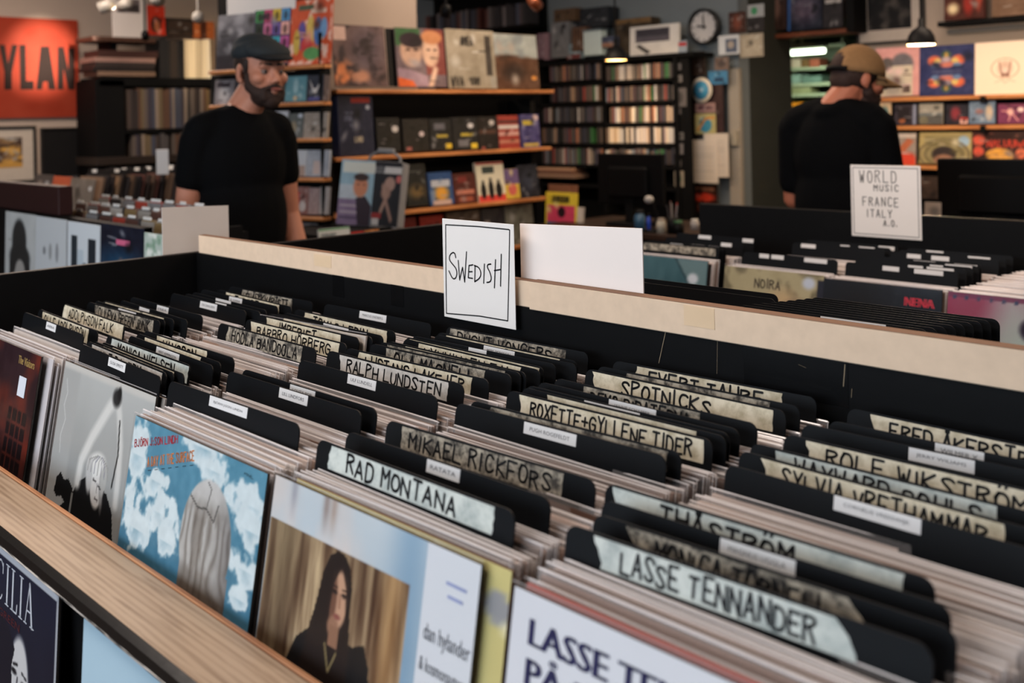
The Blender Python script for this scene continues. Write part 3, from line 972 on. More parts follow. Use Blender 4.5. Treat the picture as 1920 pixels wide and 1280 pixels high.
a.mix(hm * np.clip((.60 - a.V) * 7, 0, 1) * .85, (74, 56, 42)); a.mix(hm * np.clip((a.V - .80) * 9, 0, 1) * .6, (214, 214, 214))
a.line([(.52, .82), (.58, .79), (.64, .80), (.70, .77), (.72, .83)], .006, (70, 68, 66)); a.line([(.64, .80), (.66, .87), (.63, .89)], .005, (80, 78, 76))
a.noise(10, 30, 30, 3)
r_blue = front_record('C', -1.262, .5500, a, 'record with clouds on blue sky and a stony head on its cover')
RED = M('red_print_ink', (190, 36, 46), .5, .3); ORANGE = M('orange_print_ink', (214, 132, 70), .5, .3)


def slanted_words(o, s, u0, v0, u1, v1, h, wd, mat, w=.314, name='lettering', jit=.05):
    ang = math.atan2(v1 - v0, u1 - u0); ln = math.hypot(u1 - u0, v1 - v0) * w
    _, w1 = text_strokes(s, h, 1.0)
    st, _ = text_strokes(s, h, ln / w1, jit, 3)
    ca, sa = math.cos(ang), math.sin(ang)
    st = [[(-w / 2 + u0 * w + p[0] * ca - p[1] * sa, v0 * w + p[0] * sa + p[1] * ca) for p in pl] for pl in st]
    return ribbon(MB(), st, wd, -.0004).build(name, mat, o)


slanted_words(r_blue, 'BJÖRN J:SON LINDH', .03, .885, .37, .970, .0084, .0013, RED)
slanted_words(r_blue, 'A DAY AT THE SURFACE', .16, .838, .51, .937, .0105, .0015, ORANGE)
slanted_words(r_blue, '- - - - - - -', .17, .820, .51, .915, .0035, .0007, INK)
slanted_words(r_blue, 'MNL', .86, .965, .92, .965, .003, .0005, INK)

# grey cover: figure in black with one arm raised
a = Art(140, bg=(150, 152, 150), seed=9)
a.grad((134, 136, 134), (176, 178, 176)).noise(6, 3, 3)
a.mix(np.clip((.22 - a.U) * 30, 0, 1), (166, 167, 165)); a.mix(np.clip((a.V - .965) * 60, 0, 1), (196, 194, 188))
a.line([(.05, .92), (.08, .86), (.06, .80), (.10, .74), (.07, .66), (.09, .58)], .008, (196, 198, 196))
a.poly([(.10, .30), (.30, .43), (.34, .50), (.46, .56), (.66, .52), (.74, .46), (.80, .30), (.80, 0), (.10, 0)], (22, 22, 23))
a.poly([(.09, .40), (.10, .47), (.14, .50), (.19, .475), (.24, .49), (.30, .46), (.31, .41), (.27, .40), (.24, .38), (.18, .40), (.13, .385)], (20, 20, 20))
a.line([(.34, .50), (.35, .60), (.43, .72), (.57, .88), (.63, .93)], .060, (212, 212, 208))
a.line([(.76, .50), (.75, .62), (.73, .74), (.68, .86), (.64, .93)], .050, (206, 206, 202)); a.line([(.70, .56), (.72, .70), (.69, .84)], .012, (30, 30, 30))
a.ell(.63, .93, .045, .04, (40, 40, 40), .3); a.ell(.65, .95, .02, .03, (24, 24, 24), .3)
a.ell(.545, .53, .066, .098, (212, 210, 206), .1, .25); a.ell(.60, .52, .02, .08, (150, 148, 146), .4, .25)
a.ell(.515, .615, .095, .052, (222, 222, 218), .2, .25); a.ell(.455, .56, .035, .08, (190, 190, 188), .2, .2); a.ell(.61, .57, .030, .07, (176, 176, 172), .2)
for k in range(7): a.line([(.52 + .01 * k, .655), (.44 + .033 * k, .625), (.43 + .037 * k, .575)], .006, (150 - 8 * (k % 3), 150 - 8 * (k % 3), 146))
a.line([(.505, .550), (.535, .545)], .009, (60, 58, 58)); a.line([(.565, .535), (.592, .525)], .009, (60, 58, 58)); a.line([(.55, .54), (.558, .50)], .007, (150, 146, 144)); a.line([(.545, .478), (.578, .472)], .009, (90, 80, 80))
a.rect(.29, .30, .31, .44, (130, 130, 128))
r_wom = front_record('B', -1.640, .6060, a, 'record with a grey cover showing a black-clad figure raising one arm')

# dark red-brown cover
a = Art(80, bg=(44, 22, 22), seed=3)
a.grad((58, 30, 26), (40, 20, 26)).cloud((110, 40, 26), .5, .75, 3, 3).noise(10, 6, 6)
for x in range(4):
    for y in range(4): a.rect(.66 + .07 * x, .40 + .08 * y, .715 + .07 * x, .465 + .08 * y, (26, 14, 16))
r_vis = front_record('A', -2.012, .5900, a, 'record with a dark red-brown cover and small gold title, at the left end')
print_text('lettering', 'The Visitors', -.157 + .70 * .314, -.157 + .93 * .314, .314 * .925, .314 * .965, r_vis, M('gold_print_ink', (190, 160, 96), .5, .3), -.0004, .0003)
MB().bbox(-.157 + .76 * .314, -.157 + .86 * .314, -.0016, -.0004, .314 * .77, .314 * .87, .0004).build('price_sticker', STICKER, r_vis)

# cover with a portrait photo on blue-grey and a white strip
a = Art(190, bg=(150, 170, 186), seed=6)
a.grad((120, 150, 172), (196, 206, 212), 'v').cloud((212, 204, 200), .45, .7, 4, 2).noise(8, 3, 6)
a.mix(np.exp(-((a.U - .72) / .09) ** 2) * .55 * np.clip((a.V - .1) * 2, 0, 1), (96, 138, 172))
for x, c_ in ((.12, (150, 150, 160)), (.30, (138, 118, 110)), (.34, (160, 140, 128))): a.mix(np.exp(-((a.U - x) / .018) ** 2) * np.clip((a.V - .88) * 9, 0, .75), c_)
ph = ((a.U > .0) & (a.U < .73) & (a.V < .87) & (a.V > .0)).astype(float)
gr = fbm(a.w, a.h, 30, 3, a.rng, 4)
wood = np.zeros_like(a.a); wood[...] = np.array((134, 110, 84)); wood += ((gr - .5) * 230)[..., None]
wood[..., 2] -= ((gr - .5) * 40)
m3 = ph[..., None]; a.a = a.a * (1 - m3) + wood * m3
a.mix(ph * np.exp(-((a.U - .66) / .05) ** 2) * .45, (190, 140, 84)); a.mix(ph * np.exp(-((a.U - .10) / .10) ** 2) * .5, (70, 56, 40))
a.poly([(.14, .0), (.16, .45), (.22, .57), (.30, .63), (.50, .63), (.555, .655), (.59, .60), (.61, .4), (.62, .0)], (26, 22, 21))
a.poly([(.385, .865), (.350, .845), (.322, .79), (.305, .70), (.275, .60), (.25, .48), (.34, .44), (.42, .46), (.485, .50), (.492, .60), (.476, .70), (.472, .78), (.455, .835), (.425, .862)], (36, 26, 22))
a.ell(.415, .735, .043, .080, (192, 150, 122), .10, .0); a.ell(.388, .73, .018, .065, (110, 76, 60), .3); a.line([(.405, .83), (.375, .77), (.365, .66)], .014, (40, 28, 24)); a.line([(.42, .83), (.452, .77), (.462, .66)], .010, (40, 28, 24))
a.ell(.40, .655, .028, .03, (150, 110, 88), .2); a.rect(.385, .60, .43, .66, (140, 102, 80))
a.ell(.392, .752, .014, .006, (30, 22, 20), .3); a.ell(.438, .752, .013, .006, (30, 22, 20), .3); a.line([(.378, .768), (.402, .768)], .006, (40, 28, 24)); a.line([(.428, .768), (.452, .766)], .006, (40, 28, 24))
a.line([(.418, .75), (.422, .715)], .008, (150, 108, 86)); a.ell(.415, .688, .018, .007, (134, 78, 70), .3)
a.line([(.37, .60), (.40, .53), (.43, .59)], .006, (150, 132, 90))
a.rect(.785, 0, 1, 1, (214, 218, 224))
a.poly([(.765, .4), (.79, .4), (.79, 0), (.74, 0)], (120, 150, 176))
r_dan = front_record('D', -.940, .5550, a, 'record with a long-haired portrait on weathered wood and a white title strip')
BLUEG = M('blue_grey_print', (150, 160, 200), .5, .3); GREYP = M('dark_grey_print', (66, 68, 76), .5, .3)
print_text('lettering', 'dan hylander', -.157 + .805 * .314, -.157 + .99 * .314, .314 * .745, .314 * .80, r_dan, GREYP)
print_text('lettering', '& kosmonauterna', -.157 + .80 * .314, -.157 + 1.0 * .314, .314 * .68, .314 * .715, r_dan, GREYP)
for k, (v, u0, u1) in enumerate([(.917, .875, .955), (.885, .885, .945)]):
    MB().box(-.157 + u0 * .314, -.157 + u1 * .314, -.0006, -.0002, .314 * v, .314 * (v + .008)).build('small_print', BLUEG, r_dan)
# the record tucked behind it with a yellow and black cover
a = Art(60, bg=(206, 194, 130), seed=2)
a.noise(10, 4, 4).poly([(.86, 0), (.90, .62), (.97, .30), (1, .2), (1, 0)], (24, 22, 20)).line([(.7, .98), (1, .86)], .03, (236, 228, 190)).ell(.96, .9, .05, .04, (150, 150, 152))
r_yel = front_record('D', -.914, .5640, a, 'record with a yellow cover just behind the portrait record', film=True, back_rgb=(120, 84, 60))

# white cover with bold dark blue title
a = Art(60, bg=(218, 220, 226), seed=2)
a.noise(4, 3, 3)
r_las = front_record('E', -.580, .5480, a, 'white record with bold dark blue title in the front right corner')
NAVY = M('navy_print_ink', (40, 38, 82), .5, .3)
print_text('lettering', 'LASSE TENNANDER', -.157 + .065 * .314, -.157 + .93 * .314, .314 * .885, .314 * .945, r_las, NAVY, -.0004, .0013)
print_text('lettering', 'PÅ LANDET', -.157 + .065 * .314, -.157 + .62 * .314, .314 * .795, .314 * .875, r_las, NAVY, -.0004, .0013)
a = Art(30, bg=(190, 110, 104), seed=8); a.noise(14, 3, 3)
front_record('E', -.577, .5580, a, 'record with a faded red cover just behind the white titled record', back_rgb=(170, 96, 90))
# two more behind the grey and brown fronts
a = Art(30, bg=(168, 160, 152), seed=8); a.noise(14, 3, 3)
front_record('B', -1.632, .6150, a, 'record with a plain grey sleeve tucked behind the grey figure cover', back_rgb=(180, 172, 166), ztop=ZR - .003)

a = Art(40, bg=(206, 196, 186), seed=8); a.noise(8, 3, 3); a.rect(.55, .90, 1, .97, (222, 206, 190)); a.rect(.72, .945, .92, .955, (60, 54, 50))
o = front_record('B', -1.628, .9440, a, 'sleeved record poking up askew among the dividers of the second column', ztop=ZT - .003, back_rgb=(200, 190, 180))
o.rotation_euler[1] = math.radians(-1.6)

# ------------------------------------------------------------------ cards and signs standing on the bin
def card(name, label, s0, s1, z0, z1, y, mat, cat='sign', t=.0012):
    o = MB().bbox(-(s1 - s0) / 2, (s1 - s0) / 2, 0, t, 0, z1 - z0, .0003).build(name, mat, None, ((s0 + s1) / 2, y, z0))
    return tag(o, label, cat)


YS = YB - .009
PS = plane_y(YS)
s0, s1, z0, z1 = PS.rect(832.5, 415, 966, 605)
sg = card('sign', 'white card sign with handwritten word in a drawn frame, on the pale board', s0, s1, z0, z1, YS - .0014, CARD)
W_, H_ = s1 - s0, z1 - z0


def zs(x, y):
    s, z = PS.sz(x, y); return s - (s0 + s1) / 2, z - z0


ribbon(MB(), [[zs(*p) for p in [(837, 421), (900, 424.5), (955, 430), (957, 431), (955.5, 520), (953.5, 601), (900, 592), (838.5, 587), (837.5, 500), (837, 421)]]], .0020, -.0004, seg=8).build('drawn_frame', INK, sg)
Z5 = lambda pts: [zs(600 + x / 2.977, 400 + y / 2.977) for x, y in pts]
word = [chaikin(Z5([(762, 246), (758, 222), (745, 216), (728, 232), (726, 258), (742, 280), (764, 305), (770, 335), (762, 362), (745, 366), (724, 320)]), 2),
        Z5([(776, 262), (784, 370), (800, 300), (812, 382), (822, 214)]), Z5([(836, 290), (832, 358), (856, 362)]), Z5([(836, 290), (858, 286)]), Z5([(834, 325), (854, 324)]),
        Z5([(870, 290), (868, 378)]), chaikin(Z5([(866, 290), (892, 300), (904, 330), (898, 360), (868, 380)]), 2), Z5([(922, 282), (918, 388)]),
        chaikin(Z5([(958, 282), (940, 284), (938, 300), (952, 325), (962, 360), (955, 382), (936, 384)]), 2), Z5([(984, 258), (978, 414)]), Z5([(1016, 228), (1012, 404)]), Z5([(978, 318), (1014, 312)])]
ribbon(MB(), word, .0023, -.0004, seg=8).build('handwriting', INK, sg)

PB = plane_y(YB + .018)
s0b, s1b, z0b, z1b = PB.rect(975.5, 423, 1204.5, 540)
q0, q1 = PB.sz(975.5, 419), PB.sz(1204.5, 428)
tag(MB().prism([(q0[0], z0b - .06), (q1[0], z0b - .06), q1, q0], 0, .002).build('blank_card', CARD_WARM, None, (0, YB + .017, 0)), 'blank white card standing behind the pale board beside the handwritten sign', 'card')
PL = plane_y(YB + .018)
PX_ = plane_x(XL - .022)
q0, q1 = PX_.sz(303.5, 389), PX_.sz(428, 385)
tag(MB().prism([(q0[0], H - .42), (q1[0], H - .42), q1, q0], 0, .002).build('blank_card', M('grey_white_card', (206, 200, 194), .6, .2, .03), None, (XL - .022, 0, 0), (0, 0, math.pi / 2)), 'blank grey-white card at the far left end of the bin', 'card')

# records on show under the ledge
rack = part(MB().box(XL, XR, .40, .455, .60, .615).box(XL, XR, .396, .402, .60, .66), 'display_rail', BLACK)
a = Art(150, bg=(18, 20, 32), seed=5)
a.grad((14, 15, 24), (26, 30, 50)).noise(5, 3, 3)
a.ell(.62, .52, .11, .20, (206, 204, 204), .08, -.08); a.poly([(.50, .72), (.575, .66), (.545, .58), (.56, .50), (.53, .42), (.55, .30), (.40, .28), (.40, .74)], (20, 21, 34))
a.ell(.575, .575, .03, .012, (22, 22, 28), .3); a.ell(.685, .555, .03, .011, (22, 22, 28), .3); a.line([(.565, .60), (.61, .61)], .012, (20, 20, 26)); a.line([(.66, .595), (.71, .585)], .010, (20, 20, 26))
a.line([(.615, .56), (.595, .47), (.63, .455)], .014, (60, 58, 64)); a.ell(.62, .40, .035, .016, (24, 20, 26), .3); a.rect(0, .972, 1, 1, (196, 198, 204)); a.rect(.985, 0, 1, 1, (170, 172, 178))
W3 = .314
ZD = H - .5349
cec = front_record('X', -1.2265 - W3, .4395, a, 'dark blue record with white serif title and a pale face, under the oak ledge', ztop=ZD, lean=math.radians(3.5), w=W3)


def serif_words(o, glyphs, x0, z0, hgt, mat, y=-.0005):
    mb = MB(); x = x0; k = hgt
    for g, wd in glyphs:
        w = wd * k
        th, tn = .13 * k, .035 * k
        def stem(a, b, t): ribbon(mb, [[a, b]], t, y, seg=4)
        def bar(xc, zc, ln): ribbon(mb, [[(xc - ln / 2, zc), (xc + ln / 2, zc)]], tn, y, seg=4)
        if g in 'EIL':
            xs = x + th; stem((xs, z0 + tn), (xs, z0 + k - tn), th * .75); bar(xs, z0, th * 2); bar(xs, z0 + k, th * 2)
            if g == 'E':
                for q, f in ((0, 1), (.52, .7), (1, .95)): stem((xs, z0 + q * k), (xs + w * .75 * f, z0 + q * k), tn * 1.3)
                for q, s in ((0, 1), (1, -1)): stem((xs + w * .74, z0 + q * k), (xs + w * .78, z0 + q * k + s * .2 * k), tn * 1.5)
            if g == 'L':
                stem((xs, z0), (xs + w * .7, z0), tn * 1.3); stem((xs + w * .68, z0), (xs + w * .74, z0 + .22 * k), tn * 1.6)
        if g == 'C':
            arc = [(x + w * .5 + w * .46 * math.cos(t), z0 + k * .5 + k * .5 * math.sin(t)) for t in np.linspace(.75, 5.5, 16)]
            ribbon(mb, [arc], tn * 1.4, y, seg=4); ribbon(mb, [[(px + tn, pz) for px, pz in arc[5:11]]], th * .7, y, seg=4)
            stem((x + w * .84, z0 + k * .95), (x + w * .84, z0 + k * .70), tn * 1.5)
        if g == 'A':
            stem((x + w * .12, z0), (x + w * .5, z0 + k), tn * 1.3); stem((x + w * .5, z0 + k), (x + w * .86, z0), th * .75); stem((x + w * .25, z0 + k * .33), (x + w * .72, z0 + k * .33), tn * 1.2)
            bar(x + w * .12, z0, th * 1.6); bar(x + w * .86, z0, th * 2)
        x += w + .14 * k
    return mb.build('lettering', mat, o)


SILVER = M('silver_print_ink', (206, 210, 218), .4, .4)
serif_words(cec, [('C', .55), ('E', .5), ('C', .55), ('I', .26), ('L', .46), ('I', .26), ('A', .62)], -.157 + .135 * W3, W3 * .795, W3 * .155, SILVER)
print_text('lettering', 'GREEN', -.157 + .38 * W3, -.157 + .62 * W3, W3 * .735, W3 * .765, cec, M('dull_red_print', (84, 30, 34), .5, .3), -.0005)
a = Art(30, bg=(168, 194, 208), seed=1); a.noise(3, 2, 2)
front_record('X', -1.154, .4395, a, 'plain pale blue record on show under the oak ledge', ztop=H - .5375, lean=math.radians(3.5), w=W3, film=False, back_rgb=(168, 194, 208))
a = Art(40, bg=(90, 60, 50), seed=1); a.noise(30, 3, 3)
front_record('X', -1.93, .4395, a, 'brown record on show under the far left of the oak ledge', ztop=H - .536, lean=math.radians(3.5), w=W3, film=False)

# ------------------------------------------------------------------ dividers in the rear half of the island
for k, (xl, y, zz) in enumerate([(-1.21, 1.40, -.302), (-1.225, 1.43, -.30)] + [(-.93 + .0035 * i, 1.30 + .021 * i, -.300 - .001 * i) for i in range(10)]):
    d = place('divider', DIV_ME, None, (xl + DW, y + DH * SL * .4, H + zz - DH * .99), (math.radians(4), 0, math.pi))
    tag(d, 'blank black divider beyond the pale board, %s' % (['nearer of two beside the blank card', 'farther of two beside the blank card'][k] if k < 2 else '%s of the fanned stack' % ORD[k - 2]), 'divider', 'dividers facing away behind the pale board')
    if k == 3:
        MB().bbox(.06, .16, .0016, .0022, DH - .012, DH - .0008, .0002).build('label', LABEL, d)

# ------------------------------------------------------------------ helpers for the shop behind
def shifted(P, back):
    q = P.p0 + P.b * back
    return Plane((q.x, q.y), P.ang)


def item(P, box, name, label, cat, ops=(), bg=(120, 110, 100), t=.006, lean=5.0, res=24, group=None, back=0.0, edge=None, seed=3, drop=0.0):
    """a flat printed thing (record, book, case) standing with its face on plane P"""
    Q = shifted(P, back) if back else P
    s0, s1, z0, z1 = Q.rect(*box)
    w, h = s1 - s0, z1 - z0 + drop
    o = MB().bbox(-w / 2, w / 2, .0006, t, 0, h, min(.0012, t * .2)).build(name, M('edge_%d_%d_%d' % (edge or bg), edge or bg, .55, .15, .1), None, Q.pt((s0 + s1) / 2, z0 - drop), (-math.radians(lean), 0, Q.ang))
    tag(o, label, cat, group)
    res = int(res * 1.5)
    ar = Art(max(8, int(res * min(1.6, w / h))), res, bg, seed).run(ops)
    if res > 28 and min(bg) < 150:
        rr_ = random.Random(len(label) * 7 + int(box[0]))
        ar.noise(9, 5, 5, 3).noise(7, 16, 16, 2)
        dk = tuple(int(v * .45) for v in bg); lt = tuple(int(v + (235 - v) * .45) for v in bg)
        for _ in range(rr_.randrange(2, 5)):
            x_, y_ = rr_.uniform(.08, .7), rr_.uniform(.08, .9)
            ar.line([(x_, y_), (x_ + rr_.uniform(.08, .26), y_ + rr_.uniform(-.02, .02))], rr_.uniform(.012, .03), rr_.choice([dk, lt]))
        for _ in range(3):
            ar.ell(rr_.uniform(.1, .9), rr_.uniform(.1, .9), rr_.uniform(.03, .10), rr_.uniform(.03, .10), rr_.choice([dk, lt]), .9, rr_.uniform(0, 3))
    place('cover_print', print_mesh(ar, w * .985, h * .985, None, h * .0075), o)
    return o


def seg_px(P, x0, y0, x1, y1):
    """end points of an edge of the picture that lies on plane P -> s0, s1, mean z"""
    a = P.sz(x0, y0); b = P.sz(x1, y1)
    return a[0], b[0], (a[1] + b[1]) / 2


def plank(P, parent, x0, y0, x1, y1, t, depth, mat, front=0.0, name='plank'):
    s0, s1, z = seg_px(P, x0, y0, x1, y1)
    c = P.pt((s0 + s1) / 2, z, front)
    o = MB().bbox(-(s1 - s0) / 2, (s1 - s0) / 2, 0, depth, -t, 0, .003).build(name, mat, parent)
    o.location = c - parent.location if parent else c
    o.rotation_euler = (0, 0, P.ang)
    return o


def slab(P, parent, box, back0, back1, mat, name):
    s0, s1, z0, z1 = P.rect(*box)
    o = MB().bbox(-(s1 - s0) / 2, (s1 - s0) / 2, 0, back1 - back0, 0, z1 - z0, .002).build(name, mat, parent)
    c = P.pt((s0 + s1) / 2, z0, back0)
    o.location = c - parent.location if parent else c
    o.rotation_euler = (0, 0, P.ang)
    return o


SKIN = (196, 150, 126)
# ------------------------------------------------------------------ poster wall on the far left
PW = plane_x(WALL_L + .03)
s0, s1, z0, z1 = PW.rect(-62, 33, 147.5, 221)
cv = thing('wall_canvas', 'glowing orange canvas with big black capitals on the left wall', 'canvas', PW.pt((s0 + s1) / 2, z0), (0, 0, PW.ang))
W_, H_ = s1 - s0, z1 - z0
MB().bbox(-W_ / 2, W_ / 2, .001, .03, 0, H_, .002).build('stretcher', M('orange_canvas_edge', (150, 44, 20), .7, .2), cv)
a = Art(60, 40, (142, 50, 30), 3).noise(12, 4, 4)
a.mix(np.clip((a.V - .80) * 2.2, 0, .5), (160, 50, 24)); a.ell(.56, .86, .06, .05, (150, 46, 24), .6)
place('cover_print', print_mesh(a, W_, H_, None, 0, M_print('matt_print', .7, .2)), cv)
BLK = M('black_letter_paint', (30, 16, 12), .7, .2)


def block(pts):
    q = [PW.sz(*p) for p in pts]
    m = MB().prism([(s - (s0 + s1) / 2, z - z0) for s, z in q], -.002, .0)
    m.build('letter', BLK, cv)


block([(-2, 84), (9, 84), (15, 120), (22, 84), (33, 84), (22, 135), (22, 168), (8, 168), (8, 135)])
block([(36, 84), (48, 84), (49, 152), (63, 152), (63, 168), (38, 168)])
block([(76, 87), (92, 87), (104, 168), (91, 168), (89, 153), (81, 153), (79, 168), (68, 168)])
block([(108, 88), (119, 88), (128, 132), (128, 90), (140, 90), (140, 168), (128, 168), (119, 128), (119, 168), (108, 168)])
block([(-36, 84), (-14, 84), (-7, 95), (-7, 157), (-14, 168), (-36, 168)])

fr = thing('framed_picture', 'small painting in a wide pale mat and black frame below the canvas', 'picture', PW.pt(0, 0), (0, 0, PW.ang))


def framed(P, box, inner, root, frame_mat, mat_mat, art, fw=.02):
    s0, s1, z0, z1 = P.rect(*box)
    c = P.pt((s0 + s1) / 2, z0); root.location = c
    w, h = s1 - s0, z1 - z0
    for nm, b in (('frame_side', (-w / 2, -w / 2 + fw, 0, h)), ('frame_side', (w / 2 - fw, w / 2, 0, h)), ('frame_rail', (-w / 2 + fw, w / 2 - fw, 0, fw)), ('frame_rail', (-w / 2 + fw, w / 2 - fw, h - fw, h))):
        MB().bbox(b[0], b[1], -.012, .018, b[2], b[3], .002).build(nm, frame_mat, root)
    MB().box(-w / 2 + fw, w / 2 - fw, .002, .016, fw, h - fw).build('mat_board', mat_mat, root)
    a0, a1, b0, b1 = P.rect(*inner)
    m = (s0 + s1) / 2
    place('picture_print', print_mesh(art, a1 - a0, b1 - b0, a0 - m, b0 - z0, M_print('matt_print', .7, .2)), root, (0, .0005, 0))


BFR = M('black_frame', (22, 20, 20), .45, .4)
framed(PW, (-70, 237, 68, 345), (-45, 258, 42, 315), fr, BFR, M('pale_mat_board', (178, 168, 156), .8, .1), Art(30, 24, (126, 100, 70), 4).cloud((60, 44, 36), .4, .6, 5, 5).cloud((196, 150, 70), .55, .7, 4, 4).cloud((150, 150, 150), .6, .75, 5, 5).rect(0, 0, 1, .14, (176, 134, 66)), .02)
fr = thing('framed_picture', 'black square framed panel hanging right of the small painting', 'picture', (0, 0, 0), (0, 0, PW.ang))
framed(PW, (77, 239, 153, 330), (82, 245, 148, 325), fr, BFR, BLACK_MATT, Art(10, 10, (14, 13, 14), 4).noise(3), .015)

# ------------------------------------------------------------------ tall black shelf of records in the left corner
PS1 = plane_x(-7.45)
sh = thing('record_shelf', 'tall black shelf of upright records in the left corner', 'shelf', PS1.pt(PS1.sz(300, 250)[0], 0))
slab(PS1, sh, (186, 150, 240, 800), .0, .36, BLACK_MATT, 'side_panel')
slab(PS1, sh, (425, 150, 440, 800), .0, .36, BLACK_MATT, 'side_panel')
slab(PS1, sh, (236, 150, 425, 800), .34, .36, BLACK_MATT, 'back_panel')
for y, nm in ((146, 'top_board'), (240, 'shelf_board'), (291, 'shelf_board')):
    slab(PS1, sh, (186 if y < 200 else 236, y, 428, y + (16 if y < 200 else 8)), .0, .35, BLACK_MATT, nm)
slab(PS1, sh, (172, 292, 345, 306), -.10, .30, M('dark_brown_board', (40, 32, 28), .5, .3), 'base_board')
slab(PS1, sh, (240, 306, 425, 700), -.02, .02, BLACK_MATT, 'base_cabinet')
SPINES = M_random('record_spines', [(92, 82, 76), (70, 60, 56), (120, 108, 100), (50, 44, 44), (66, 70, 84), (104, 90, 70), (40, 38, 40), (134, 120, 108), (90, 66, 54), (60, 56, 66), (112, 92, 60), (78, 74, 74)], .5, .3)


def spine_row(P, x0, x1, yt, yb, label, group, name, cat, mat, wmin, wmax, depth, back=.004, seed=1, hvar=.012, tilt=2.0, skip=0.0, mats=None):
    r = random.Random(seed)
    s0, _, z0, z1 = P.rect(x0, yt, x1, yb); s1 = P.rect(x0, yt, x1, yb)[1]
    s = s0; out = []
    while s < s1 - wmin * .6:
        w = r.uniform(wmin, wmax)
        if r.random() < skip: s += w * 2; continue
        h = (z1 - z0) - abs(r.gauss(0, hvar))
        o = place(name, BOXME, None, P.pt(s + w / 2, z0, back + r.uniform(0, .006)), (0, math.radians(r.choice([0, 0, r.uniform(-tilt, tilt)])), P.ang))
        o.scale = (w * .94, depth, h)
        o.data = BOXME_BY(mat if mats is None else r.choice(mats))
        tag(o, label, cat, group); out.append(o)
        s += w
    return out


_bx = {}


def BOXME_BY(mat):
    if mat.name not in _bx:
        _bx[mat.name] = MB().box(-.5, .5, 0, 1, 0, 1).mesh('case', mat)
    return _bx[mat.name]


BOXME = BOXME_BY(SPINES)
spine_row(PS1, 240, 402, 165, 240, 'record spine on the middle board of the tall black corner shelf', 'records on the middle board of the corner shelf', 'record', 'record', SPINES, .016, .036, .3, seed=3)
spine_row(PS1, 240, 346, 250, 291, 'record spine on the low board of the tall black corner shelf', 'records on the low board of the corner shelf', 'record', 'record', SPINES, .016, .036, .3, seed=4, skip=.12)
spine_row(PS1, 300, 347, 72, 146, 'dark book spine on top of the corner shelf', 'dark books on the corner shelf', 'book', 'book', M_random('dark_spines', [(26, 25, 27), (34, 30, 30), (20, 20, 24), (44, 36, 32)], .5), .02, .03, .25, seed=6)
spine_row(PS1, 348, 404, 72, 148, 'cream book spine lit by a lamp on top of the corner shelf', 'cream books on the corner shelf', 'book', 'book', M_random('cream_spines', [(226, 206, 172), (200, 182, 150), (236, 222, 196), (120, 100, 80), (232, 214, 180)], .5), .02, .045, .25, seed=8)
for k, (x0, x1, y0, y1, c) in enumerate([(184, 292, 134, 143, (120, 96, 80)), (176, 290, 126, 134, (34, 28, 28)), (180, 291, 117, 126, (52, 44, 42)), (178, 292, 108, 117, (150, 118, 108)), (186, 296, 95, 108, (60, 36, 32))]):
    o = slab(PS1, None, (x0, y0, x1, y1), .0, .28, M('box_tone_%d' % k, c, .6, .3, .2, 30), 'flat_box')
    tag(o, '%s flat box of the stack on the corner shelf, counted from the bottom' % ORD[k], 'box', 'stacked flat boxes on the corner shelf')
wd = slab(PS1, None, (172, 70, 290, 79), -.02, .3, M('dark_wood_board', (70, 46, 36), .5, .3), 'wall_board'); tag(wd, 'short dark wooden board above the stacked flat boxes', 'shelf board')
tag(slab(PS1, None, (214, 79, 225, 96), .05, .3, BLACK_MATT, 'bracket'), 'small black bracket under the short dark wooden board', 'bracket')
item(PS1, (212, -6, 276, 71), 'framed_print', 'white framed print with grey landscape on the short dark board', 'picture', [('rect', .12, .62, .80, .95, (96, 88, 88)), ('rect', .15, .64, .76, .80, (50, 46, 46))], (206, 200, 196), .02, 2)
item(PS1, (278, 10, 310, 66), 'book', 'red book with a face on its cover beside the white framed print', 'book', [('ell', .45, .35, .30, .28, (40, 26, 22)), ('ell', .5, .3, .16, .2, (150, 90, 60))], (168, 44, 26), .03, 2)
item(PS1, (312, 34, 362, 68), 'book', 'dark ribbed box beside the red book under the ceiling', 'box', [('rect', .05, .05 + .12 * k, .95, .10 + .12 * k, (60, 44, 36)) for k in range(8)], (26, 22, 20), .05, 0)
item(PS1, (364, 40, 402, 72), 'book', 'orange brown book on the right end of the corner shelf', 'book', [('rect', .3, 0, .6, 1, (60, 30, 20))], (150, 80, 40), .05, 0)

# ------------------------------------------------------------------ low rack of records along the far left aisle
PR = plane_y(1.30)
rk = thing('record_rack', 'low dark rack with white covers on its front, beyond the left end of the bin', 'record rack', (-4.0, 1.45, 0))
RK = rk.location.copy()


def rpart(mb, name, mat):
    o = mb.build(name, mat, rk); o.location = -RK; return o


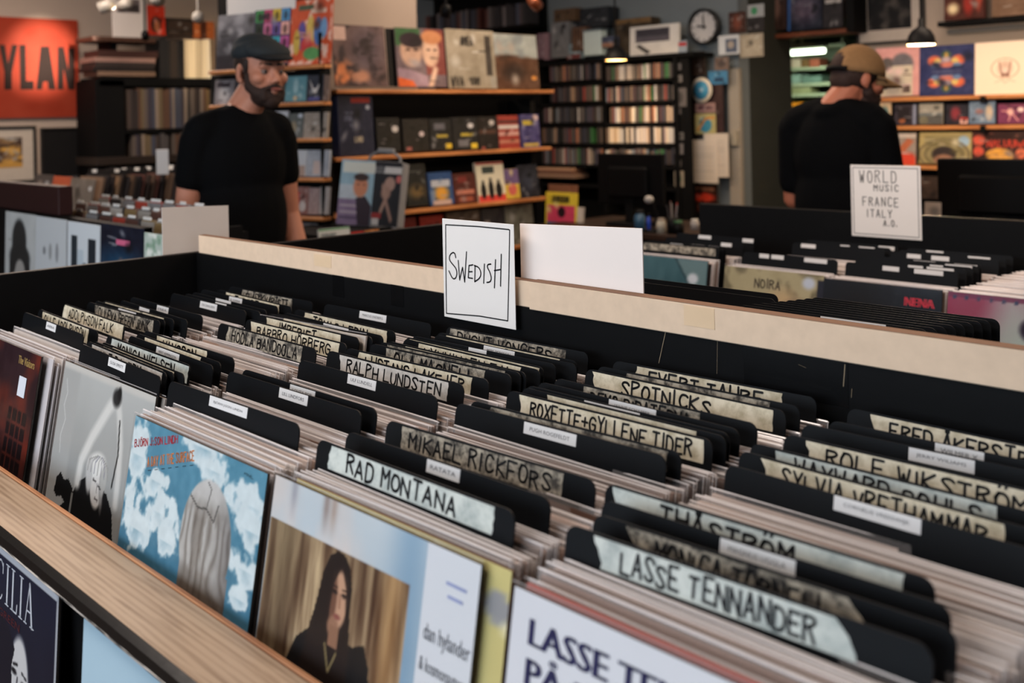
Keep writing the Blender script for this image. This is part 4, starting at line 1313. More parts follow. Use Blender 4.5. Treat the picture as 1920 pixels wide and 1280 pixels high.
zr = PR.sz(150, 428)[1]
xl, xr = -4.75, -2.98
rpart(MB().box(xl, xr, 1.335, 1.36, 0, zr + .02), 'front_panel', BLACK_MATT)
rpart(MB().box(xl, xr, 1.36, 1.68, .95, .97), 'bin_floor', BLACK_MATT)
rpart(MB().box(xl, xr, 1.66, 1.68, 0, zr - .02), 'rear_panel', BLACK_MATT)
rpart(MB().box(xr - .02, xr, 1.36, 1.66, 0, zr + .0), 'side_panel', BLACK_MATT)
rpart(MB().box(xl, xr, 1.27, 1.335, .78, .80), 'display_ledge', BLACK_MATT)
rpart(MB().box(xl, xr, 1.322, 1.362, zr + .004, zr + .022), 'top_rail', BLACK_MATT)
G_ = 'covers on the front of the low left rack'
item(PR, (7, 400, 63, 540), 'record', 'pale cover with a tall black hat-like shape, leftmost on the low left rack', 'record', [('noise', 10, 3, 3), ('ell', .48, .62, .24, .30, (34, 38, 40)), ('ell', .5, .40, .34, .20, (32, 36, 38)), ('rect', .12, .62, .2, .63, (120, 120, 118)), ('ell', .52, .22, .16, .16, (150, 148, 144)), ('rect', .16, 0, .34, .35, (30, 34, 36)), ('rect', .68, 0, .84, .35, (30, 34, 36))], (178, 182, 182), .004, 2, 40, G_)
item(PR, (64, 409, 121, 540), 'record', 'white cover with small grey marks, second on the low left rack', 'record', [('ell', .3, .52, .05, .06, (120, 124, 128)), ('ell', .5, .52, .05, .12, (140, 144, 146)), ('ell', .72, .52, .05, .14, (136, 140, 144))], (186, 192, 196), .004, 2, 40, G_)
item(PR, (108, 414, 126, 540), 'record', 'red cover half hidden behind the second white cover', 'record', [], (120, 30, 26), .004, 2, 12, G_, back=.012)
item(PR, (124, 419, 184, 545), 'record', 'white cover with two dark upright bars, third on the low left rack', 'record', [('rect', .12, .0, .32, .80, (34, 44, 52)), ('rect', .66, .0, .90, .78, (30, 38, 46)), ('rect', .32, 0, .52, .60, (176, 190, 200)), ('rect', .50, 0, .6, .42, (60, 76, 86))], (198, 206, 212), .004, 2, 40, G_)
item(PR, (186, 424, 266, 545), 'record', 'dark blue cover with a small pink title on the low left rack', 'record', [('ell', .45, .35, .5, .28, (22, 60, 88), .6), ('rect', .38, .70, .70, .78, (196, 96, 130)), ('ell', .5, .30, .08, .18, (170, 110, 90), .3)], (14, 20, 36), .004, 2, 40, G_)
item(PR, (268, 440, 325, 550), 'record', 'pale green and white patterned cover at the right of the low left rack', 'record', [('cloud', (120, 150, 130), .5, .7, 8, 8), ('cloud', (214, 220, 214), .5, .7, 5, 5)], (170, 184, 176), .004, 2, 40, G_)
bx = MB().bbox(-.40, .40, 0, .05, 0, .10, .004).build('crate', M('dark_maroon_box', (40, 17, 17), .6, .2, .15), None, None)
p = PR.sz(60, 405); bx.location = (plane_y(1.335).sz(110, 400)[0] - .40, 1.335, zr + .022); tag(bx, 'dark maroon box on top of the low left rack', 'box')
# small cases standing in the rack, with white label tabs
rr = random.Random(4)
CASEM = [M('case_%d' % k, c, .4, .4, .15, 40) for k, c in enumerate([(120, 120, 122), (150, 56, 44), (80, 54, 48), (50, 48, 50), (140, 136, 130), (100, 72, 64), (34, 34, 38), (160, 156, 150), (120, 100, 66)])]
TAB = M('white_tab', (205, 206, 204), .5, .3, .05)
for i in range(26):
    x = -3.93 + (i % 9) * .108 + rr.uniform(-.008, .008); row = i // 9
    y = 1.40 + row * .085
    o = thing('case', 'small sleeved case, %s from the left in the %s row of the low left rack' % (ORD[i % 9], ORD[row]), 'case', (x, y, .97), (math.radians(-9), 0, 0), 'small cases in the low left rack')
    hh = zr - .97 + .030 + row * .016
    MB().bbox(-.05, .05, 0, .012, 0, hh, .001).build('sleeve', rr.choice(CASEM), o)
    MB().bbox(-.045, .045, -.004, 0, hh - .10, hh - .006, .0005).build('front_card', rr.choice(CASEM), o)
    MB().bbox(-.045 + rr.uniform(0, .02), .0 + rr.uniform(0, .04), .0, .004, hh - .004, hh + .008, .001).build('label_tab', TAB, o)
# bigger record bin beyond it
PR2 = plane_y(2.18)
rb = thing('record_bin', 'dark bin of leaning records in front of the tall corner shelf', 'record bin', (-6.1, 2.6, 0))
RB = rb.location.copy()
for nm, b in (('front_panel', (-6.75, -5.2, 2.14, 2.16, 0, 1.05)), ('rear_panel', (-6.75, -5.2, 3.1, 3.12, 0, 1.20)), ('bin_floor', (-6.75, -5.2, 2.16, 3.1, .88, .90)), ('side_panel', (-5.22, -5.2, 2.16, 3.1, 0, .98))):
    o = MB().box(*b).build(nm, BLACK_MATT, rb); o.location = -RB
GRP = 'records in the bin by the tall corner shelf'
zt2 = PR2.sz(140, 330)[1]
for k, (box, bgc, ops) in enumerate([((46, 326, 80, 430), (70, 64, 62), [('rect', .2, .2, .45, .9, (120, 110, 104)), ('rect', .6, .3, .8, .9, (150, 150, 152))]), ((81, 330, 114, 430), (176, 80, 50), [('rect', .1, .6, .9, .85, (214, 170, 80)), ('ell', .5, .4, .3, .15, (150, 40, 30))]), ((115, 334, 160, 430), (112, 104, 96), [('noise', 16, 4, 4), ('ell', .85, .82, .07, .05, (190, 190, 190)), ('line', [(.1, .2), (.5, .7), (.9, .3)], .04, (90, 84, 78))])]):
    item(PR2, box, 'record', ['grey striped cover at the left end of the corner bin', 'red and yellow cover in the front of the corner bin', 'grey taupe cover at the right front of the corner bin'][k], 'record', ops, bgc, .006, 12, 28, GRP)
s_r = PR2.sz(161, 380)[0]
SIDE = M_random('worn_sleeve_sides', [(84, 66, 56), (110, 86, 68), (60, 50, 46), (130, 104, 84), (48, 42, 42), (96, 60, 54), (72, 64, 62), (150, 120, 92), (40, 36, 38)], .5)
rr = random.Random(9)
y = 2.215; k = 0
while y < 2.92:
    o = place('record', BOXME_BY(SIDE), None, (s_r - .16 + rr.uniform(-.006, .006), y, zt2 - .31), (math.radians(-12), 0, 0))
    o.scale = (.315, rr.uniform(.010, .018), .312 + rr.uniform(-.006, .004))
    tag(o, 'worn sleeve seen edge-on in the nearest column of the corner bin', 'record', 'edge-on records in the corner bin')
    if k % 3 == 1:
        d = thing('divider', 'black divider with a pale tab, %s from the front in the corner bin' % ORD[k // 3], 'divider', (s_r - .16 - (k % 4) * .04, y + .02, zt2 - .31), (math.radians(-12), 0, 0), 'dividers in the corner bin')
        MB().bbox(-.15, .15, 0, .003, 0, .345, .001).build('card', DIVIDER, d)
        q = rr.uniform(-.1, .06)
        MB().bbox(q, q + .06, -.003, 0, .325, .343, .0005).build('label_tab', TAB, d)
    y += o.scale[1] + rr.uniform(.004, .02); k += 1
tgc = PS1.rect(294, 280, 317, 328)
pcd = thing('price_card', 'small white card on a thin stick left of the man in the flat cap', 'card', at_depth(305, 327, 5.4), (0, 0, YAW))
MB().bbox(-.032, .032, 0, .004, 0, .13, .001).build('card', CARD, pcd)
MB().tube([(0, .008, .1), (0, .008, -pcd.location.z)], .004, 6).build('stick', BLACK_MATT, pcd)
MB().lathe([(.0005, .012), (.07, .010), (.07, 0), (.0005, 0)], 20, 0, Matrix.Translation((0, .008, -pcd.location.z))).build('foot', BLACK_MATT, pcd)

# ------------------------------------------------------------------ partition with the magazine shelf
structure('wall_partition', MB().box(-5.0, -4.80, 2.9, 3.84, 0, 3.0), WALLM)
PM = plane_x(-4.45)
ms = thing('magazine_shelf', 'black display shelf with orange pine boards full of books and records', 'shelf', PM.pt(PM.sz(820, 300)[0], 0))
slab(PM, ms, (619, 40, 626, 700), -.0, .30, BLACK_MATT, 'side_panel')
slab(PM, ms, (622, 172, 1016, 700), .28, .30, BLACK_MATT, 'back_panel')
slab(PM, ms, (1013, 185, 1021, 700), .06, .30, BLACK_MATT, 'side_panel')
for (x0, y0, x1, y1) in [(625, 163, 1033, 173), (623, 291, 1028, 279), (623, 404, 1022, 371), (623, 505, 1018, 455)]:
    plank(PM, ms, x0, y0, x1, y1, .020, .26, PLANK, -.03)
g = 'records on the top board of the magazine shelf'
item(PM, (627, 46, 727, 162), 'record', 'brown purple cover with a glowing orange corner and a pink sticker', 'record', [('noise', 26, 4, 4), ('ell', .62, .60, .30, .34, (92, 78, 84), .5), ('ell', .16, .20, .20, .20, (206, 128, 84), .4), ('ell', .50, .16, .16, .10, (186, 134, 108), .4), ('cloud', (60, 50, 52), .5, .7, 6, 6), ('rect', .03, .76, .25, .97, (206, 176, 166))], (104, 84, 82), .006, 5, 40, g)
item(PM, (729, 52, 745, 162), 'record', 'black sleeve edge between the purple cover and the painted faces', 'record', [], (16, 15, 16), .006, 5, 8, g, back=.02)
item(PM, (746, 52, 838, 163), 'record', 'cover painted with two pale faces on the magazine shelf', 'record', [('rect', 0, .7, .5, 1, (60, 96, 60)), ('rect', .6, .2, 1, 1, (120, 62, 56)), ('ell', .30, .60, .22, .26, (196, 160, 138)), ('ell', .32, .80, .24, .13, (46, 34, 40)), ('ell', .70, .62, .18, .28, (206, 170, 146)), ('ell', .74, .86, .22, .12, (190, 130, 90)), ('poly', [(0, 0), (0, .32), (.28, .28), (.60, .18), (.62, 0)], (150, 126, 138)), ('poly', [(0, 0), (0, .16), (.3, .1), (.36, 0)], (206, 96, 48)), ('line', [(.66, .0), (.78, .30)], .10, (206, 172, 150)), ('ell', .24, .63, .05, .02, (50, 36, 34)), ('ell', .40, .63, .05, .02, (50, 36, 34)), ('ell', .66, .64, .04, .02, (60, 44, 40)), ('ell', .80, .64, .04, .02, (60, 44, 40)), ('noise', 10, 8, 8)], (108, 92, 96), .006, 5, 48, g)
item(PM, (841, 55, 932, 166), 'record', 'weathered beige cover with black scrawls on the magazine shelf', 'record', [('noise', 20, 6, 6), ('words', 'AMEA', .30, .74, .14, .03, (34, 32, 30), .5), ('words', 'WVA', .05, .03, .16, .03, (44, 40, 36), .6), ('words', 'VAM', .44, .06, .12, .03, (44, 40, 36), .6), ('rect', .80, .22, .93, .92, (66, 60, 54)), ('rect', .86, .0, 1, .2, (150, 146, 134))], (150, 140, 122), .006, 5, 48, g)
item(PM, (931, 63, 1012, 167), 'record', 'cover with pale sky over brown moorland at the right of the shelf', 'record', [('grad', (66, 44, 34), (120, 86, 60)), ('rect', 0, .56, 1, 1, (158, 164, 160)), ('ell', .3, .55, .5, .07, (76, 52, 40), .4), ('cloud', (120, 128, 130), .5, .8, 4, 4), ('rect', 0, 0, 1, .56, (84, 56, 40)), ('ell', .4, .3, .25, .16, (50, 36, 30), .5), ('ell', .88, .2, .07, .04, (196, 130, 60)), ('noise', 12, 6, 6)], (120, 100, 80), .006, 5, 40, g)
o = item(PM, (636, 178, 702, 291), 'boxed_set', 'navy blue boxed set on the second board of the magazine shelf', 'box set', [('rect', .38, .88, .92, .96, (150, 44, 36)), ('ell', .86, .80, .06, .04, (170, 176, 190)), ('words', 'SINAUN', .20, .66, .06, .012, (90, 96, 120), .7), ('words', 'SPRING', .18, .58, .06, .012, (90, 96, 120), .7), ('words', 'TAL', .30, .48, .06, .012, (90, 96, 120), .7), ('words', 'LUND', .45, .22, .08, .02, (170, 160, 140), .8)], (34, 38, 58), .06, 3, 48, None, edge=(74, 84, 124))
gb = 'books on the second board of the magazine shelf'
for k, (b, c, ops, lb) in enumerate([((708, 220, 752, 284), (26, 25, 26), [('ell', .8, .66, .14, .10, (196, 190, 186))], 'dark book with a white round sticker next to the navy boxed set'),
    ((757, 222, 806, 283), (30, 27, 26), [('ell', .72, .52, .10, .08, (196, 180, 180)), ('rect', .1, .02, .3, .12, (150, 90, 84))], 'dark book with a low round sticker on the second board'),
    ((808, 222, 849, 281), (28, 28, 30), [('rect', .3, .40, .8, .48, (170, 150, 60)), ('rect', .68, .03, .95, .2, (214, 182, 50)), ('rect', .2, .65, .7, .85, (90, 90, 98))], 'dark book with yellow tag, left one of a pair'),
    ((851, 219, 898, 281), (30, 30, 32), [('rect', .3, .42, .8, .50, (180, 160, 60)), ('rect', .70, .03, .95, .2, (220, 190, 56)), ('ell', .72, .74, .12, .08, (206, 204, 206)), ('rect', .2, .1, .6, .3, (110, 108, 112))], 'dark book with yellow tag and white sticker, right one of a pair'),
    ((899, 218, 936, 281), (32, 27, 26), [('ell', .7, .82, .14, .08, (190, 184, 180)), ('rect', .05, .5, .9, .6, (80, 54, 44)), ('ell', .2, .05, .1, .05, (150, 80, 70))], 'dark brown book left of the red striped book'),
    ((937, 216, 975, 279), (150, 60, 50), [('rect', 0, .60, 1, .72, (206, 196, 190)), ('rect', 0, .78, 1, .86, (60, 44, 44)), ('rect', 0, .40, 1, .5, (196, 150, 140)), ('rect', 0, .18, 1, .26, (180, 120, 100))], 'red and white striped book on the second board'),
    ((979, 214, 1014, 278), (70, 66, 110), [('noise', 40, 5, 5), ('rect', .1, .70, .7, .84, (190, 170, 60)), ('ell', .8, .90, .16, .09, (206, 180, 176)), ('rect', .1, .05, .9, .14, (180, 160, 80))], 'violet book with yellow title at the right end of the second board')]):
    item(PM, b, 'book', lb, 'book', ops, c, .02, 5, 30, gb)
gb = 'books on the third board of the magazine shelf'
for k, (b, c, ops, lb) in enumerate([((764, 306, 804, 386), (28, 30, 30), [('rect', .2, .8, .8, .84, (90, 96, 96)), ('ell', .5, .34, .36, .16, (110, 90, 56), .5)], 'dark book with a muddy picture left on the third board'),
    ((807, 322, 852, 384), (44, 80, 132), [('ell', .5, .35, .3, .25, (220, 160, 60), .4), ('rect', .1, .55, .9, .75, (190, 196, 206)), ('rect', .1, 0, .9, .15, (196, 170, 160))], 'blue book with an orange picture on the third board'),
    ((853, 324, 896, 381), (80, 36, 30), [('rect', .1, .3, .9, .45, (190, 120, 100)), ('rect', .2, .05, .8, .22, (150, 80, 60)), ('rect', .2, .7, .6, .9, (120, 44, 40))], 'dark red book on the third board'),
    ((898, 303, 950, 378), (220, 214, 190), [('rect', 0, 0, 1, .16, (206, 70, 62)), ('rect', 0, .94, 1, 1, (150, 40, 40)), ('rect', .2, .72, .65, .90, (60, 70, 66)), ('ell', .2, .28, .10, .20, (24, 24, 24)), ('ell', .48, .30, .10, .24, (24, 24, 24)), ('ell', .76, .28, .12, .20, (24, 24, 24)), ('ell', .2, .50, .05, .05, (30, 30, 30)), ('ell', .48, .56, .05, .05, (30, 30, 30)), ('ell', .76, .50, .05, .05, (30, 30, 30))], 'cream book with black figures and a red foot on the third board'),
    ((949, 316, 976, 372), (206, 176, 70), [('rect', 0, .5, 1, 1, (110, 90, 130)), ('ell', .5, .3, .3, .2, (200, 100, 90))], 'narrow yellow and violet book beside the cream book'),
    ((975, 308, 1013, 371), (34, 36, 44), [('noise', 24, 5, 5), ('ell', .5, .5, .3, .3, (60, 64, 76), .5)], 'dark slate book at the right end of the third board')]):
    item(PM, b, 'book', lb, 'book', ops, c, .02, 8, 30, gb)
gb = 'magazines on the low board of the magazine shelf'
for b, c, ops, lb in [((738, 408, 785, 480), (96, 24, 22), [('ell', .3, .72, .12, .08, (190, 180, 176))], 'dark red magazine low on the shelf behind the carrier'), ((792, 404, 836, 478), (130, 36, 30), [('rect', .2, .5, .8, .8, (90, 24, 22))], 'red magazine low on the shelf'), ((842, 394, 905, 470), (72, 60, 52), [('noise', 26, 6, 6)], 'brown patterned magazine low on the shelf'), ((908, 390, 950, 465), (48, 46, 48), [('words', 'MMWM', .1, .6, .1, .03, (130, 120, 116), .6)], 'dark magazine with grey lettering low on the shelf'), ((952, 382, 1004, 460), (104, 104, 92), [('noise', 26, 6, 6)], 'grey-green magazine at the right end of the low board')]:
    item(PM, b, 'magazine', lb, 'magazine', ops, c, .01, 6, 24, gb)
PM2 = plane_x(-3.96)
for b, c, ops, lb in [((603, 427, 662, 500), (196, 204, 206), [('rect', 0, .95, 1, 1, (70, 140, 90)), ('words', 'SONIC', .08, .72, .14, .05, (110, 120, 124), .8), ('ell', .7, .5, .1, .06, (30, 30, 30))], 'white magazine with grey title at the foot of the narrow shelf'), ((664, 434, 688, 500), (170, 40, 34), [('ell', .5, .6, .3, .2, (220, 190, 190))], 'red magazine at the foot of the shelf'), ((690, 430, 717, 500), (180, 120, 70), [('noise', 40, 4, 4)], 'orange patterned magazine at the foot of the shelf')]:
    item(PM2, b, 'magazine', lb, 'magazine', ops, c, .01, 8, 24, 'magazines at the foot of the magazine shelf')
PC = Plane(at_depth(690, 350, 4.98), math.radians(34))
zbx = PC.rect(628, 300, 742, 425)[2]
bs0, bs1 = PM2.sz(606, 480)[0], PM2.sz(752, 480)[0]
tag(MB().bbox(-4.40, -3.985, bs0, bs1, 0, zbx, .003).build('display_box', BLACK_MATT, None), 'low black box holding magazines at the foot of the shelf', 'box')

# grey magazine carrier with a handle
mc = thing('magazine_carrier', 'grey carrier box with handle and two magazine covers on its front', 'carrier')
s0, s1, z0, z1 = PC.rect(628, 300, 742, 425)
W_, H_ = s1 - s0, z1 - z0
mc.location = PC.pt((s0 + s1) / 2, z0); mc.rotation_euler = (math.radians(-9), math.radians(4), PC.ang)
GREYP2 = M('grey_ribbed_plastic', (120, 122, 126), .45, .4, .06, 40)
MB().bbox(-W_ / 2, W_ / 2, .004, .10, 0, H_, .003).build('body', GREYP2, mc)
for k in range(8):
    MB().bbox(W_ / 2, W_ / 2 + .004, .008 + .0115 * k, .015 + .0115 * k, .01, H_ - .004, .001).build('rib', M('pale_grey_rib', (150, 152, 156), .5, .4), mc)
MB().tube([(-W_ * .12, .05, H_ - .01), (-W_ * .10, .05, H_ + .025), (W_ * .02, .05, H_ + .05), (W_ * .28, .05, H_ + .05), (W_ * .40, .05, H_ + .025), (W_ * .42, .05, H_ - .01)], .007, 8).build('handle', GREYP2, mc)
MB().bbox(W_ * .02, W_ * .30, .036, .064, H_ + .042, H_ + .068, .006).build('grip', GREYP2, mc)
a = Art(44, 60, (150, 186, 206), 3).run([('rect', 0, 0, .8, .40, (134, 118, 152)), ('rect', 0, .40, .6, .62, (190, 206, 220)), ('noise', 14, 5, 8), ('rect', .05, .80, 1, .97, (214, 222, 216)), ('rect', .05, .28, .7, .31, (180, 170, 190)), ('rect', .05, .18, .7, .21, (180, 170, 190)), ('rect', .05, .10, .7, .12, (90, 78, 110)), ('ell', .62, .60, .21, .17, (206, 140, 108)), ('ell', .62, .74, .22, .06, (60, 44, 40)), ('poly', [(.5, .42), (.8, .45), (1, .3), (1, 0), (.62, 0)], (52, 40, 52)), ('ell', .55, .63, .04, .012, (70, 46, 40)), ('ell', .72, .63, .04, .012, (70, 46, 40))])
place('cover_print', print_mesh(a, W_ * .56, H_ * .98, -W_ / 2, .004), mc, (0, .001, 0))
a = Art(40, 60, (30, 30, 36), 3).run([('rect', 0, .82, 1, .93, (206, 208, 208)), ('noise', 6, 5, 5), ('words', 'MNUMANDY', .04, .84, .07, .03, (90, 92, 96), .62), ('ell', .60, .66, .20, .11, (176, 146, 134)), ('ell', .48, .52, .18, .10, (160, 130, 118), .2), ('line', [(.36, .62), (.50, .44), (.34, .24)], .10, (170, 140, 126)), ('line', [(.50, .40), (.74, .12)], .09, (160, 130, 118)), ('rect', .02, .12, .36, .22, (150, 50, 50)), ('rect', .04, .03, .30, .12, (196, 198, 200)), ('ell', .92, .74, .1, .06, (200, 110, 106)), ('rect', .0, 0, 1, .012, (196, 196, 198))])
place('cover_print', print_mesh(a, W_ * .44, H_ * .98, W_ * .06, .004), mc, (0, .0, 0))

# ------------------------------------------------------------------ narrow angled shelf of small cases
ANG = math.radians(14.2)
PN = Plane(at_depth(510, 262, 5.25), ANG)
ns = thing('case_shelf', 'narrow black shelf with pine boards of small cases behind the man', 'shelf', PN.pt(0, 0))
slab(PN, ns, (390, 135, 606, 800), .045, .055, BLACK_MATT, 'back_panel')
slab(PN, ns, (604, 60, 608, 800), .0, .055, BLACK_MATT, 'side_panel')
for (y0, y1) in [(133, 121), (199, 189), (262, 258), (333, 331), (402, 403), (475, 479)]:
    plank(PN, ns, 396, y0, 611, y1, .018, .062, PLANK, -.02)
slab(PN, ns, (396, -60, 600, 133), .045, .055, BLACK_MATT, 'top_back_panel')
item(PN, (402, 24, 476, 130), 'record', 'grey misty photograph cover left of the man with the cap', 'record', [('grad', (48, 46, 52), (128, 128, 134)), ('ell', .35, .35, .3, .4, (70, 70, 76), .5), ('cloud', (160, 160, 166), .5, .8, 4, 4), ('rect', 0, 0, 1, .25, (50, 48, 54))], (100, 100, 106), .006, 6, 36, 'covers on the narrow angled shelf')
col4 = [[(110, 140, 60), (190, 80, 120), (150, 170, 60), (200, 120, 90)], [(50, 130, 170), (196, 190, 70), (60, 170, 190), (190, 90, 150)], [(40, 60, 50), (200, 110, 150), (110, 90, 160), (230, 170, 160)], [(60, 140, 80), (190, 70, 110), (210, 180, 60), (80, 150, 200)]]
ops = []
for i in range(4):
    for j in range(4):
        ops += [('rect', .03 + .24 * i, .03 + .24 * j, .25 + .24 * i, .25 + .24 * j, col4[j][i]), ('ell', .14 + .24 * i, .13 + .24 * j, .06, .08, tuple(int(v * .5) for v in col4[j][i]))]
item(PN, (471, 12, 540, 122), 'record', 'cover with a grid of brightly coloured squares above the cap', 'record', ops, (60, 50, 80), .006, 6, 40, 'covers on the narrow angled shelf')
item(PN, (538, -4, 618, 121), 'record', 'orange cover with a crowd of colourful figures beside the wall', 'record', [('noise', 14, 4, 4), ('cloud', (230, 190, 170), .5, .6, 7, 7), ('ell', .3, .45, .10, .22, (90, 80, 150)), ('ell', .5, .50, .10, .24, (210, 180, 90)), ('ell', .68, .50, .10, .22, (70, 110, 170)), ('ell', .18, .35, .08, .2, (200, 170, 80)), ('ell', .82, .55, .08, .16, (110, 150, 190)), ('ell', .42, .30, .14, .12, (190, 60, 60)), ('ell', .55, .16, .2, .1, (90, 150, 90)), ('rect', .2, .84, .55, .92, (80, 90, 70)), ('rect', .5, .78, .85, .85, (220, 190, 170))], (206, 86, 52), .006, 6, 48, 'covers on the narrow angled shelf')
tag(slab(PN, None, (416, -90, 545, 22), .03, .04, CARD, 'white_board'), 'bright white board above the grey misty cover', 'board')
gc = 'cases on the narrow angled shelf'
for k, (b, c, ops, lb) in enumerate([((400, 149, 436, 196), (120, 116, 120), [('ell', .5, .4, .3, .4, (180, 178, 180), .4), ('rect', .1, .7, .8, .9, (60, 54, 60))], 'grey photograph case left of the man\'s neck'),
    ((533, 142, 572, 190), (96, 140, 150), [('ell', .5, .6, .12, .3, (150, 180, 186), .4), ('ell', .5, .12, .1, .1, (190, 170, 140))], 'sea-blue case right of the bearded face'),
    ((573, 140, 604, 189), (60, 62, 70), [('poly', [(.1, .9), (.4, .3), (.6, .3), (.95, .9), (.6, .5), (.4, .5)], (196, 190, 186)), ('rect', .1, 0, .9, .15, (80, 80, 130))], 'dark case with pale winged shape right of the sea-blue case'),
    ((605, 140, 615, 189), (120, 100, 90), [], 'thin brown case at the end of the second board'),
    ((503, 208, 536, 259), (196, 198, 204), [('rect', .1, .1, .9, .4, (190, 160, 140))], 'white case beside the man\'s shoulder on the third board'),
    ((537, 212, 566, 259), (96, 100, 98), [('ell', .4, .4, .2, .3, (140, 130, 110)), ('ell', .8, .9, .14, .1, (190, 196, 206))], 'grey-green case on the third board'),
    ((567, 210, 612, 259), (150, 140, 130), [('noise', 20, 5, 5)], 'tan patterned case on the third board'),
    ((553, 281, 572, 330), (196, 200, 206), [('rect', .1, 0, .9, .4, (170, 150, 140))], 'narrow white case on the fourth board'),
    ((573, 281, 615, 331), (164, 170, 180), [('noise', 24, 6, 6), ('rect', .3, .1, .6, .6, (196, 180, 176))], 'pale blue patterned case on the fourth board'),
    ((543, 350, 575, 402), (150, 110, 106), [('rect', .1, .2, .5, .8, (190, 60, 60)), ('noise', 24, 4, 4), ('ell', .7, .3, .2, .2, (206, 200, 200))], 'red and grey case on the fifth board'),
    ((576, 352, 596, 402), (170, 150, 150), [('noise', 20, 3, 6)], 'pinkish case in the middle of the fifth board'),
    ((597, 350, 614, 402), (180, 176, 176), [('noise', 16, 3, 6)], 'pale grey case at the end of the fifth board'),
    ((556, 418, 590, 474), (130, 130, 134), [('noise', 20, 4, 4)], 'grey case on the lowest board by the man\'s arm')]):
    item(PN, b, 'case', lb, 'case', ops, c, .014, 7, 26, gc, drop=.0)
# cases behind the man himself
spine_row(PN, 440, 530, 150, 196, 'case standing behind the bearded man on the narrow shelf', 'cases hidden behind the man', 'case', 'case', SPINES, .02, .03, .03, back=.008, seed=2)

# ------------------------------------------------------------------ back wall with the compact disc shelf
PD = plane_y(5.60)
cs = thing('disc_shelf', 'wide black shelf packed with compact discs on the back wall', 'shelf', PD.pt(PD.sz(1140, 250)[0], 0))
slab(PD, cs, (1003, 110, 1014, 420), .0, .22, BLACK_MATT, 'side_panel')
slab(PD, cs, (1264, 101, 1272, 420), .0, .22, BLACK_MATT, 'side_panel')
slab(PD, cs, (1129.5, 112, 1134, 400), .0, .22, BLACK_MATT, 'divider_panel')
slab(PD, cs, (1003, 105, 1272, 420), .20, .22, BLACK_MATT, 'back_panel')
rows = [(121, 151.5), (162, 191), (201, 230), (239.5, 269), (278, 308.5), (317, 347)]
for yt, yb in rows:
    plank(PD, cs, 1006, yb - 1, 1268, yb + 2, .024, .2, BLACK_MATT, 0, 'shelf_board')
plank(PD, cs, 1003, 116, 1300, 100, .03, .24, BLACK_MATT, -.01, 'top_board')
cdm_dark = M_random('dark_disc_spines', [(70, 66, 68), (54, 54, 62), (92, 84, 80), (40, 38, 42), (110, 102, 98), (64, 68, 82), (86, 62, 66), (48, 50, 50), (120, 96, 78), (74, 70, 70), (30, 30, 34), (100, 80, 84)], .35, .5)
cdm_mid = M_random('mixed_disc_spines', [(140, 116, 98), (96, 84, 76), (70, 60, 56), (168, 140, 116), (120, 130, 140), (60, 110, 66), (150, 66, 58), (190, 176, 164), (90, 84, 80), (206, 200, 194), (180, 120, 90), (50, 46, 46)], .35, .5)
cdm_lt = M_random('pale_disc_spines', [(216, 196, 172), (230, 212, 188), (190, 160, 136), (206, 196, 190), (170, 150, 150), (212, 186, 160), (236, 224, 206), (130, 106, 90), (196, 190, 196), (196, 166, 132), (100, 60, 56), (228, 216, 204)], .35, .5)
for i, (yt, yb) in enumerate(rows[:5]):
    spine_row(PD, 1016 if i > 1 else 1030, 1129, yt, yb - 1, 'disc case in the %s row of the left half of the disc shelf' % ORD[i], 'discs, left half, row %d' % (i + 1), 'disc_case', 'disc', cdm_dark, .011, .024, .14, seed=20 + i, hvar=.004, skip=.05, mats=[cdm_dark, cdm_dark, cdm_mid])
    if i < 4:
        spine_row(PD, 1135, 1263, yt - 1, yb - 1, 'disc case in the %s row of the right half of the disc shelf' % ORD[i], 'discs, right half, row %d' % (i + 1), 'disc_case', 'disc', cdm_mid, .011, .024, .14, seed=40 + i, hvar=.004, skip=.03, mats=[cdm_mid, cdm_mid, cdm_dark] if i < 2 else [cdm_lt, cdm_lt, cdm_mid, cdm_dark])
    else:
        spine_row(PD, 1135, 1263, yt, yb - 1, 'disc case in the fifth row of the right half of the disc shelf', 'discs, right half, row 5', 'disc_case', 'disc', cdm_mid, .018, .034, .14, seed=46, hvar=.01, mats=[cdm_mid, cdm_dark])
for k, (x0, y0, x1, y1, c) in enumerate([(1014, 314, 1078, 319, (190, 150, 120)), (1016, 319, 1080, 325, (120, 84, 70)), (1014, 325, 1084, 333, (150, 120, 100))]):
    tag(slab(PD, None, (x0, y0, x1, y1), -.04, .12, M('flat_case_%d' % k, c, .5, .3), 'flat_case'), '%s flat case of the pile under the disc rows' % ['topmost', 'middle', 'lowest'][k], 'case', 'flat cases under the disc rows')
# narrow strip of tiny sleeves right of the shelf
PT = plane_y(5.62)
tb = slab(PT, None, (1272, 108, 1294, 420), .0, .03, BLACK_MATT, 'pin_board'); tag(tb, 'narrow black strip pinned with small pictures beside the disc shelf', 'board')
for k, (b, c) in enumerate([((1266, 119, 1277, 131), (92, 90, 92)), ((1266, 141, 1279, 154), (110, 106, 104)), ((1262, 165, 1287, 200), (96, 92, 92)), ((1267, 203, 1277, 214), (80, 76, 76)), ((1271, 248, 1282, 262), (100, 98, 96)), ((1262, 269, 1281, 289), (112, 108, 108)), ((1265, 300, 1277, 312), (104, 98, 94)), ((1264, 320, 1282, 350), (150, 140, 124))]):
    item(PT, b, 'small_print', '%s small print pinned beside the disc shelf, from the top' % ORD[k], 'print', [('ell', .5, .5, .25, .3, (40, 90, 60) if k == 7 else tuple(int(v * .7) for v in c))], c, .003, 0, 12, 'small prints beside the disc shelf', back=-.006)

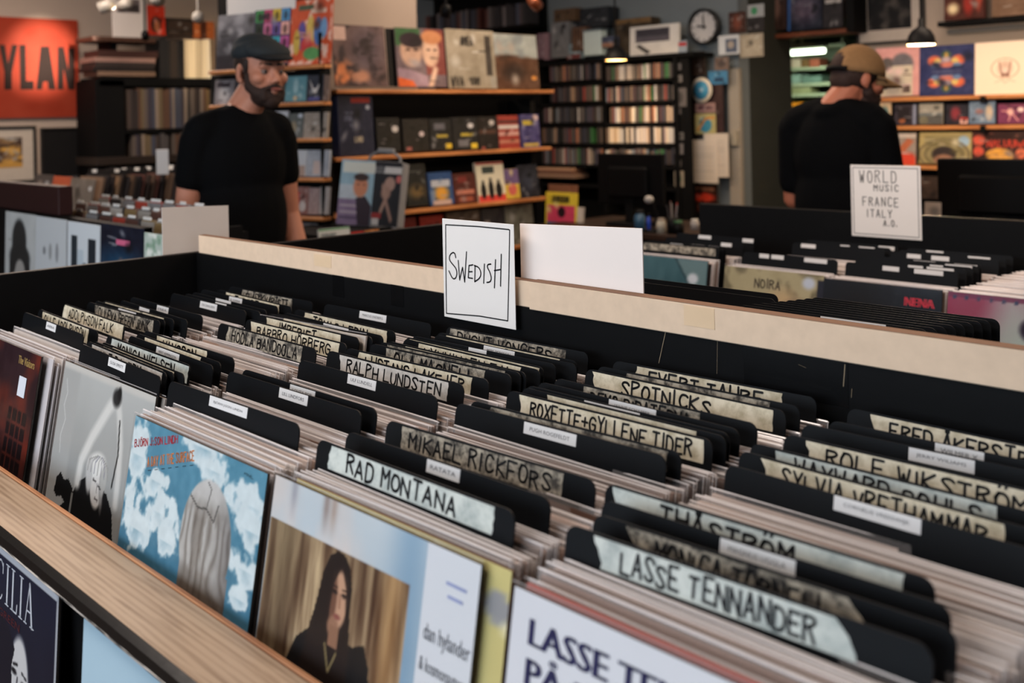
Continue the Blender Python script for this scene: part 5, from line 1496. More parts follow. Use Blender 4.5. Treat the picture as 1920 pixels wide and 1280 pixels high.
# things standing on top of the disc shelf
gt = 'things on top of the disc shelf'
PT2 = plane_y(5.66)
for b, c, ops, lb, t in [((1180, 47, 1272, 106), (214, 210, 204), [('rect', .12, .48, .82, .92, (84, 80, 88)), ('rect', .15, .66, .80, .90, (56, 54, 62)), ('poly', [(.12, .36), (.2, .42), (.44, .16), (.36, .08)], (60, 58, 58)), ('noise', 10, 6, 6)], 'white print with a grey photograph on top of the disc shelf', .02),
    ((1222, 78, 1287, 104), (150, 160, 170), [('rect', 0, .62, 1, .86, (176, 40, 40)), ('rect', .35, .1, .65, .5, (190, 206, 220))], 'card with a red band in front of the white print', .01),
    ((1150, 34, 1220, 100), (62, 52, 40), [('noise', 20, 4, 4), ('rect', 0, .86, 1, 1, (110, 86, 56))], 'brown box behind the white print', .1),
    ((1128, 68, 1152, 88), (70, 76, 96), [('rect', 0, 0, 1, .4, (150, 110, 90))], 'small blue and tan box beside the pale glass', .06),
    ((1032, 40, 1066, 108), (112, 114, 118), [('noise', 8, 4, 4), ('ell', .7, .86, .12, .06, (40, 40, 44))], 'grey upright box near the left end of the disc shelf', .1),
    ((1062, 82, 1088, 110), (120, 140, 150), [('noise', 50, 4, 4), ('rect', 0, 0, 1, .3, (110, 60, 60))], 'small box with a blue picture on the disc shelf', .05),
    ((1072, 50, 1100, 96), (70, 52, 44), [('rect', .2 * k, 0, .2 * k + .08, 1, (110, 84, 66)) for k in range(5)], 'brown slatted box in the middle of the disc shelf top', .1),
    ((1038, 16, 1078, 40), (84, 66, 50), [], 'tan box balanced on the grey upright box', .12),
    ((1084, 14, 1140, 52), (36, 40, 46), [('noise', 10, 3, 3)], 'dark blue-grey box high in the middle of the disc shelf top', .12),
    ((1006, 62, 1030, 113), (104, 84, 96), [('rect', .12 * k, 0, .12 * k + .06, 1, (150, 120, 130)) for k in range(8)], 'violet striped books at the left end of the disc shelf', .1)]:
    item(PT2, b, 'box', lb, 'box', ops, c, t, 2, 28, gt, back=.05 if 'brown box' in lb or 'dark blue' in lb else 0)
gl = thing('glass_box', 'pale glowing glass box on top of the disc shelf', 'box', PT2.pt(*PT2.sz(1110, 104)), (0, 0, 0), gt)
s0, s1, z0, z1 = PT2.rect(1094, 58, 1127, 104)
MB().bbox(-(s1 - s0) / 2, (s1 - s0) / 2, 0, .08, 0, z1 - z0, .006).build('body', M('pale_frosted_glass', (196, 214, 214), .2, .6, .08, 20), gl)
MB().bbox(-(s1 - s0) / 2 - .004, (s1 - s0) / 2 + .004, -.004, .084, z1 - z0, z1 - z0 + .012, .002).build('lid', M('blue_grey_lid', (110, 124, 132), .4, .4), gl)
# dark bookcase far left of the back wall
PK = plane_y(5.66)
bk = thing('bookcase', 'dark bookcase high on the back wall beyond the magazine shelf', 'bookcase', PK.pt(PK.sz(900, 40)[0], 0))
slab(PK, bk, (790, -20, 1000, 400), .16, .18, BLACK_MATT, 'back_panel')
slab(PK, bk, (798, 56, 1000, 62), -.05, .16, BLACK_MATT, 'shelf_board')
slab(PK, bk, (798, -22, 1000, -16), -.05, .16, BLACK_MATT, 'shelf_board')
spine_row(PK, 802, 990, 16, 56, 'dark book on the high bookcase beyond the magazine shelf', 'books in the high dark bookcase', 'book', 'book', M_random('dim_spines', [(60, 58, 64), (40, 38, 44), (84, 70, 72), (30, 30, 34), (110, 104, 106), (70, 76, 92), (90, 54, 50), (50, 48, 52)], .5), .02, .045, .15, seed=3, back=-.04, skip=.08)

# clock
ck = plane_y(5.80).hit(1322, 50)
cl = thing('wall_clock', 'round black-rimmed wall clock above the pinned notes', 'clock', (ck.x, 5.80, ck.z), (math.pi / 2, 0, 0))
R_ = 33 / FPX * (Vector((ck.x, 5.8, 0)).dot(FWD)) * 1.02
MB().lathe([(R_ * .86, .0), (R_ * .86, .03), (R_, .034), (R_, .0), (R_ * .86, .0)], 40).build('rim', M('black_clock_rim', (14, 14, 15), .35, .5), cl)
MB().lathe([(0.0001, .012), (R_ * .88, .012)], 40).build('dial', M('white_dial', (186, 184, 184), .5, .3, .03), cl)
for k in range(12):
    th = k * math.pi / 6
    MB().box(-.004, .004, R_ * .70, R_ * .80, .013, .015, 0, Matrix.Rotation(th, 4, 'Z')).build('hour_mark', INK, cl)
MB().box(-.005, .005, -.02, R_ * .62, .016, .018, 0, Matrix.Rotation(math.radians(4), 4, 'Z')).build('minute_hand', INK, cl)
MB().box(-.006, .006, -.02, R_ * .45, .019, .021, 0, Matrix.Rotation(math.radians(82), 4, 'Z')).build('hour_hand', INK, cl)
PB5 = plane_y(5.78)
for b, c, ops, lb in [((1347, 66, 1386, 102), (196, 200, 204), [('rect', .35, .1, .9, .8, (80, 90, 110)), ('ell', .6, .5, .16, .2, (160, 150, 140))], 'white postcard with a dark photo right of the clock'), ((1387, 63, 1431, 107), (150, 140, 124), [('rect', .1, .1, .9, .9, (166, 156, 138)), ('noise', 10, 4, 4)], 'tan certificate right of the white postcard'), ((1366, 22, 1398, 62), (60, 36, 30), [('ell', .5, .5, .25, .35, (110, 60, 46), .4)], 'dark red picture above the postcards'), ((1400, 32, 1432, 60), (40, 38, 40), [], 'small dark picture above the tan certificate'), ((1402, 8, 1432, 32), (150, 154, 156), [('ell', .4, .5, .2, .3, (60, 130, 90))], 'pale card with a green mark near the ceiling')]:
    item(PB5, b, 'wall_card', lb, 'picture', ops, c, .006, 0, 20, 'cards around the clock')
for b, c, ops, lb in [((1297, 96, 1322, 142), (54, 42, 36), [('noise', 20, 4, 4)], 'dark brown poster below the clock'), ((1340, 107, 1366, 131), (110, 92, 84), [('ell', .5, .5, .3, .3, (70, 60, 60), .4)], 'small brown photo below the white postcard'), ((1328, 133, 1364, 158), (60, 120, 160), [('rect', .3, .2, .8, .5, (30, 60, 90))], 'blue card above the round sign'), ((1300, 145, 1356, 255), (58, 40, 40), [], 'dark maroon poster behind the round sign'), ((1304, 193, 1341, 211), (150, 120, 116), [('rect', .1, .3, .9, .7, (80, 50, 56))], 'narrow pinkish sticker below the round sign'), ((1303, 213, 1342, 251), (170, 160, 110), [('ell', .5, .45, .3, .38, (60, 130, 160)), ('line', [(.15, .2), (.5, .75), (.9, .8)], .12, (196, 130, 60))], 'yellow card with a blue picture below the round sign')]:
    item(PB5, b, 'poster', lb, 'poster', ops, c, .004, 0, 26, 'posters below the clock', back=(-.03 if 'maroon' not in lb else -.02))
rd = PB5.hit(1323, 169)
sgn = thing('round_sign', 'round blue and white disc sign on the notice wall', 'sign', (rd.x, 5.735, rd.z), (math.pi / 2, 0, 0))
MB().lathe([(.0001, .006), (.085, .006), (.085, 0)], 28).build('rim', M('cream_disc', (206, 196, 178), .5, .3), sgn)
MB().lathe([(.0001, .008), (.062, .008), (.062, .006)], 28).build('disc', M('blue_disc', (60, 130, 165), .5, .3), sgn)
MB().lathe([(.0001, .010), (.016, .010), (.016, .008)], 16).build('centre', M('pale_blue_disc', (150, 180, 196), .5, .3), sgn)
for b, lb in [((1320, 250, 1366, 332), 'white notice sheet pinned highest on the notice wall'), ((1296, 262, 1346, 343), 'white notice sheet overlapping to the left')]:
    item(PB5, b, 'notice', lb, 'notice', [('rect', .1, .1 + .08 * k, .85, .125 + .08 * k, (176, 166, 156)) for k in range(10)], (206, 194, 180), .003, 0, 36, 'notices on the wall', back=-.035 if 'left' in lb else -.03)
item(PB5, (1292, 345, 1345, 400), 'poster', 'dark poster with a red glow at the foot of the notice wall', 'poster', [('ell', .5, .55, .4, .16, (196, 60, 40), .3), ('rect', .1, .78, .9, .9, (120, 80, 60)), ('rect', .3, .1, .6, .3, (110, 56, 40))], (44, 24, 20), .004, 0, 26, 'posters below the clock')
# door surround
dm = MB(); JX0 = plane_y(5.81).sz(1367, 300)[0]; JX1 = plane_y(5.81).sz(1388, 300)[0]
dm.bbox(JX0, JX1, 5.81, 5.85, 0, plane_y(5.81).sz(1378, 128)[1], .004)
structure('trim_1', dm, M('worn_white_jamb', (150, 142, 130), .6, .3, .15, 6))
tag(MB().bbox(JX1 - .055, JX1 - .005, 5.78, 5.81, 1.28, 1.38, .004).build('switch_box', M('cream_switch', (150, 142, 126), .5, .3), None), 'small cream switch box on the worn white door jamb', 'switch')
# shelf above the doorway
PO = plane_y(6.30)
os_ = thing('wall_shelf', 'brown wall shelf with books above the doorway', 'shelf', PO.pt(PO.sz(1510, 60)[0], 0))
plank(PO, os_, 1436, 63, 1590, 55, .03, .2, M_wood('dark_pine', (70, 36, 24), (120, 66, 44), 4.0), 0)
slab(PO, os_, (1585, -40, 1600, 60), .0, .2, BLACK_MATT, 'side_panel')
for b, c, ops, lb in [((1438, -14, 1472, 56), (60, 44, 40), [('ell', .5, .6, .2, .3, (110, 84, 74), .4)], 'brown book at the left of the shelf above the doorway'), ((1474, -16, 1540, 56), (34, 38, 52), [('ell', .5, .55, .38, .35, (90, 80, 96), .5), ('noise', 30, 6, 6), ('rect', .02, 0, .1, 1, (50, 90, 150))], 'dark blue illustrated book above the doorway'), ((1542, -14, 1578, 52), (40, 38, 42), [('rect', .1, .70, .95, .82, (170, 166, 164))], 'black book with pale title above the doorway')]:
    item(PO, b, 'book', lb, 'book', ops, c, .03, 3, 36, 'books above the doorway')

# ------------------------------------------------------------------ back room seen through the doorway
structure('wall_back_room', MB().box(-6.0, -1.0, 9.0, 9.1, 0, 3.0), M('greenish_back_wall', (92, 100, 84), .8, .2, .1, 5))
structure('wall_back_room_left', MB().box(-6.1, -6.0, 6.6, 9.1, 0, 3.0), M('greenish_back_wall', (92, 100, 84), .8, .2, .1, 5))
structure('wall_back_room_right', MB().box(-1.0, -.9, 6.6, 9.1, 0, 3.0), M('greenish_back_wall', (92, 100, 84), .8, .2, .1, 5))
PQ = plane_y(8.4)
q = thing('storage_shelf', 'pale metal storage shelf under strip lights in the back room', 'shelf', PQ.pt(PQ.sz(1505, 180)[0], 0))
SM = M('pale_green_metal', (150, 156, 130), .5, .4, .08)
for y in (88, 128, 158, 178, 240):
    slab(PQ, q, (1455, y - 3, 1585, y + 3), .0, .35, SM, 'shelf_board')
for x in (1455, 1582):
    slab(PQ, q, (x, 70, x + 4, 545), .0, .35, SM, 'upright')
slab(PQ, q, (1455, 80, 1585, 420), .35, .37, M('dim_green_panel', (104, 112, 96), .7, .2, .2, 6), 'back_panel')
for k, (b, c) in enumerate([((1466, 112, 1482, 126), (150, 60, 40)), ((1484, 110, 1500, 126), (190, 170, 150)), ((1502, 111, 1516, 126), (110, 80, 50)), ((1518, 110, 1536, 126), (150, 80, 60)), ((1470, 140, 1500, 156), (120, 140, 130)), ((1504, 142, 1540, 156), (90, 110, 100)), ((1474, 164, 1520, 176), (130, 130, 96))]):
    item(PQ, b, 'storage_box', '%s storage box on the back room shelf, counted along the boards' % ORD[k], 'box', [('noise', 20, 3, 3)], c, .15, 0, 10, 'boxes in the back room')
item(PQ, (1463, 193, 1512, 246), 'poster', 'bright orange poster in the back room doorway', 'poster', [('ell', .6, .45, .26, .35, (120, 90, 50), .4), ('ell', .62, .4, .16, .2, (200, 170, 90), .4)], (232, 140, 30), .004, 0, 30, None, back=-.006)
tl = thing('strip_light', 'lit white strip light in the back room', 'lamp', PQ.pt(PQ.sz(1504, 97)[0], 0, -.5))
Pq = plane_y(7.9)
s0, s1, z0, z1 = Pq.rect(1463, 92, 1546, 103)
tl.location = (Pq.pt((s0 + s1) / 2, (z0 + z1) / 2))
LIT = M('lit_tube', (226, 240, 214), .5, .2, 0, 5, 0, 0, 5.0)
MB().tube([(-(s1 - s0) / 2, 0, 0), ((s1 - s0) / 2, 0, 0)], .022, 10).build('tube', LIT, tl)
MB().bbox(-(s1 - s0) / 2 - .02, (s1 - s0) / 2 + .02, -.03, .03, .03, .07, .004).build('housing', SM, tl)
MB().box(-.01, .01, -.01, .01, .07, 3.0 - tl.location.z).build('hanger', SM, tl)
area_light('strip_light_glow', (tl.location.x, tl.location.y - .05, tl.location.z - .03), (tl.location.x, 8.2, 1.2), s1 - s0, .05, 9, (.85, 1.0, .80))

# ------------------------------------------------------------------ right-hand display wall
PV = plane_y(6.22)
ws = thing('display_shelf', 'wall display of pine boards with records, right of the second man', 'shelf', PV.pt(PV.sz(1780, 230)[0], 0))
slab(PV, ws, (1592, 188, 1990, 600), .20, .23, BLACK_MATT, 'back_panel')
for y, z in ((181, 178), (236, 234), (310, 312)):
    plank(PV, ws, 1606, y, 1985, z, .024, .20, PLANK, -.02)
for k, x in enumerate((1846,)):
    for y in (182, 237): MB().bbox(-.016, .016, -.03, .0, -.035, .006, .002).build('clip', BLACK_MATT, ws, PV.pt(PV.sz(x, y)[0], PV.sz(x, y)[1]) - ws.location)
g = 'records on the right-hand display wall'
item(PV, (1640, 88, 1722, 180), 'record', 'pink and cream cover with arches behind the cap brim', 'record', [('rect', 0, 0, .86, .66, (196, 184, 166)), ('ell', .62, .64, .26, .24, (104, 100, 106)), ('rect', .3, .40, .86, .62, (196, 184, 166)), ('ell', .26, .66, .14, .14, (90, 84, 84)), ('rect', .62, .05, .80, .24, (84, 68, 64)), ('ell', .42, .2, .22, .24, (150, 142, 134), .4), ('words', 'LOV', .66, .48, .06, .015, (110, 100, 94), .6)], (206, 150, 148), .006, 4, 44, g)
ops = []
for s in (1, -1):
    for (x, y, rx, ry, c) in [(.5, .33, .09, .09, (70, 90, 70)), (.28, .22, .12, .10, (214, 104, 72)), (.72, .22, .12, .10, (214, 104, 72)), (.34, .20, .07, .07, (206, 180, 110)), (.66, .20, .07, .07, (206, 180, 110)), (.5, .14, .16, .06, (190, 110, 96)), (.30, .12, .08, .05, (96, 120, 160)), (.70, .12, .08, .05, (96, 120, 160)), (.5, .24, .08, .06, (170, 150, 160)), (.5, .33, .03, .05, (190, 150, 80))]:
        ops.append(('ell', x, .48 + s * y, rx, ry, c, .25))
ops += [('rect', .24, .45, .78, .50, (66, 70, 104)), ('noise', 12, 14, 14)]
item(PV, (1722, 84, 1825, 179), 'boxed_set', 'dark blue boxed set with mirrored bright pattern under the pendant lamp', 'box set', ops, (44, 50, 92), .05, 4, 56, g)
item(PV, (1826, 76, 1965, 178), 'record', 'cream white cover with a faint brown emblem at the right edge', 'record', [('ring', .42, .50, .19, .008, (190, 150, 130)), ('ell', .42, .50, .10, .14, (206, 176, 160), .3), ('rect', .36, .34, .48, .44, (132, 92, 82)), ('ell', .42, .46, .05, .06, (224, 200, 186), .3), ('line', [(.34, .62), (.36, .48), (.38, .34)], .02, (150, 110, 98)), ('line', [(.50, .62), (.48, .48), (.46, .34)], .02, (150, 110, 98)), ('line', [(.28, .24), (.38, .28), (.42, .22), (.48, .28), (.56, .24)], .012, (200, 160, 144))], (240, 216, 196), .01, 4, 60, g)
g = 'disc cases on the right-hand display wall'
for b, c, ops, lb in [((1640, 192, 1669, 235), (206, 180, 150), [('ell', .3, .45, .2, .25, (170, 90, 60)), ('ell', .6, .4, .3, .4, (40, 90, 100), .3), ('ell', .35, .2, .2, .2, (60, 70, 90))], 'cream disc case with an orange face next to the man'), ((1676, 196, 1718, 234), (54, 48, 58), [('rect', .84, 0, .97, 1, (130, 136, 160)), ('rect', .15, .1, .7, .9, (36, 30, 34)), ('ell', .35, .2, .15, .12, (150, 90, 60))], 'dark disc case with a blue edge, second on the board'), ((1722, 194, 1767, 233), (150, 146, 138), [('rect', 0, 0, 1, .42, (84, 84, 84)), ('rect', 0, .40, 1, .55, (104, 110, 114)), ('ell', .2, .2, .2, .2, (110, 106, 90))], 'grey disc case with a seaside horizon'), ((1772, 195, 1814, 234), (36, 34, 44), [('ell', .45, .55, .22, .32, (130, 50, 60), .4), ('rect', .66, .04, 1, .24, (220, 170, 160)), ('rect', .66, .24, 1, .34, (190, 60, 50))], 'dark disc case with a dim red face'), ((1816, 190, 1865, 232), (104, 124, 150), [('noise', 24, 6, 6), ('ell', .78, .5, .14, .34, (190, 170, 150), .3), ('ell', .4, .55, .16, .12, (150, 110, 110), .4)], 'blue-grey disc case with pale figures'), ((1870, 194, 1922, 232), (110, 46, 82), [('line', [(.15, .65), (.5, .6), (.4, .15)], .05, (220, 150, 150)), ('line', [(.5, .55), (.75, .15)], .05, (220, 150, 150)), ('ell', .46, .6, .12, .16, (230, 180, 170), .3), ('ell', .84, .7, .12, .12, (230, 200, 196), .3)], 'magenta disc case with a pale star-shaped dancer')]:
    item(PV, b, 'disc_case', lb, 'disc', ops, c, .014, 5, 36, g)
g = 'covers on the low board of the display wall'
for b, c, ops, lb in [((1655, 249, 1716, 309), (150, 138, 130), [('rect', 0, .86, 1, .97, (206, 196, 190)), ('poly', [(.2, .2), (.75, .85), (.95, .75), (.4, .1)], (176, 100, 70)), ('ell', .7, .1, .35, .3, (206, 70, 50), .2), ('rect', 0, 0, .3, .4, (100, 84, 76))], 'cover with an orange slanting shape beside the shoulder'), ((1722, 248, 1820, 307), (176, 160, 110), [('rect', .1, .1, .9, .92, (150, 140, 100)), ('ell', .48, .30, .24, .26, (50, 42, 42), .15), ('ell', .48, .1, .2, .2, (150, 110, 90), .2), ('ell', .86, .72, .11, .18, (150, 180, 206), .1), ('ring', .48, .3, .36, .05, (120, 110, 80)), ('ring', .48, .3, .48, .03, (110, 100, 76))], 'yellow olive cover with a dark cap and a round blue sticker'), ((1821, 244, 1925, 306), (52, 28, 26), [('ell', .12, .70, .12, .16, (214, 90, 70), .15), ('ell', .12, .36, .10, .16, (206, 84, 66), .15), ('ell', .50, .2, .26, .26, (220, 160, 70), .1), ('rect', .2, 0, .9, .1, (60, 34, 28)), ('ell', .9, .3, .1, .16, (214, 110, 80), .15), ('words', 'NALUUNA', .28, .50, .2, .03, (190, 60, 44), .55), ('cloud', (120, 70, 60), .6, .75, 10, 10)], 'dark cover with glowing red discs and script at the right edge')]:
    item(PV, b, 'record', lb, 'record', ops, c, .008, 6, 44, g)
item(PV, (1716, 330, 1760, 372), 'print', 'dim brown print under the low display board', 'print', [('noise', 10, 5, 5), ('words', 'LILLY', .1, .6, .18, .04, (90, 70, 60), .8)], (56, 44, 38), .004, 0, 20)
# framed picture and ledge above
PF = plane_y(WALL_B2 - .02)
fr = thing('framed_picture', 'large black photograph in a wide white mat behind the pendant lamp', 'picture')
framed(PF, (1605, -70, 1733, 82), (1626, -50, 1708, 55), fr, BFR, M('white_mat_board', (176, 166, 158), .8, .1), Art(30, 34, (22, 22, 24), 4).cloud((70, 66, 64), .55, .8, 4, 6), .018)
PG = plane_y(6.36)
lg = thing('picture_ledge', 'black picture ledge high on the right wall', 'shelf', PG.pt(PG.sz(1850, 45)[0], 0))
plank(PG, lg, 1757, 42, 1990, 22, .03, .13, BLACK_MATT, 0)
slab(PG, lg, (1762, 46, 1985, 56), .10, .13, M('grey_ledge_board', (110, 106, 104), .6, .2), 'wall_rail')  # plain grey rail below the ledge
for b, c, ops, lb in [((1769, -40, 1846, 36), (70, 30, 22), [('ell', .22, .28, .14, .14, (236, 214, 170), .5), ('ell', .6, .4, .12, .3, (150, 40, 30), .4), ('ell', .85, .5, .08, .3, (170, 60, 40), .4), ('noise', 16, 5, 5)], 'dark red concert picture on the high ledge'), ((1858, -50, 1965, 28), (120, 92, 72), [('noise', 14, 4, 4)], 'tan picture at the right of the high ledge')]:
    item(PG, b, 'picture', lb, 'picture', ops, c, .02, 4, 36, 'pictures on the high ledge')


# ------------------------------------------------------------------ lamps
def pendant(label, px, pyb, wpx, depth, power, shade_mat, cone=False):
    c = at_depth(px, pyb, depth)
    r = wpx / 2 / FPX * depth
    o = thing('pendant_lamp', label, 'lamp', c)
    prof = [(r, 0), (r * .99, r * .18), (r * .90, r * .62), (r * .66, r * 1.02), (r * .34, r * 1.24), (r * .20, r * 1.34), (r * .19, r * 1.9), (.004, r * 1.92)]
    inner = [(r * .96, .001), (r * .86, r * .58), (r * .62, r * .96), (.004, r * 1.15)]
    MB().lathe(prof, 32).build('shade', shade_mat, o)
    MB().lathe(inner, 32).build('shade_lining', M('warm_lamp_lining', (222, 190, 140), .5, .3), o)
    MB().ball((0, 0, r * .42), r * .34, 14, 8).build('bulb', M('lit_bulb', (255, 206, 140), .5, .2, 0, 5, 0, 0, 1.6), o)
    MB().tube([(0, 0, r * 1.9), (0, 0, 3.0 - c.z)], .006, 6).build('cord', BLACK_MATT, o)
    l = bpy.data.lights.new('pendant_glow', 'POINT'); l.energy = power; l.color = (1.0, .72, .42); l.shadow_soft_size = r * .3
    lo = bpy.data.objects.new('pendant_glow', l); COL.objects.link(lo); lo.location = c + Vector((0, 0, -.01))
    return o


SHADE = M('black_enamel_shade', (18, 18, 20), .5, .15)
pendant('black dome pendant lamp before the right display wall', 1727.5, 84, 52, 5.3, 28, SHADE)
pendant('dark pendant lamp in front of the disc shelf', 1155, 113, 42, 6.6, 5, SHADE)


def spot_lamp(label, px, py, depth, aim, power, body, size=.035, lit=True, color=(1, .76, .5), deg=50):
    c = at_depth(px, py, depth)
    o = thing('spot_lamp', label, 'lamp', c)
    d = (Vector(aim) - c).normalized()
    q = d.to_track_quat('Z', 'Y').to_matrix().to_4x4()
    MB().lathe([(.0005, -size * 2.4), (size * .8, -size * 2.4), (size, -size * 1.6), (size, 0), (size * .86, 0), (size * .8, -size * .4)], 20, 0, q).build('head', body, o)
    MB().lathe([(.0005, -size * .35), (size * .84, -size * .35)], 20, 0, q).build('lens', M('lit_lens', (255, 216, 160), .5, .2, 0, 5, 0, 0, 9.0) if lit else M('dull_lens', (120, 110, 100), .3, .5), o)
    MB().tube([tuple(-d * size * 1.4), tuple(-d * size * 1.4 + Vector((0, 0, size * 1.8))), (-d.x * size * 1.4, -d.y * size * 1.4, 3.0 - c.z)], .008, 6).build('stem', body, o)
    if lit:
        spot('spot_glow', c + d * .02, aim, power, color, deg, 1.0)
    return o


WHITE_ENAMEL = M('white_enamel', (150, 146, 140), .4, .4)
COPPER = M('copper', (150, 84, 56), .3, .5, .1, 20, 0, .7)
pc = PW.hit(76, 104)
spot_lamp('white ceiling spotlight left of the white framed print', 228, 12, 6.9, pc, 260, WHITE_ENAMEL, .04, True, (1, .84, .68), 32)
spot_lamp('unlit white spotlight above the orange canvas', 186, 16, 6.9, (-7.9, 1.2, 1.6), 0, WHITE_ENAMEL, .04, False)
spot_lamp('bright spotlight at the ceiling above the red book', 297, 2, 6.6, PS1.hit(375, 110), 40, WHITE_ENAMEL, .04, True, (1, .8, .55), 34)
spot_lamp('white spotlight in front of the cream books', 371, 34, 6.4, PS1.hit(360, 100), 14, WHITE_ENAMEL, .035, True, (1, .8, .55), 40)
spot_lamp('small black spotlight on a rod above the painted faces cover', 834, 32, 5.6, PM.hit(800, 230), 2.5, BLACK, .028, True, (1, .76, .5), 60)
spot_lamp('copper spotlight near the ceiling left of the disc shelf', 1008, 12, 5.9, PD.hit(1190, 230), 60, COPPER, .035, True, (1, .74, .46), 30)
spot_lamp('small spotlight low on the corner shelf', 273, 71, 7.0, PS1.hit(300, 200), 6, BLACK, .025, True, (1, .8, .55), 60)

# ------------------------------------------------------------------ second island (world music) on the right
WZ = H - .44
wr = thing('record_bin', 'second black record bin with a tall black back board, beyond the near bin', 'record bin', (-1.2, 2.75, 0))
WR = wr.location.copy()


def wpart(mb, name, mat):
    o = mb.build(name, mat, wr); o.location = -WR; return o


WBY = 3.0
PWB = plane_y(WBY)
zb = PWB.sz(1600, 397)[1]
WXL = PWB.sz(1310, 382)[0]
wpart(MB().bbox(WXL, .75, WBY, WBY + .02, .06, zb, .002), 'back_panel', BLACK)
wpart(MB().box(-2.2, .75, 2.38, 2.40, .06, WZ - .13), 'front_panel', BLACK)
wpart(MB().box(-2.2, .75, 2.36, 2.42, WZ - .14, WZ - .125), 'front_ledge', BLACK)
wpart(MB().box(-2.2, .75, 2.40, WBY, WZ - .35, WZ - .33), 'bin_floor', BLACK_MATT)
wpart(MB().box(-2.22, -2.2, 2.38, WBY, .06, WZ - .05), 'side_panel', BLACK)
WCOL = {'a': -1.985, 'b': -1.583, 'c': -1.250, 'd': -.922}
WNAME = {'a': 'leftmost', 'b': 'second', 'c': 'third', 'd': 'rightmost'}


def wrecords(c, y0, y1, group, label):
    r = random.Random(int(y0 * 1000) + ord(c)); y = y0
    while y < y1:
        o = place('record', REC_ME[r.randrange(6)], None, (WCOL[c] + r.uniform(-.004, .004), y - RH * SL, WZ - .002 + r.uniform(-.006, .001) - RH * CL), (-LEAN, 0, math.radians(r.uniform(-.5, .5))))
        tag(o, label, 'record', group)
        y += r.uniform(.010, .015)


def wdiv(c, y, labels, k, tape=False, zo=0.0):
    d = place('divider', DIV_ME, None, (WCOL[c] - DW / 2, y - DH * SL, WZ + .032 + zo - DH * CL), (-LEAN, 0, 0))
    tag(d, 'black label divider, %s from the front in the %s column of the second bin' % (ORD[k], WNAME[c]), 'divider', 'dividers in the second bin')
    for (u, w) in labels:
        MB().bbox(u, u + w, -.0006, 0, DH - .014, DH - .002, .0002).build('label', LABEL, d)
    if tape:
        MB().box(.01, .29, -.0005, 0, DH - .026, DH - .004).build('tape', TAPES['mottle'], d)
    return d


rec = 'plastic-sleeved record filed in the %s column of the second bin'
for c, y0, y1 in [('a', 2.56, 2.60), ('a', 2.66, 2.72), ('b', 2.52, 2.575), ('b', 2.61, 2.84), ('c', 2.485, 2.56), ('c', 2.74, 2.80), ('d', 2.485, 2.93)]:
    wrecords(c, y0, y1, 'records in the %s column of the second bin' % WNAME[c], rec % WNAME[c])
wdiv('a', 2.612, [], 0, True); wdiv('a', 2.635, [(.10, .05)], 1); wdiv('a', 2.65, [(.17, .05), (.235, .04)], 2); wdiv('a', 2.74, [(.22, .04)], 3); wdiv('a', 2.80, [(.26, .04), (.09, .05)], 4, False, .01)
wdiv('b', 2.59, [(.055, .032), (.095, .04), (.20, .07)], 0); wdiv('b', 2.86, [(.03, .05)], 1); wdiv('b', 2.90, [(.14, .03), (.20, .05)], 2); wdiv('b', 2.945, [(.24, .05)], 3)
for k, (y, l) in enumerate([(2.575, [(.105, .045), (.19, .075)]), (2.625, [(.15, .04), (.20, .07)]), (2.665, [(.19, .035)]), (2.70, [(.215, .07)]), (2.72, [(.12, .06), (.23, .06)]), (2.83, [(.05, .04), (.12, .05)]), (2.88, [(.2, .06)]), (2.93, [(.06, .05)])]):
    wdiv('c', y, l, k)


def wfront(c, y, ops, bg, label, res=60, seed=2):
    a = Art(res, res, bg, seed).run(ops)
    return front_record(c, WCOL[c] - .157, y, a, label, ztop=WZ, film=True)


wfront('a', 2.545, [('grad', (46, 78, 88), (70, 104, 112)), ('noise', 14, 6, 3), ('poly', [(.62, 1), (1, .55), (1, 1)], (104, 130, 134)), ('line', [(.62, 1), (1, .5)], .02, (40, 62, 70)), ('ell', .84, .82, .06, .05, (206, 214, 222), .3), ('poly', [(.8, .66), (.98, .6), (.9, .5)], (24, 34, 44))], (60, 92, 100), 'record with a misty teal cover at the left of the second bin')
o = wfront('b', 2.505, [('noise', 14, 5, 5), ('cloud', (120, 112, 88), .55, .7, 5, 5), ('ell', .62, .72, .14, .12, (196, 170, 130), .5), ('ell', .78, .62, .16, .12, (96, 76, 70), .5), ('ell', .86, .92, .06, .05, (196, 206, 222), .3), ('rect', .94, 0, 1, .95, (40, 42, 54))], (172, 162, 128), 'record with an olive beige cover in the second bin')
hand_text('lettering', 'NOIRA', -.157 + .33 * .314, -.157 + .58 * .314, .314 * .84, .314 * .075, .004, o, M('brown_grey_ink', (70, 62, 52), .5, .3), -.0004, .25, 4)
o = wfront('c', 2.470, [('noise', 6, 4, 4), ('ell', .3, .7, .3, .4, (24, 24, 28), .6)], (26, 32, 42), 'record with a dark navy cover and red title in the second bin')
print_text('lettering', 'NENA', -.157 + .71 * .314, -.157 + .94 * .314, .314 * .855, .314 * .92, o, M('red_title_ink', (206, 50, 70), .5, .3), -.0004, .0022)
MB().bbox(-.157 + .84 * .314, -.157 + .94 * .314, -.0016, -.0004, .314 * .75, .314 * .82, .003).build('price_sticker', STICKER, o)
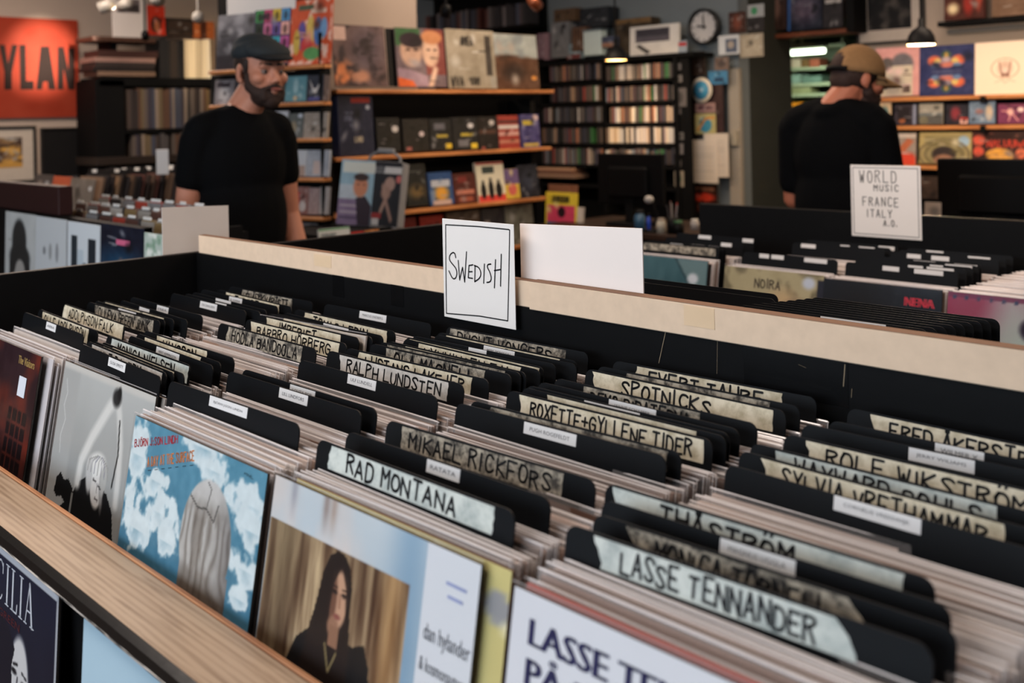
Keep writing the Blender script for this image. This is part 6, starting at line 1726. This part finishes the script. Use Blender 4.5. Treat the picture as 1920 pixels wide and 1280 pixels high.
o = wfront('d', 2.470, [('grad', (150, 160, 160), (170, 150, 160), 'v'), ('ell', 0, .9, .24, .4, (150, 44, 84), .5), ('ell', .16, .88, .2, .2, (150, 70, 96), .6), ('ell', .95, .95, .3, .2, (150, 80, 100), .6), ('ell', .62, .62, .3, .3, (176, 190, 186), .6), ('rect', 0, .97, 1, 1, (120, 60, 90)), ('ell', .66, .78, .13, .10, (44, 36, 56), .15), ('ell', .67, .73, .07, .09, (150, 100, 80), .2), ('poly', [(.40, .50), (.48, .60), (.62, .66), (.76, .66), (.94, .58), (1, .3), (1, 0), (.3, 0)], (52, 54, 84)), ('poly', [(.58, .62), (.68, .64), (.76, .62), (.74, .2), (.60, .2)], (170, 110, 84)), ('line', [(.78, .70), (.80, .62)], .03, (196, 170, 160))] + [('ell', .05 + .09 * i, .965, .013, .018, (60, 70, 100), .3) for i in range(11)], (160, 150, 160), 'record with a curly-haired figure on a magenta and teal cover', 70)
PWS = plane_y(WBY - .004)
s0, s1, z0, z1 = PWS.rect(1596, 310, 1727, 446)
sg = card('sign', 'white sign handwritten with region names on the tall black board', s0, s1, z0, z1, WBY - .004, CARD)
W_, H_ = s1 - s0, z1 - z0
m_ = .008
ribbon(MB(), [[(-W_ / 2 + m_, m_), (W_ / 2 - m_, m_), (W_ / 2 - m_, H_ - m_), (-W_ / 2 + m_, H_ - m_), (-W_ / 2 + m_, m_)]], .0022, -.0004).build('drawn_frame', M('grey_pen', (96, 98, 100), .6, .2), sg)
for s, x0, y0, x1, y1 in [('WORLD', 1612, 320, 1680, 342), ('MUSIC', 1639, 347, 1684, 358), ('FRANCE', 1618, 370, 1684, 386), ('ITALY', 1626, 393, 1672, 407), ('A.O.', 1657, 413, 1682, 424)]:
    a0, a1, b0, b1 = PWS.rect(x0, y0, x1, y1)
    hand_text('handwriting', s, a0 - (s0 + s1) / 2, a1 - (s0 + s1) / 2, b0 - z0, b1 - b0, .0026, sg, M('dark_grey_pen', (52, 54, 56), .6, .2), -.0005, .14, 7, 1.1, 3.0)

# ------------------------------------------------------------------ counter, screens and odds and ends in the middle
PCN = plane_y(4.30)
ct = thing('counter', 'black shop counter in front of the disc shelf', 'counter', PCN.pt(PCN.sz(1160, 430)[0], 0))
zc = PCN.sz(1200, 436)[1]
s0 = PCN.sz(1012, 436)[0]; s1 = PCN.sz(1455, 436)[0]
CT = ct.location.copy()
for nm, b, m in (('worktop', (s0, s1, 4.28, 4.95, zc - .03, zc), M_wood('brown_worktop', (26, 18, 14), (48, 32, 24), 4.0)), ('front_panel', (s0, s1, 4.32, 4.34, 0, zc - .03), BLACK_MATT), ('side_panel', (s0, s0 + .02, 4.34, 4.9, 0, zc - .03), BLACK_MATT)):
    o = MB().bbox(*b, .002).build(nm, m, ct); o.location = -CT


def monitor(label, P, box, back_bulge=True):
    s0, s1, z0, z1 = P.rect(*box)
    o = thing('monitor', label, 'monitor', P.pt((s0 + s1) / 2, z0), (0, 0, P.ang))
    w, h = s1 - s0, z1 - z0
    MB().bbox(-w / 2, w / 2, 0, .03, 0, h, .006).build('screen_back', M('black_plastic_case', (9, 9, 10), .5, .1), o)
    MB().bbox(-w * .3, w * .3, -.03, .0, h * .15, h * .75, .012).build('rear_bulge', M('black_plastic_case', (9, 9, 10), .5, .1), o)
    return o, w, h


PMN = plane_y(4.55)
o, w, h = monitor('black monitor seen from behind on the shop counter', PMN, (1120, 288, 1243, 385))
zc_l = zc - o.location.z
MB().bbox(-.03, .03, -.01, .03, zc_l + .02, .05, .004).build('stand', BLACK_MATT, o)
MB().bbox(-.12, .12, -.08, .10, zc_l, zc_l + .02, .006).build('base', BLACK_MATT, o)
PMN2 = plane_y(4.4)
o, w, h = monitor('large black monitor seen from behind at the right edge', PMN2, (1757, 298, 1985, 420))
MB().bbox(-.05, .05, -.01, .03, -.28, .05, .004).build('stand', BLACK_MATT, o)
MB().bbox(-.16, .16, -.1, .12, -.30, -.28, .006).build('base', BLACK_MATT, o)
dz = o.location.z - .30
tag(MB().bbox(PMN2.sz(1500, 420)[0], PMN2.sz(2050, 420)[0], 4.2, 4.9, dz - .03, dz, .003).bbox(PMN2.sz(1500, 420)[0], PMN2.sz(2050, 420)[0], 4.24, 4.26, 0, dz - .03, .003).build('sales_desk', BLACK_MATT, None), 'black sales desk under the large monitor', 'desk')
item(plane_y(4.3), (1733, 379, 1764, 408), 'paper', 'small pale paper with grey print beside the large monitor', 'paper', [('ell', .6, .4, .3, .3, (120, 116, 112), .5)], (170, 160, 150), .003, 5, 16)
PU = plane_y(4.50)
item(PU, (1021, 361, 1080, 424), 'magazine', 'yellow and pink magazine standing at the left end of the counter', 'magazine', [('rect', .05, .0, .95, .62, (206, 70, 100)), ('words', 'JURSUN', .20, .72, .16, .05, (50, 46, 30), .62), ('ell', .52, .42, .12, .16, (40, 24, 30), .15), ('rect', .05, 0, .6, .12, (50, 100, 140))], (214, 190, 60), .01, 4, 44)
item(PU, (1024, 346, 1078, 366), 'magazine', 'magazine with blue and green title just behind the yellow one', 'magazine', [('rect', 0, 0, .45, .8, (60, 120, 140)), ('rect', .5, .1, .95, .6, (44, 60, 50))], (120, 80, 60), .01, 4, 20, None, back=.03, drop=.22)
item(PU, (1072, 388, 1090, 424), 'paper', 'crumpled white paper beside the yellow magazine', 'paper', [('noise', 14, 3, 3)], (190, 180, 170), .02, 8, 14)


def jar(label, px, py, P, w, h, mats, name='jar', cat='jar'):
    s, z = P.sz(px, py)
    o = thing(name, label, cat, P.pt(s, z))
    r = w / 2
    MB().lathe([(.0005, 0), (r, 0), (r, h * .75), (r * .75, h * .85), (r * .7, h)], 18).build('body', mats[0], o)
    MB().lathe([(r * .78, h * .9), (r * .78, h * 1.06), (.0005, h * 1.06)], 18).build('lid', mats[1], o)
    return o


PJ = plane_y(4.36)
zy = lambda x: 440
jar('small white jar on the counter', 1240, 437, PJ, .05, .075, (M('milky_jar', (170, 164, 150), .4, .4), M('pale_lid', (120, 110, 100), .4, .4)))
jar('dark bottle with blue label on the counter', 1200, 437, PJ, .06, .12, (M('blue_bottle', (50, 84, 110), .3, .5), BLACK))
jar('slim bright blue bottle on the counter', 1217, 437, PJ, .022, .10, (M('bright_blue', (50, 80, 190), .3, .5), BLACK), 'bottle', 'bottle')
jar('small dark pot with green top on the counter', 1272, 440, PJ, .06, .07, (BLACK, M('green_lid', (40, 80, 50), .5, .3)), 'pot', 'pot')
jar('pale cup at the right end of the counter', 1303, 430, PJ, .045, .05, (M('pale_cup', (150, 144, 140), .4, .4), M('white_foam', (180, 176, 170), .5, .3)), 'cup', 'cup')
lp = thing('desk_lamp', 'small white-headed desk lamp in the dark behind the blank card', 'lamp', PJ.pt(PJ.sz(1215, 437)[0] + .03, zc))
hz = PJ.sz(1205, 373)[1] - zc
MB().lathe([(.0005, 0), (.05, 0), (.05, .012), (.0005, .014)], 20).build('base', BLACK, lp)
MB().tube([(0, 0, .01), (.02, .02, hz * .5), (0, 0, hz)], .006, 8).build('arm', BLACK, lp)
MB().ball((-.01, -.01, hz), (.026, .026, .022)).build('head', M('grey_white_plastic', (150, 146, 142), .4, .4), lp)
pp = thing('pen_pot', 'pot of pens and cords on the counter beside the monitor', 'pot', PJ.pt(PJ.sz(1262, 437)[0], zc))
MB().lathe([(.0005, 0), (.03, 0), (.032, .09), (.028, .09), (.027, .01)], 16).build('pot', BLACK, pp)
for k in range(5):
    MB().tube([(.01 * math.cos(k * 1.3), .01 * math.sin(k * 1.3), .02), (.03 * math.cos(k * 1.3), .03 * math.sin(k * 1.3), .15 + .01 * (k % 3))], .004, 6).build('pen', CASEM[k], pp)

# ------------------------------------------------------------------ people
def remeshed(name, mb, mat, parent, voxel=.006, smooth=6, loc=None, factor=.5):
    me = mb.mesh('tmp', mat)
    ob = bpy.data.objects.new('tmp', me); COL.objects.link(ob)
    m = ob.modifiers.new('r', 'REMESH'); m.mode = 'VOXEL'; m.voxel_size = voxel; m.use_smooth_shade = True
    s = ob.modifiers.new('s', 'SMOOTH'); s.iterations = smooth; s.factor = factor
    dg = bpy.context.evaluated_depsgraph_get()
    out = bpy.data.meshes.new_from_object(ob.evaluated_get(dg))
    out.materials.clear(); out.materials.append(mat)
    for p in out.polygons: p.use_smooth = True
    bpy.data.objects.remove(ob); bpy.data.meshes.remove(me)
    return place(name, out, parent, loc)


def cone(mb, a, b, ra, rb, T=None, seg=14):
    a, b = Vector(a), Vector(b)
    if T is not None: a, b = T @ a, T @ b
    n = 4
    mb.tube([a.lerp(b, i / n) for i in range(n + 1)], [ra + (rb - ra) * i / n for i in range(n + 1)], seg)
    mb.ball(a, ra, seg, 8); mb.ball(b, rb, seg, 8)


def egg(mb, c, r, T=None, rot=None):
    q = Matrix.Translation(c)
    if rot: q = q @ Euler(rot).to_matrix().to_4x4()
    if T is not None: q = T @ q
    mb.ball((0, 0, 0), r, 20, 14, 0, q)


def chain(mb, pts, rs):
    for i in range(len(pts) - 1): cone(mb, pts[i], pts[i + 1], rs[i], rs[i + 1])


def hand(mb, wrist, elbow, side, out):
    """palm and five separate bent fingers hanging from the wrist"""
    w, e = Vector(wrist), Vector(elbow)
    d = (w - e).normalized(); x = Vector(out); x = (x - d * x.dot(d)).normalized(); n = d.cross(x)
    B_ = Matrix((x, n, d)).transposed().to_4x4(); B_.translation = w
    egg(mb, (0, 0, .05), (.041, .016, .055), B_)
    for k, (fx, L_) in enumerate(((-.030, .062), (-.011, .074), (.009, .070), (.028, .055))):
        p0 = Vector((fx, 0, .088)); p1 = p0 + Vector((fx * .1, .008, L_ * .5)); p2 = p1 + Vector((0, .018, L_ * .42))
        cone(mb, p0, p1, .0095, .0085, B_, 8); cone(mb, p1, p2, .0085, .0072, B_, 8)
    cone(mb, (-.036 * side, .004, .03), (-.058 * side, .012, .068), .011, .010, B_, 8); cone(mb, (-.058 * side, .012, .068), (-.060 * side, .020, .095), .010, .008, B_, 8)


SKIN_M = M('skin', (176, 120, 98), .5, .35, .08, 40)
SKIN2_M = M('ruddy_skin', (170, 104, 80), .5, .35, .08, 40)
TEE = M('black_cotton', (9, 10, 12), .9, .06, .2, 60, .08)
JEANS = M('dark_denim', (24, 28, 38), .8, .2, .15, 60)
HAIR = M('dark_brown_hair', (40, 30, 26), .6, .3, .3, 90, .2)
SHOE = M('dark_shoe', (20, 20, 22), .5, .4)


def head_parts(mb, T):
    egg(mb, (0, .015, .035), (.076, .097, .088), T)
    egg(mb, (0, -.033, -.03), (.061, .060, .085), T)
    egg(mb, (0, -.040, -.082), (.050, .052, .036), T)
    egg(mb, (0, -.078, -.098), (.024, .018, .019), T)
    cone(mb, (-.036, -.080, .014), (.036, -.080, .014), .015, .015, T)
    cone(mb, (0, -.088, .004), (0, -.114, -.034), .0085, .0108, T); egg(mb, (.012, -.101, -.040), (.010, .011, .009), T); egg(mb, (-.012, -.101, -.040), (.010, .011, .009), T)
    for s in (-1, 1):
        egg(mb, (.042 * s, -.060, -.028), (.026, .028, .024), T)
        egg(mb, (.078 * s, .012, -.012), (.010, .020, .032), T, (0, 0, .35 * s)); egg(mb, (.076 * s, .002, -.036), (.009, .010, .012), T)
    cone(mb, (0, -.094, -.060), (0, -.096, -.072), .014, .013, T)


def person(label, base, yaw, pose):
    o = thing('person', label, 'person', base, (0, 0, yaw))
    hc = Vector(pose['head']); T = Matrix.Translation(hc) @ Euler((pose.get('nod', 0), pose.get('tilt', 0), pose['turn'])).to_matrix().to_4x4() @ Matrix.Scale(pose.get('hs', 1.0), 4)
    sh = pose.get('sh', 1.44); lift = sh - 1.44
    body = MB()
    head_parts(body, T)
    nb = T @ Vector((0, .030, -.050)); nf = T @ Vector((0, .004, -.075))
    neckb = Vector((0, .03, sh + .03))
    cone(body, nb, neckb, .056, .060); cone(body, nf, Vector((0, -.005, sh + .03)), .046, .052)

    def torso(mb, g):
        egg(mb, (0, .0, 1.31 + lift), (.168 + g, .112 + g, .22), None); egg(mb, (0, -.006, 1.12 + lift * .5), (.164 + g, .114 + g, .26), None); egg(mb, (0, .0, .98), (.162 + g, .116 + g, .15), None)
        cone(mb, (-.142, .005, sh - .014), (.142, .005, sh - .014), .060 + g, .060 + g)
        for s in (-1, 1): cone(mb, (.03 * s, .025, sh + .030), (.130 * s, .01, sh), .046 + g, .050 + g)
    torso(body, 0)
    A = pose['arms']
    for s in (-1, 1):
        a0, a1, a2 = [Vector(p) for p in A[s]]
        chain(body, [a0, a0.lerp(a1, .5), a1, a1.lerp(a2, .45), a2], [.056, .050, .041, .042, .029])
        hand(body, a2, a1, s, (1, 0, 0) if pose.get('flat') else (0, 1, 0))
        chain(body, [Vector((.09 * s, 0, .92)), Vector((.10 * s, -.01, .50)), Vector((.10 * s, .02, .09))], [.085, .060, .042])
    remeshed('body', body, pose['skin'], o, .0052, 5)
    tee = MB(); torso(tee, .011)
    if pose.get('collar'): egg(tee, (0, .030, sh + .022), (.080, .078, .048))
    for s in (-1, 1):
        a0, a1 = Vector(A[s][0]), Vector(A[s][1])
        q_ = pose.get('sleeve', .60)
        chain(tee, [a0, a0.lerp(a1, q_ * .5), a0.lerp(a1, q_)], [.069, .066, .063])
    remeshed('t_shirt', tee, TEE, o, .007, 14)
    cl_ = T @ Vector((0, .03, -.10))
    j = MB(); egg(j, (0, 0, .95), (.172, .130, .11))
    for s in (-1, 1): chain(j, [Vector((.09 * s, 0, .90)), Vector((.10 * s, -.01, .50)), Vector((.10 * s, .02, .10))], [.100, .076, .066])
    remeshed('jeans', j, JEANS, o, .010, 5)
    for s in (-1, 1):
        f = MB(); egg(f, (.10 * s, -.05, .045), (.046, .13, .045)); egg(f, (.10 * s, .03, .06), (.045, .05, .06))
        remeshed('shoe', f, SHOE, o, .010, 3)
    # face details
    for s in (-1, 1):
        MB().ball((.030 * s, -.0785, -.006), .0122, 14, 10, 0, T).build('eye', M('eye_white', (120, 102, 94), .5, .2), o)
        MB().ball((.030 * s, -.0872, -.006), (.0066, .0045, .0066), 10, 8, 0, T).build('iris', M('dark_iris', (36, 32, 34), .2, .5), o)
        b = MB(); cone(b, (.014 * s, -.096, .020), (.046 * s, -.083, .020), .0055, .004, T, 8); b.build('eyebrow', HAIR, o)
    b = MB(); egg(b, (0, -.1075, -.066), (.021, .007, .0065), T); b.build('lips', M('lips', (126, 72, 66), .5, .3), o)
    return o, T


def beard(o, T, mat, thick=1.0):
    b = MB()
    egg(b, (0, -.041, -.088), (.057, .060, .042), T); egg(b, (0, -.076, -.106), (.032, .026, .028), T)
    for s in (-1, 1):
        cone(b, (.063 * s, -.008, .004), (.052 * s, -.022, -.055), .008, .022, T); cone(b, (.052 * s, -.022, -.055), (.036 * s, -.056, -.080), .024, .027, T)
        cone(b, (.004 * s, -.1045, -.053), (.034 * s, -.083, -.066), .0085, .009, T); cone(b, (.034 * s, -.083, -.066), (.030 * s, -.080, -.095), .010, .016, T)
    return remeshed('beard', b, mat, o, .004, 2)


def hair(o, T, mat, up=.078):
    b = MB(); egg(b, (0, .024 if up > .07 else .018, .030 if up > .07 else .006), (.0795, .094, up), T); egg(b, (0, .060, -.02), (.060, .052, .052), T)
    for s in (-1, 1): cone(b, (.068 * s, -.022, .03), (.069 * s, -.012, -.010), .010, .008, T)
    if up < .07: egg(b, (0, .080, .035), (.055, .036, .055), T)
    return remeshed('hair', b, mat, o, .005, 3)


# man in the flat cap
d1 = 3.88
p = at_depth(451, 300, d1)
hz = at_depth(489, 126, d1)
base = Vector((p.x, p.y, 0))
yaw1 = YAW + math.radians(38)
R1 = Matrix.Rotation(-yaw1, 3, 'Z')
hl = R1 @ (hz - base); hl.z = hz.z - .012
man1, T1 = person('bearded man in a black t-shirt and dark flat cap looking aside', base, yaw1,
                  {'head': (hl.x, hl.y, hl.z), 'turn': math.radians(4), 'nod': math.radians(2), 'sh': 1.486, 'hs': 1.07, 'sleeve': .46, 'skin': SKIN_M,
                   'arms': {-1: [(-.158, .01, 1.435), (-.200, .045, 1.15), (-.214, -.03, .89)], 1: [(.162, .01, 1.435), (.205, .03, 1.15), (.222, -.06, .90)]}})
beard(man1, T1, M('dark_beard', (46, 34, 30), .7, .2, .3, 120, .3)); hair(man1, T1, HAIR)
c = MB()
TC = T1 @ Matrix.Translation((0, .004, .054)) @ Matrix.Rotation(math.radians(-2), 4, 'X')
egg(c, (0, .014, .012), (.090, .112, .050), TC); egg(c, (0, .034, .030), (.078, .082, .050), TC); egg(c, (0, -.055, .010), (.082, .070, .034), TC, (math.radians(16), 0, 0))
cap = remeshed('flat_cap', c, M('dark_tweed', (40, 46, 50), .85, .2, .35, 220, .3), man1, .0055, 4)
c = MB(); egg(c, (0, -.112, -.014), (.064, .046, .011), TC, (math.radians(14), 0, 0)); cone(c, (-.06, -.085, -.008), (.06, -.085, -.008), .012, .012, TC)
remeshed('cap_peak', c, M('dark_cap_peak', (26, 29, 32), .8, .2, .3, 200), man1, .005, 2)

# man in the baseball cap, seen from behind
d2 = 4.10
p = at_depth(1568, 300, d2)
hz = at_depth(1608, 146, d2)
base = Vector((p.x, p.y, 0))
yaw2 = YAW + math.radians(140)
R2 = Matrix.Rotation(-yaw2, 3, 'Z')
hl = R2 @ (hz - base)
man2, T2 = person('man in a black t-shirt, tan baseball cap and glasses seen from behind', base, yaw2,
                  {'head': (hl.x, hl.y, hz.z), 'turn': math.radians(-36), 'nod': math.radians(12), 'sleeve': .74, 'collar': True, 'sh': 1.470, 'skin': SKIN2_M, 'flat': True,
                   'arms': {-1: [(-.170, .0, 1.43), (-.205, -.04, 1.15), (-.12, -.27, 1.06)], 1: [(.170, .0, 1.43), (.200, -.04, 1.14), (.12, -.26, 1.06)]}})
HAIR2 = M('short_dark_hair', (52, 38, 34), .7, .2, .3, 120, .3)
beard(man2, T2, HAIR2); hair(man2, T2, HAIR2, .069)
TC = T2 @ Matrix.Translation((0, .006, .036)) @ Matrix.Rotation(math.radians(-2), 4, 'X')
c = MB()
NS, NR = 36, 10
vs = []; fs = []
for i in range(NR + 1):
    ph = (math.pi / 2) * i / NR
    for k in range(NS):
        th = 2 * math.pi * k / NS
        vs.append((.090 * math.cos(ph) * math.cos(th), .114 * math.cos(ph) * math.sin(th), -.022 + .118 * math.sin(ph) ** .92))
for i in range(NR):
    for k in range(NS):
        th = 2 * math.pi * (k + .5) / NS
        opening = abs((th - math.pi / 2)) < .55 and i < 4 - abs(th - math.pi / 2) * 3
        if not opening: fs.append((i * NS + k, i * NS + (k + 1) % NS, (i + 1) * NS + (k + 1) % NS, (i + 1) * NS + k))
CAPM = M('tan_cotton', (138, 106, 72), .85, .15, .15, 70, .1)
dome = MB().add(vs, fs, 0, True, TC).build('cap_crown', CAPM, man2)
sol = dome.modifiers.new('t', 'SOLIDIFY'); sol.thickness = .003
c = MB()
bv = []; bf = []
for i in range(13):
    th = math.pi * (1.15 + .70 * i / 12)
    for j in range(5):
        t_ = j / 4
        x = .086 * math.cos(th) * (1 - .10 * t_); y = .106 * math.sin(th) - t_ * .098 * (math.sin((th - math.pi * 1.15) / (.70 * math.pi) * math.pi) ** .5)
        bv.append((x, y, -.016 - t_ * .022 - 4.5 * x * x * t_))
for i in range(12):
    for j in range(4): bf.append((i * 5 + j, i * 5 + j + 1, (i + 1) * 5 + j + 1, (i + 1) * 5 + j))
pk = MB().add(bv, bf, 0, True, TC).build('cap_peak', CAPM, man2)
sol = pk.modifiers.new('t', 'SOLIDIFY'); sol.thickness = .007
MB().tube([tuple(Vector((.092 * math.cos(t), .118 * math.sin(t), -.016))) for t in np.linspace(math.pi * .26, math.pi * .74, 12)], .010, 8, 0, True, TC).build('cap_strap', BLACK_MATT, man2)
g_ = MB()
for s in (-1, 1):
    g_.tube([(.031 * s + .024 * math.cos(t), -.106 + .004 * math.cos(t) * s * 0, -.008 + .018 * math.sin(t)) for t in np.linspace(0, 6.2832, 17)], .0028, 6, 0, False, T2)
    g_.tube([(.055 * s, -.104, -.004), (.078 * s, -.07, .002), (.082 * s, .01, -.002)], .003, 6, 0, True, T2)
g_.tube([(-.008, -.110, -.004), (.008, -.110, -.004)], .003, 6, 0, True, T2)
g_.build('glasses', M('black_glasses', (14, 14, 16), .3, .5), man2)
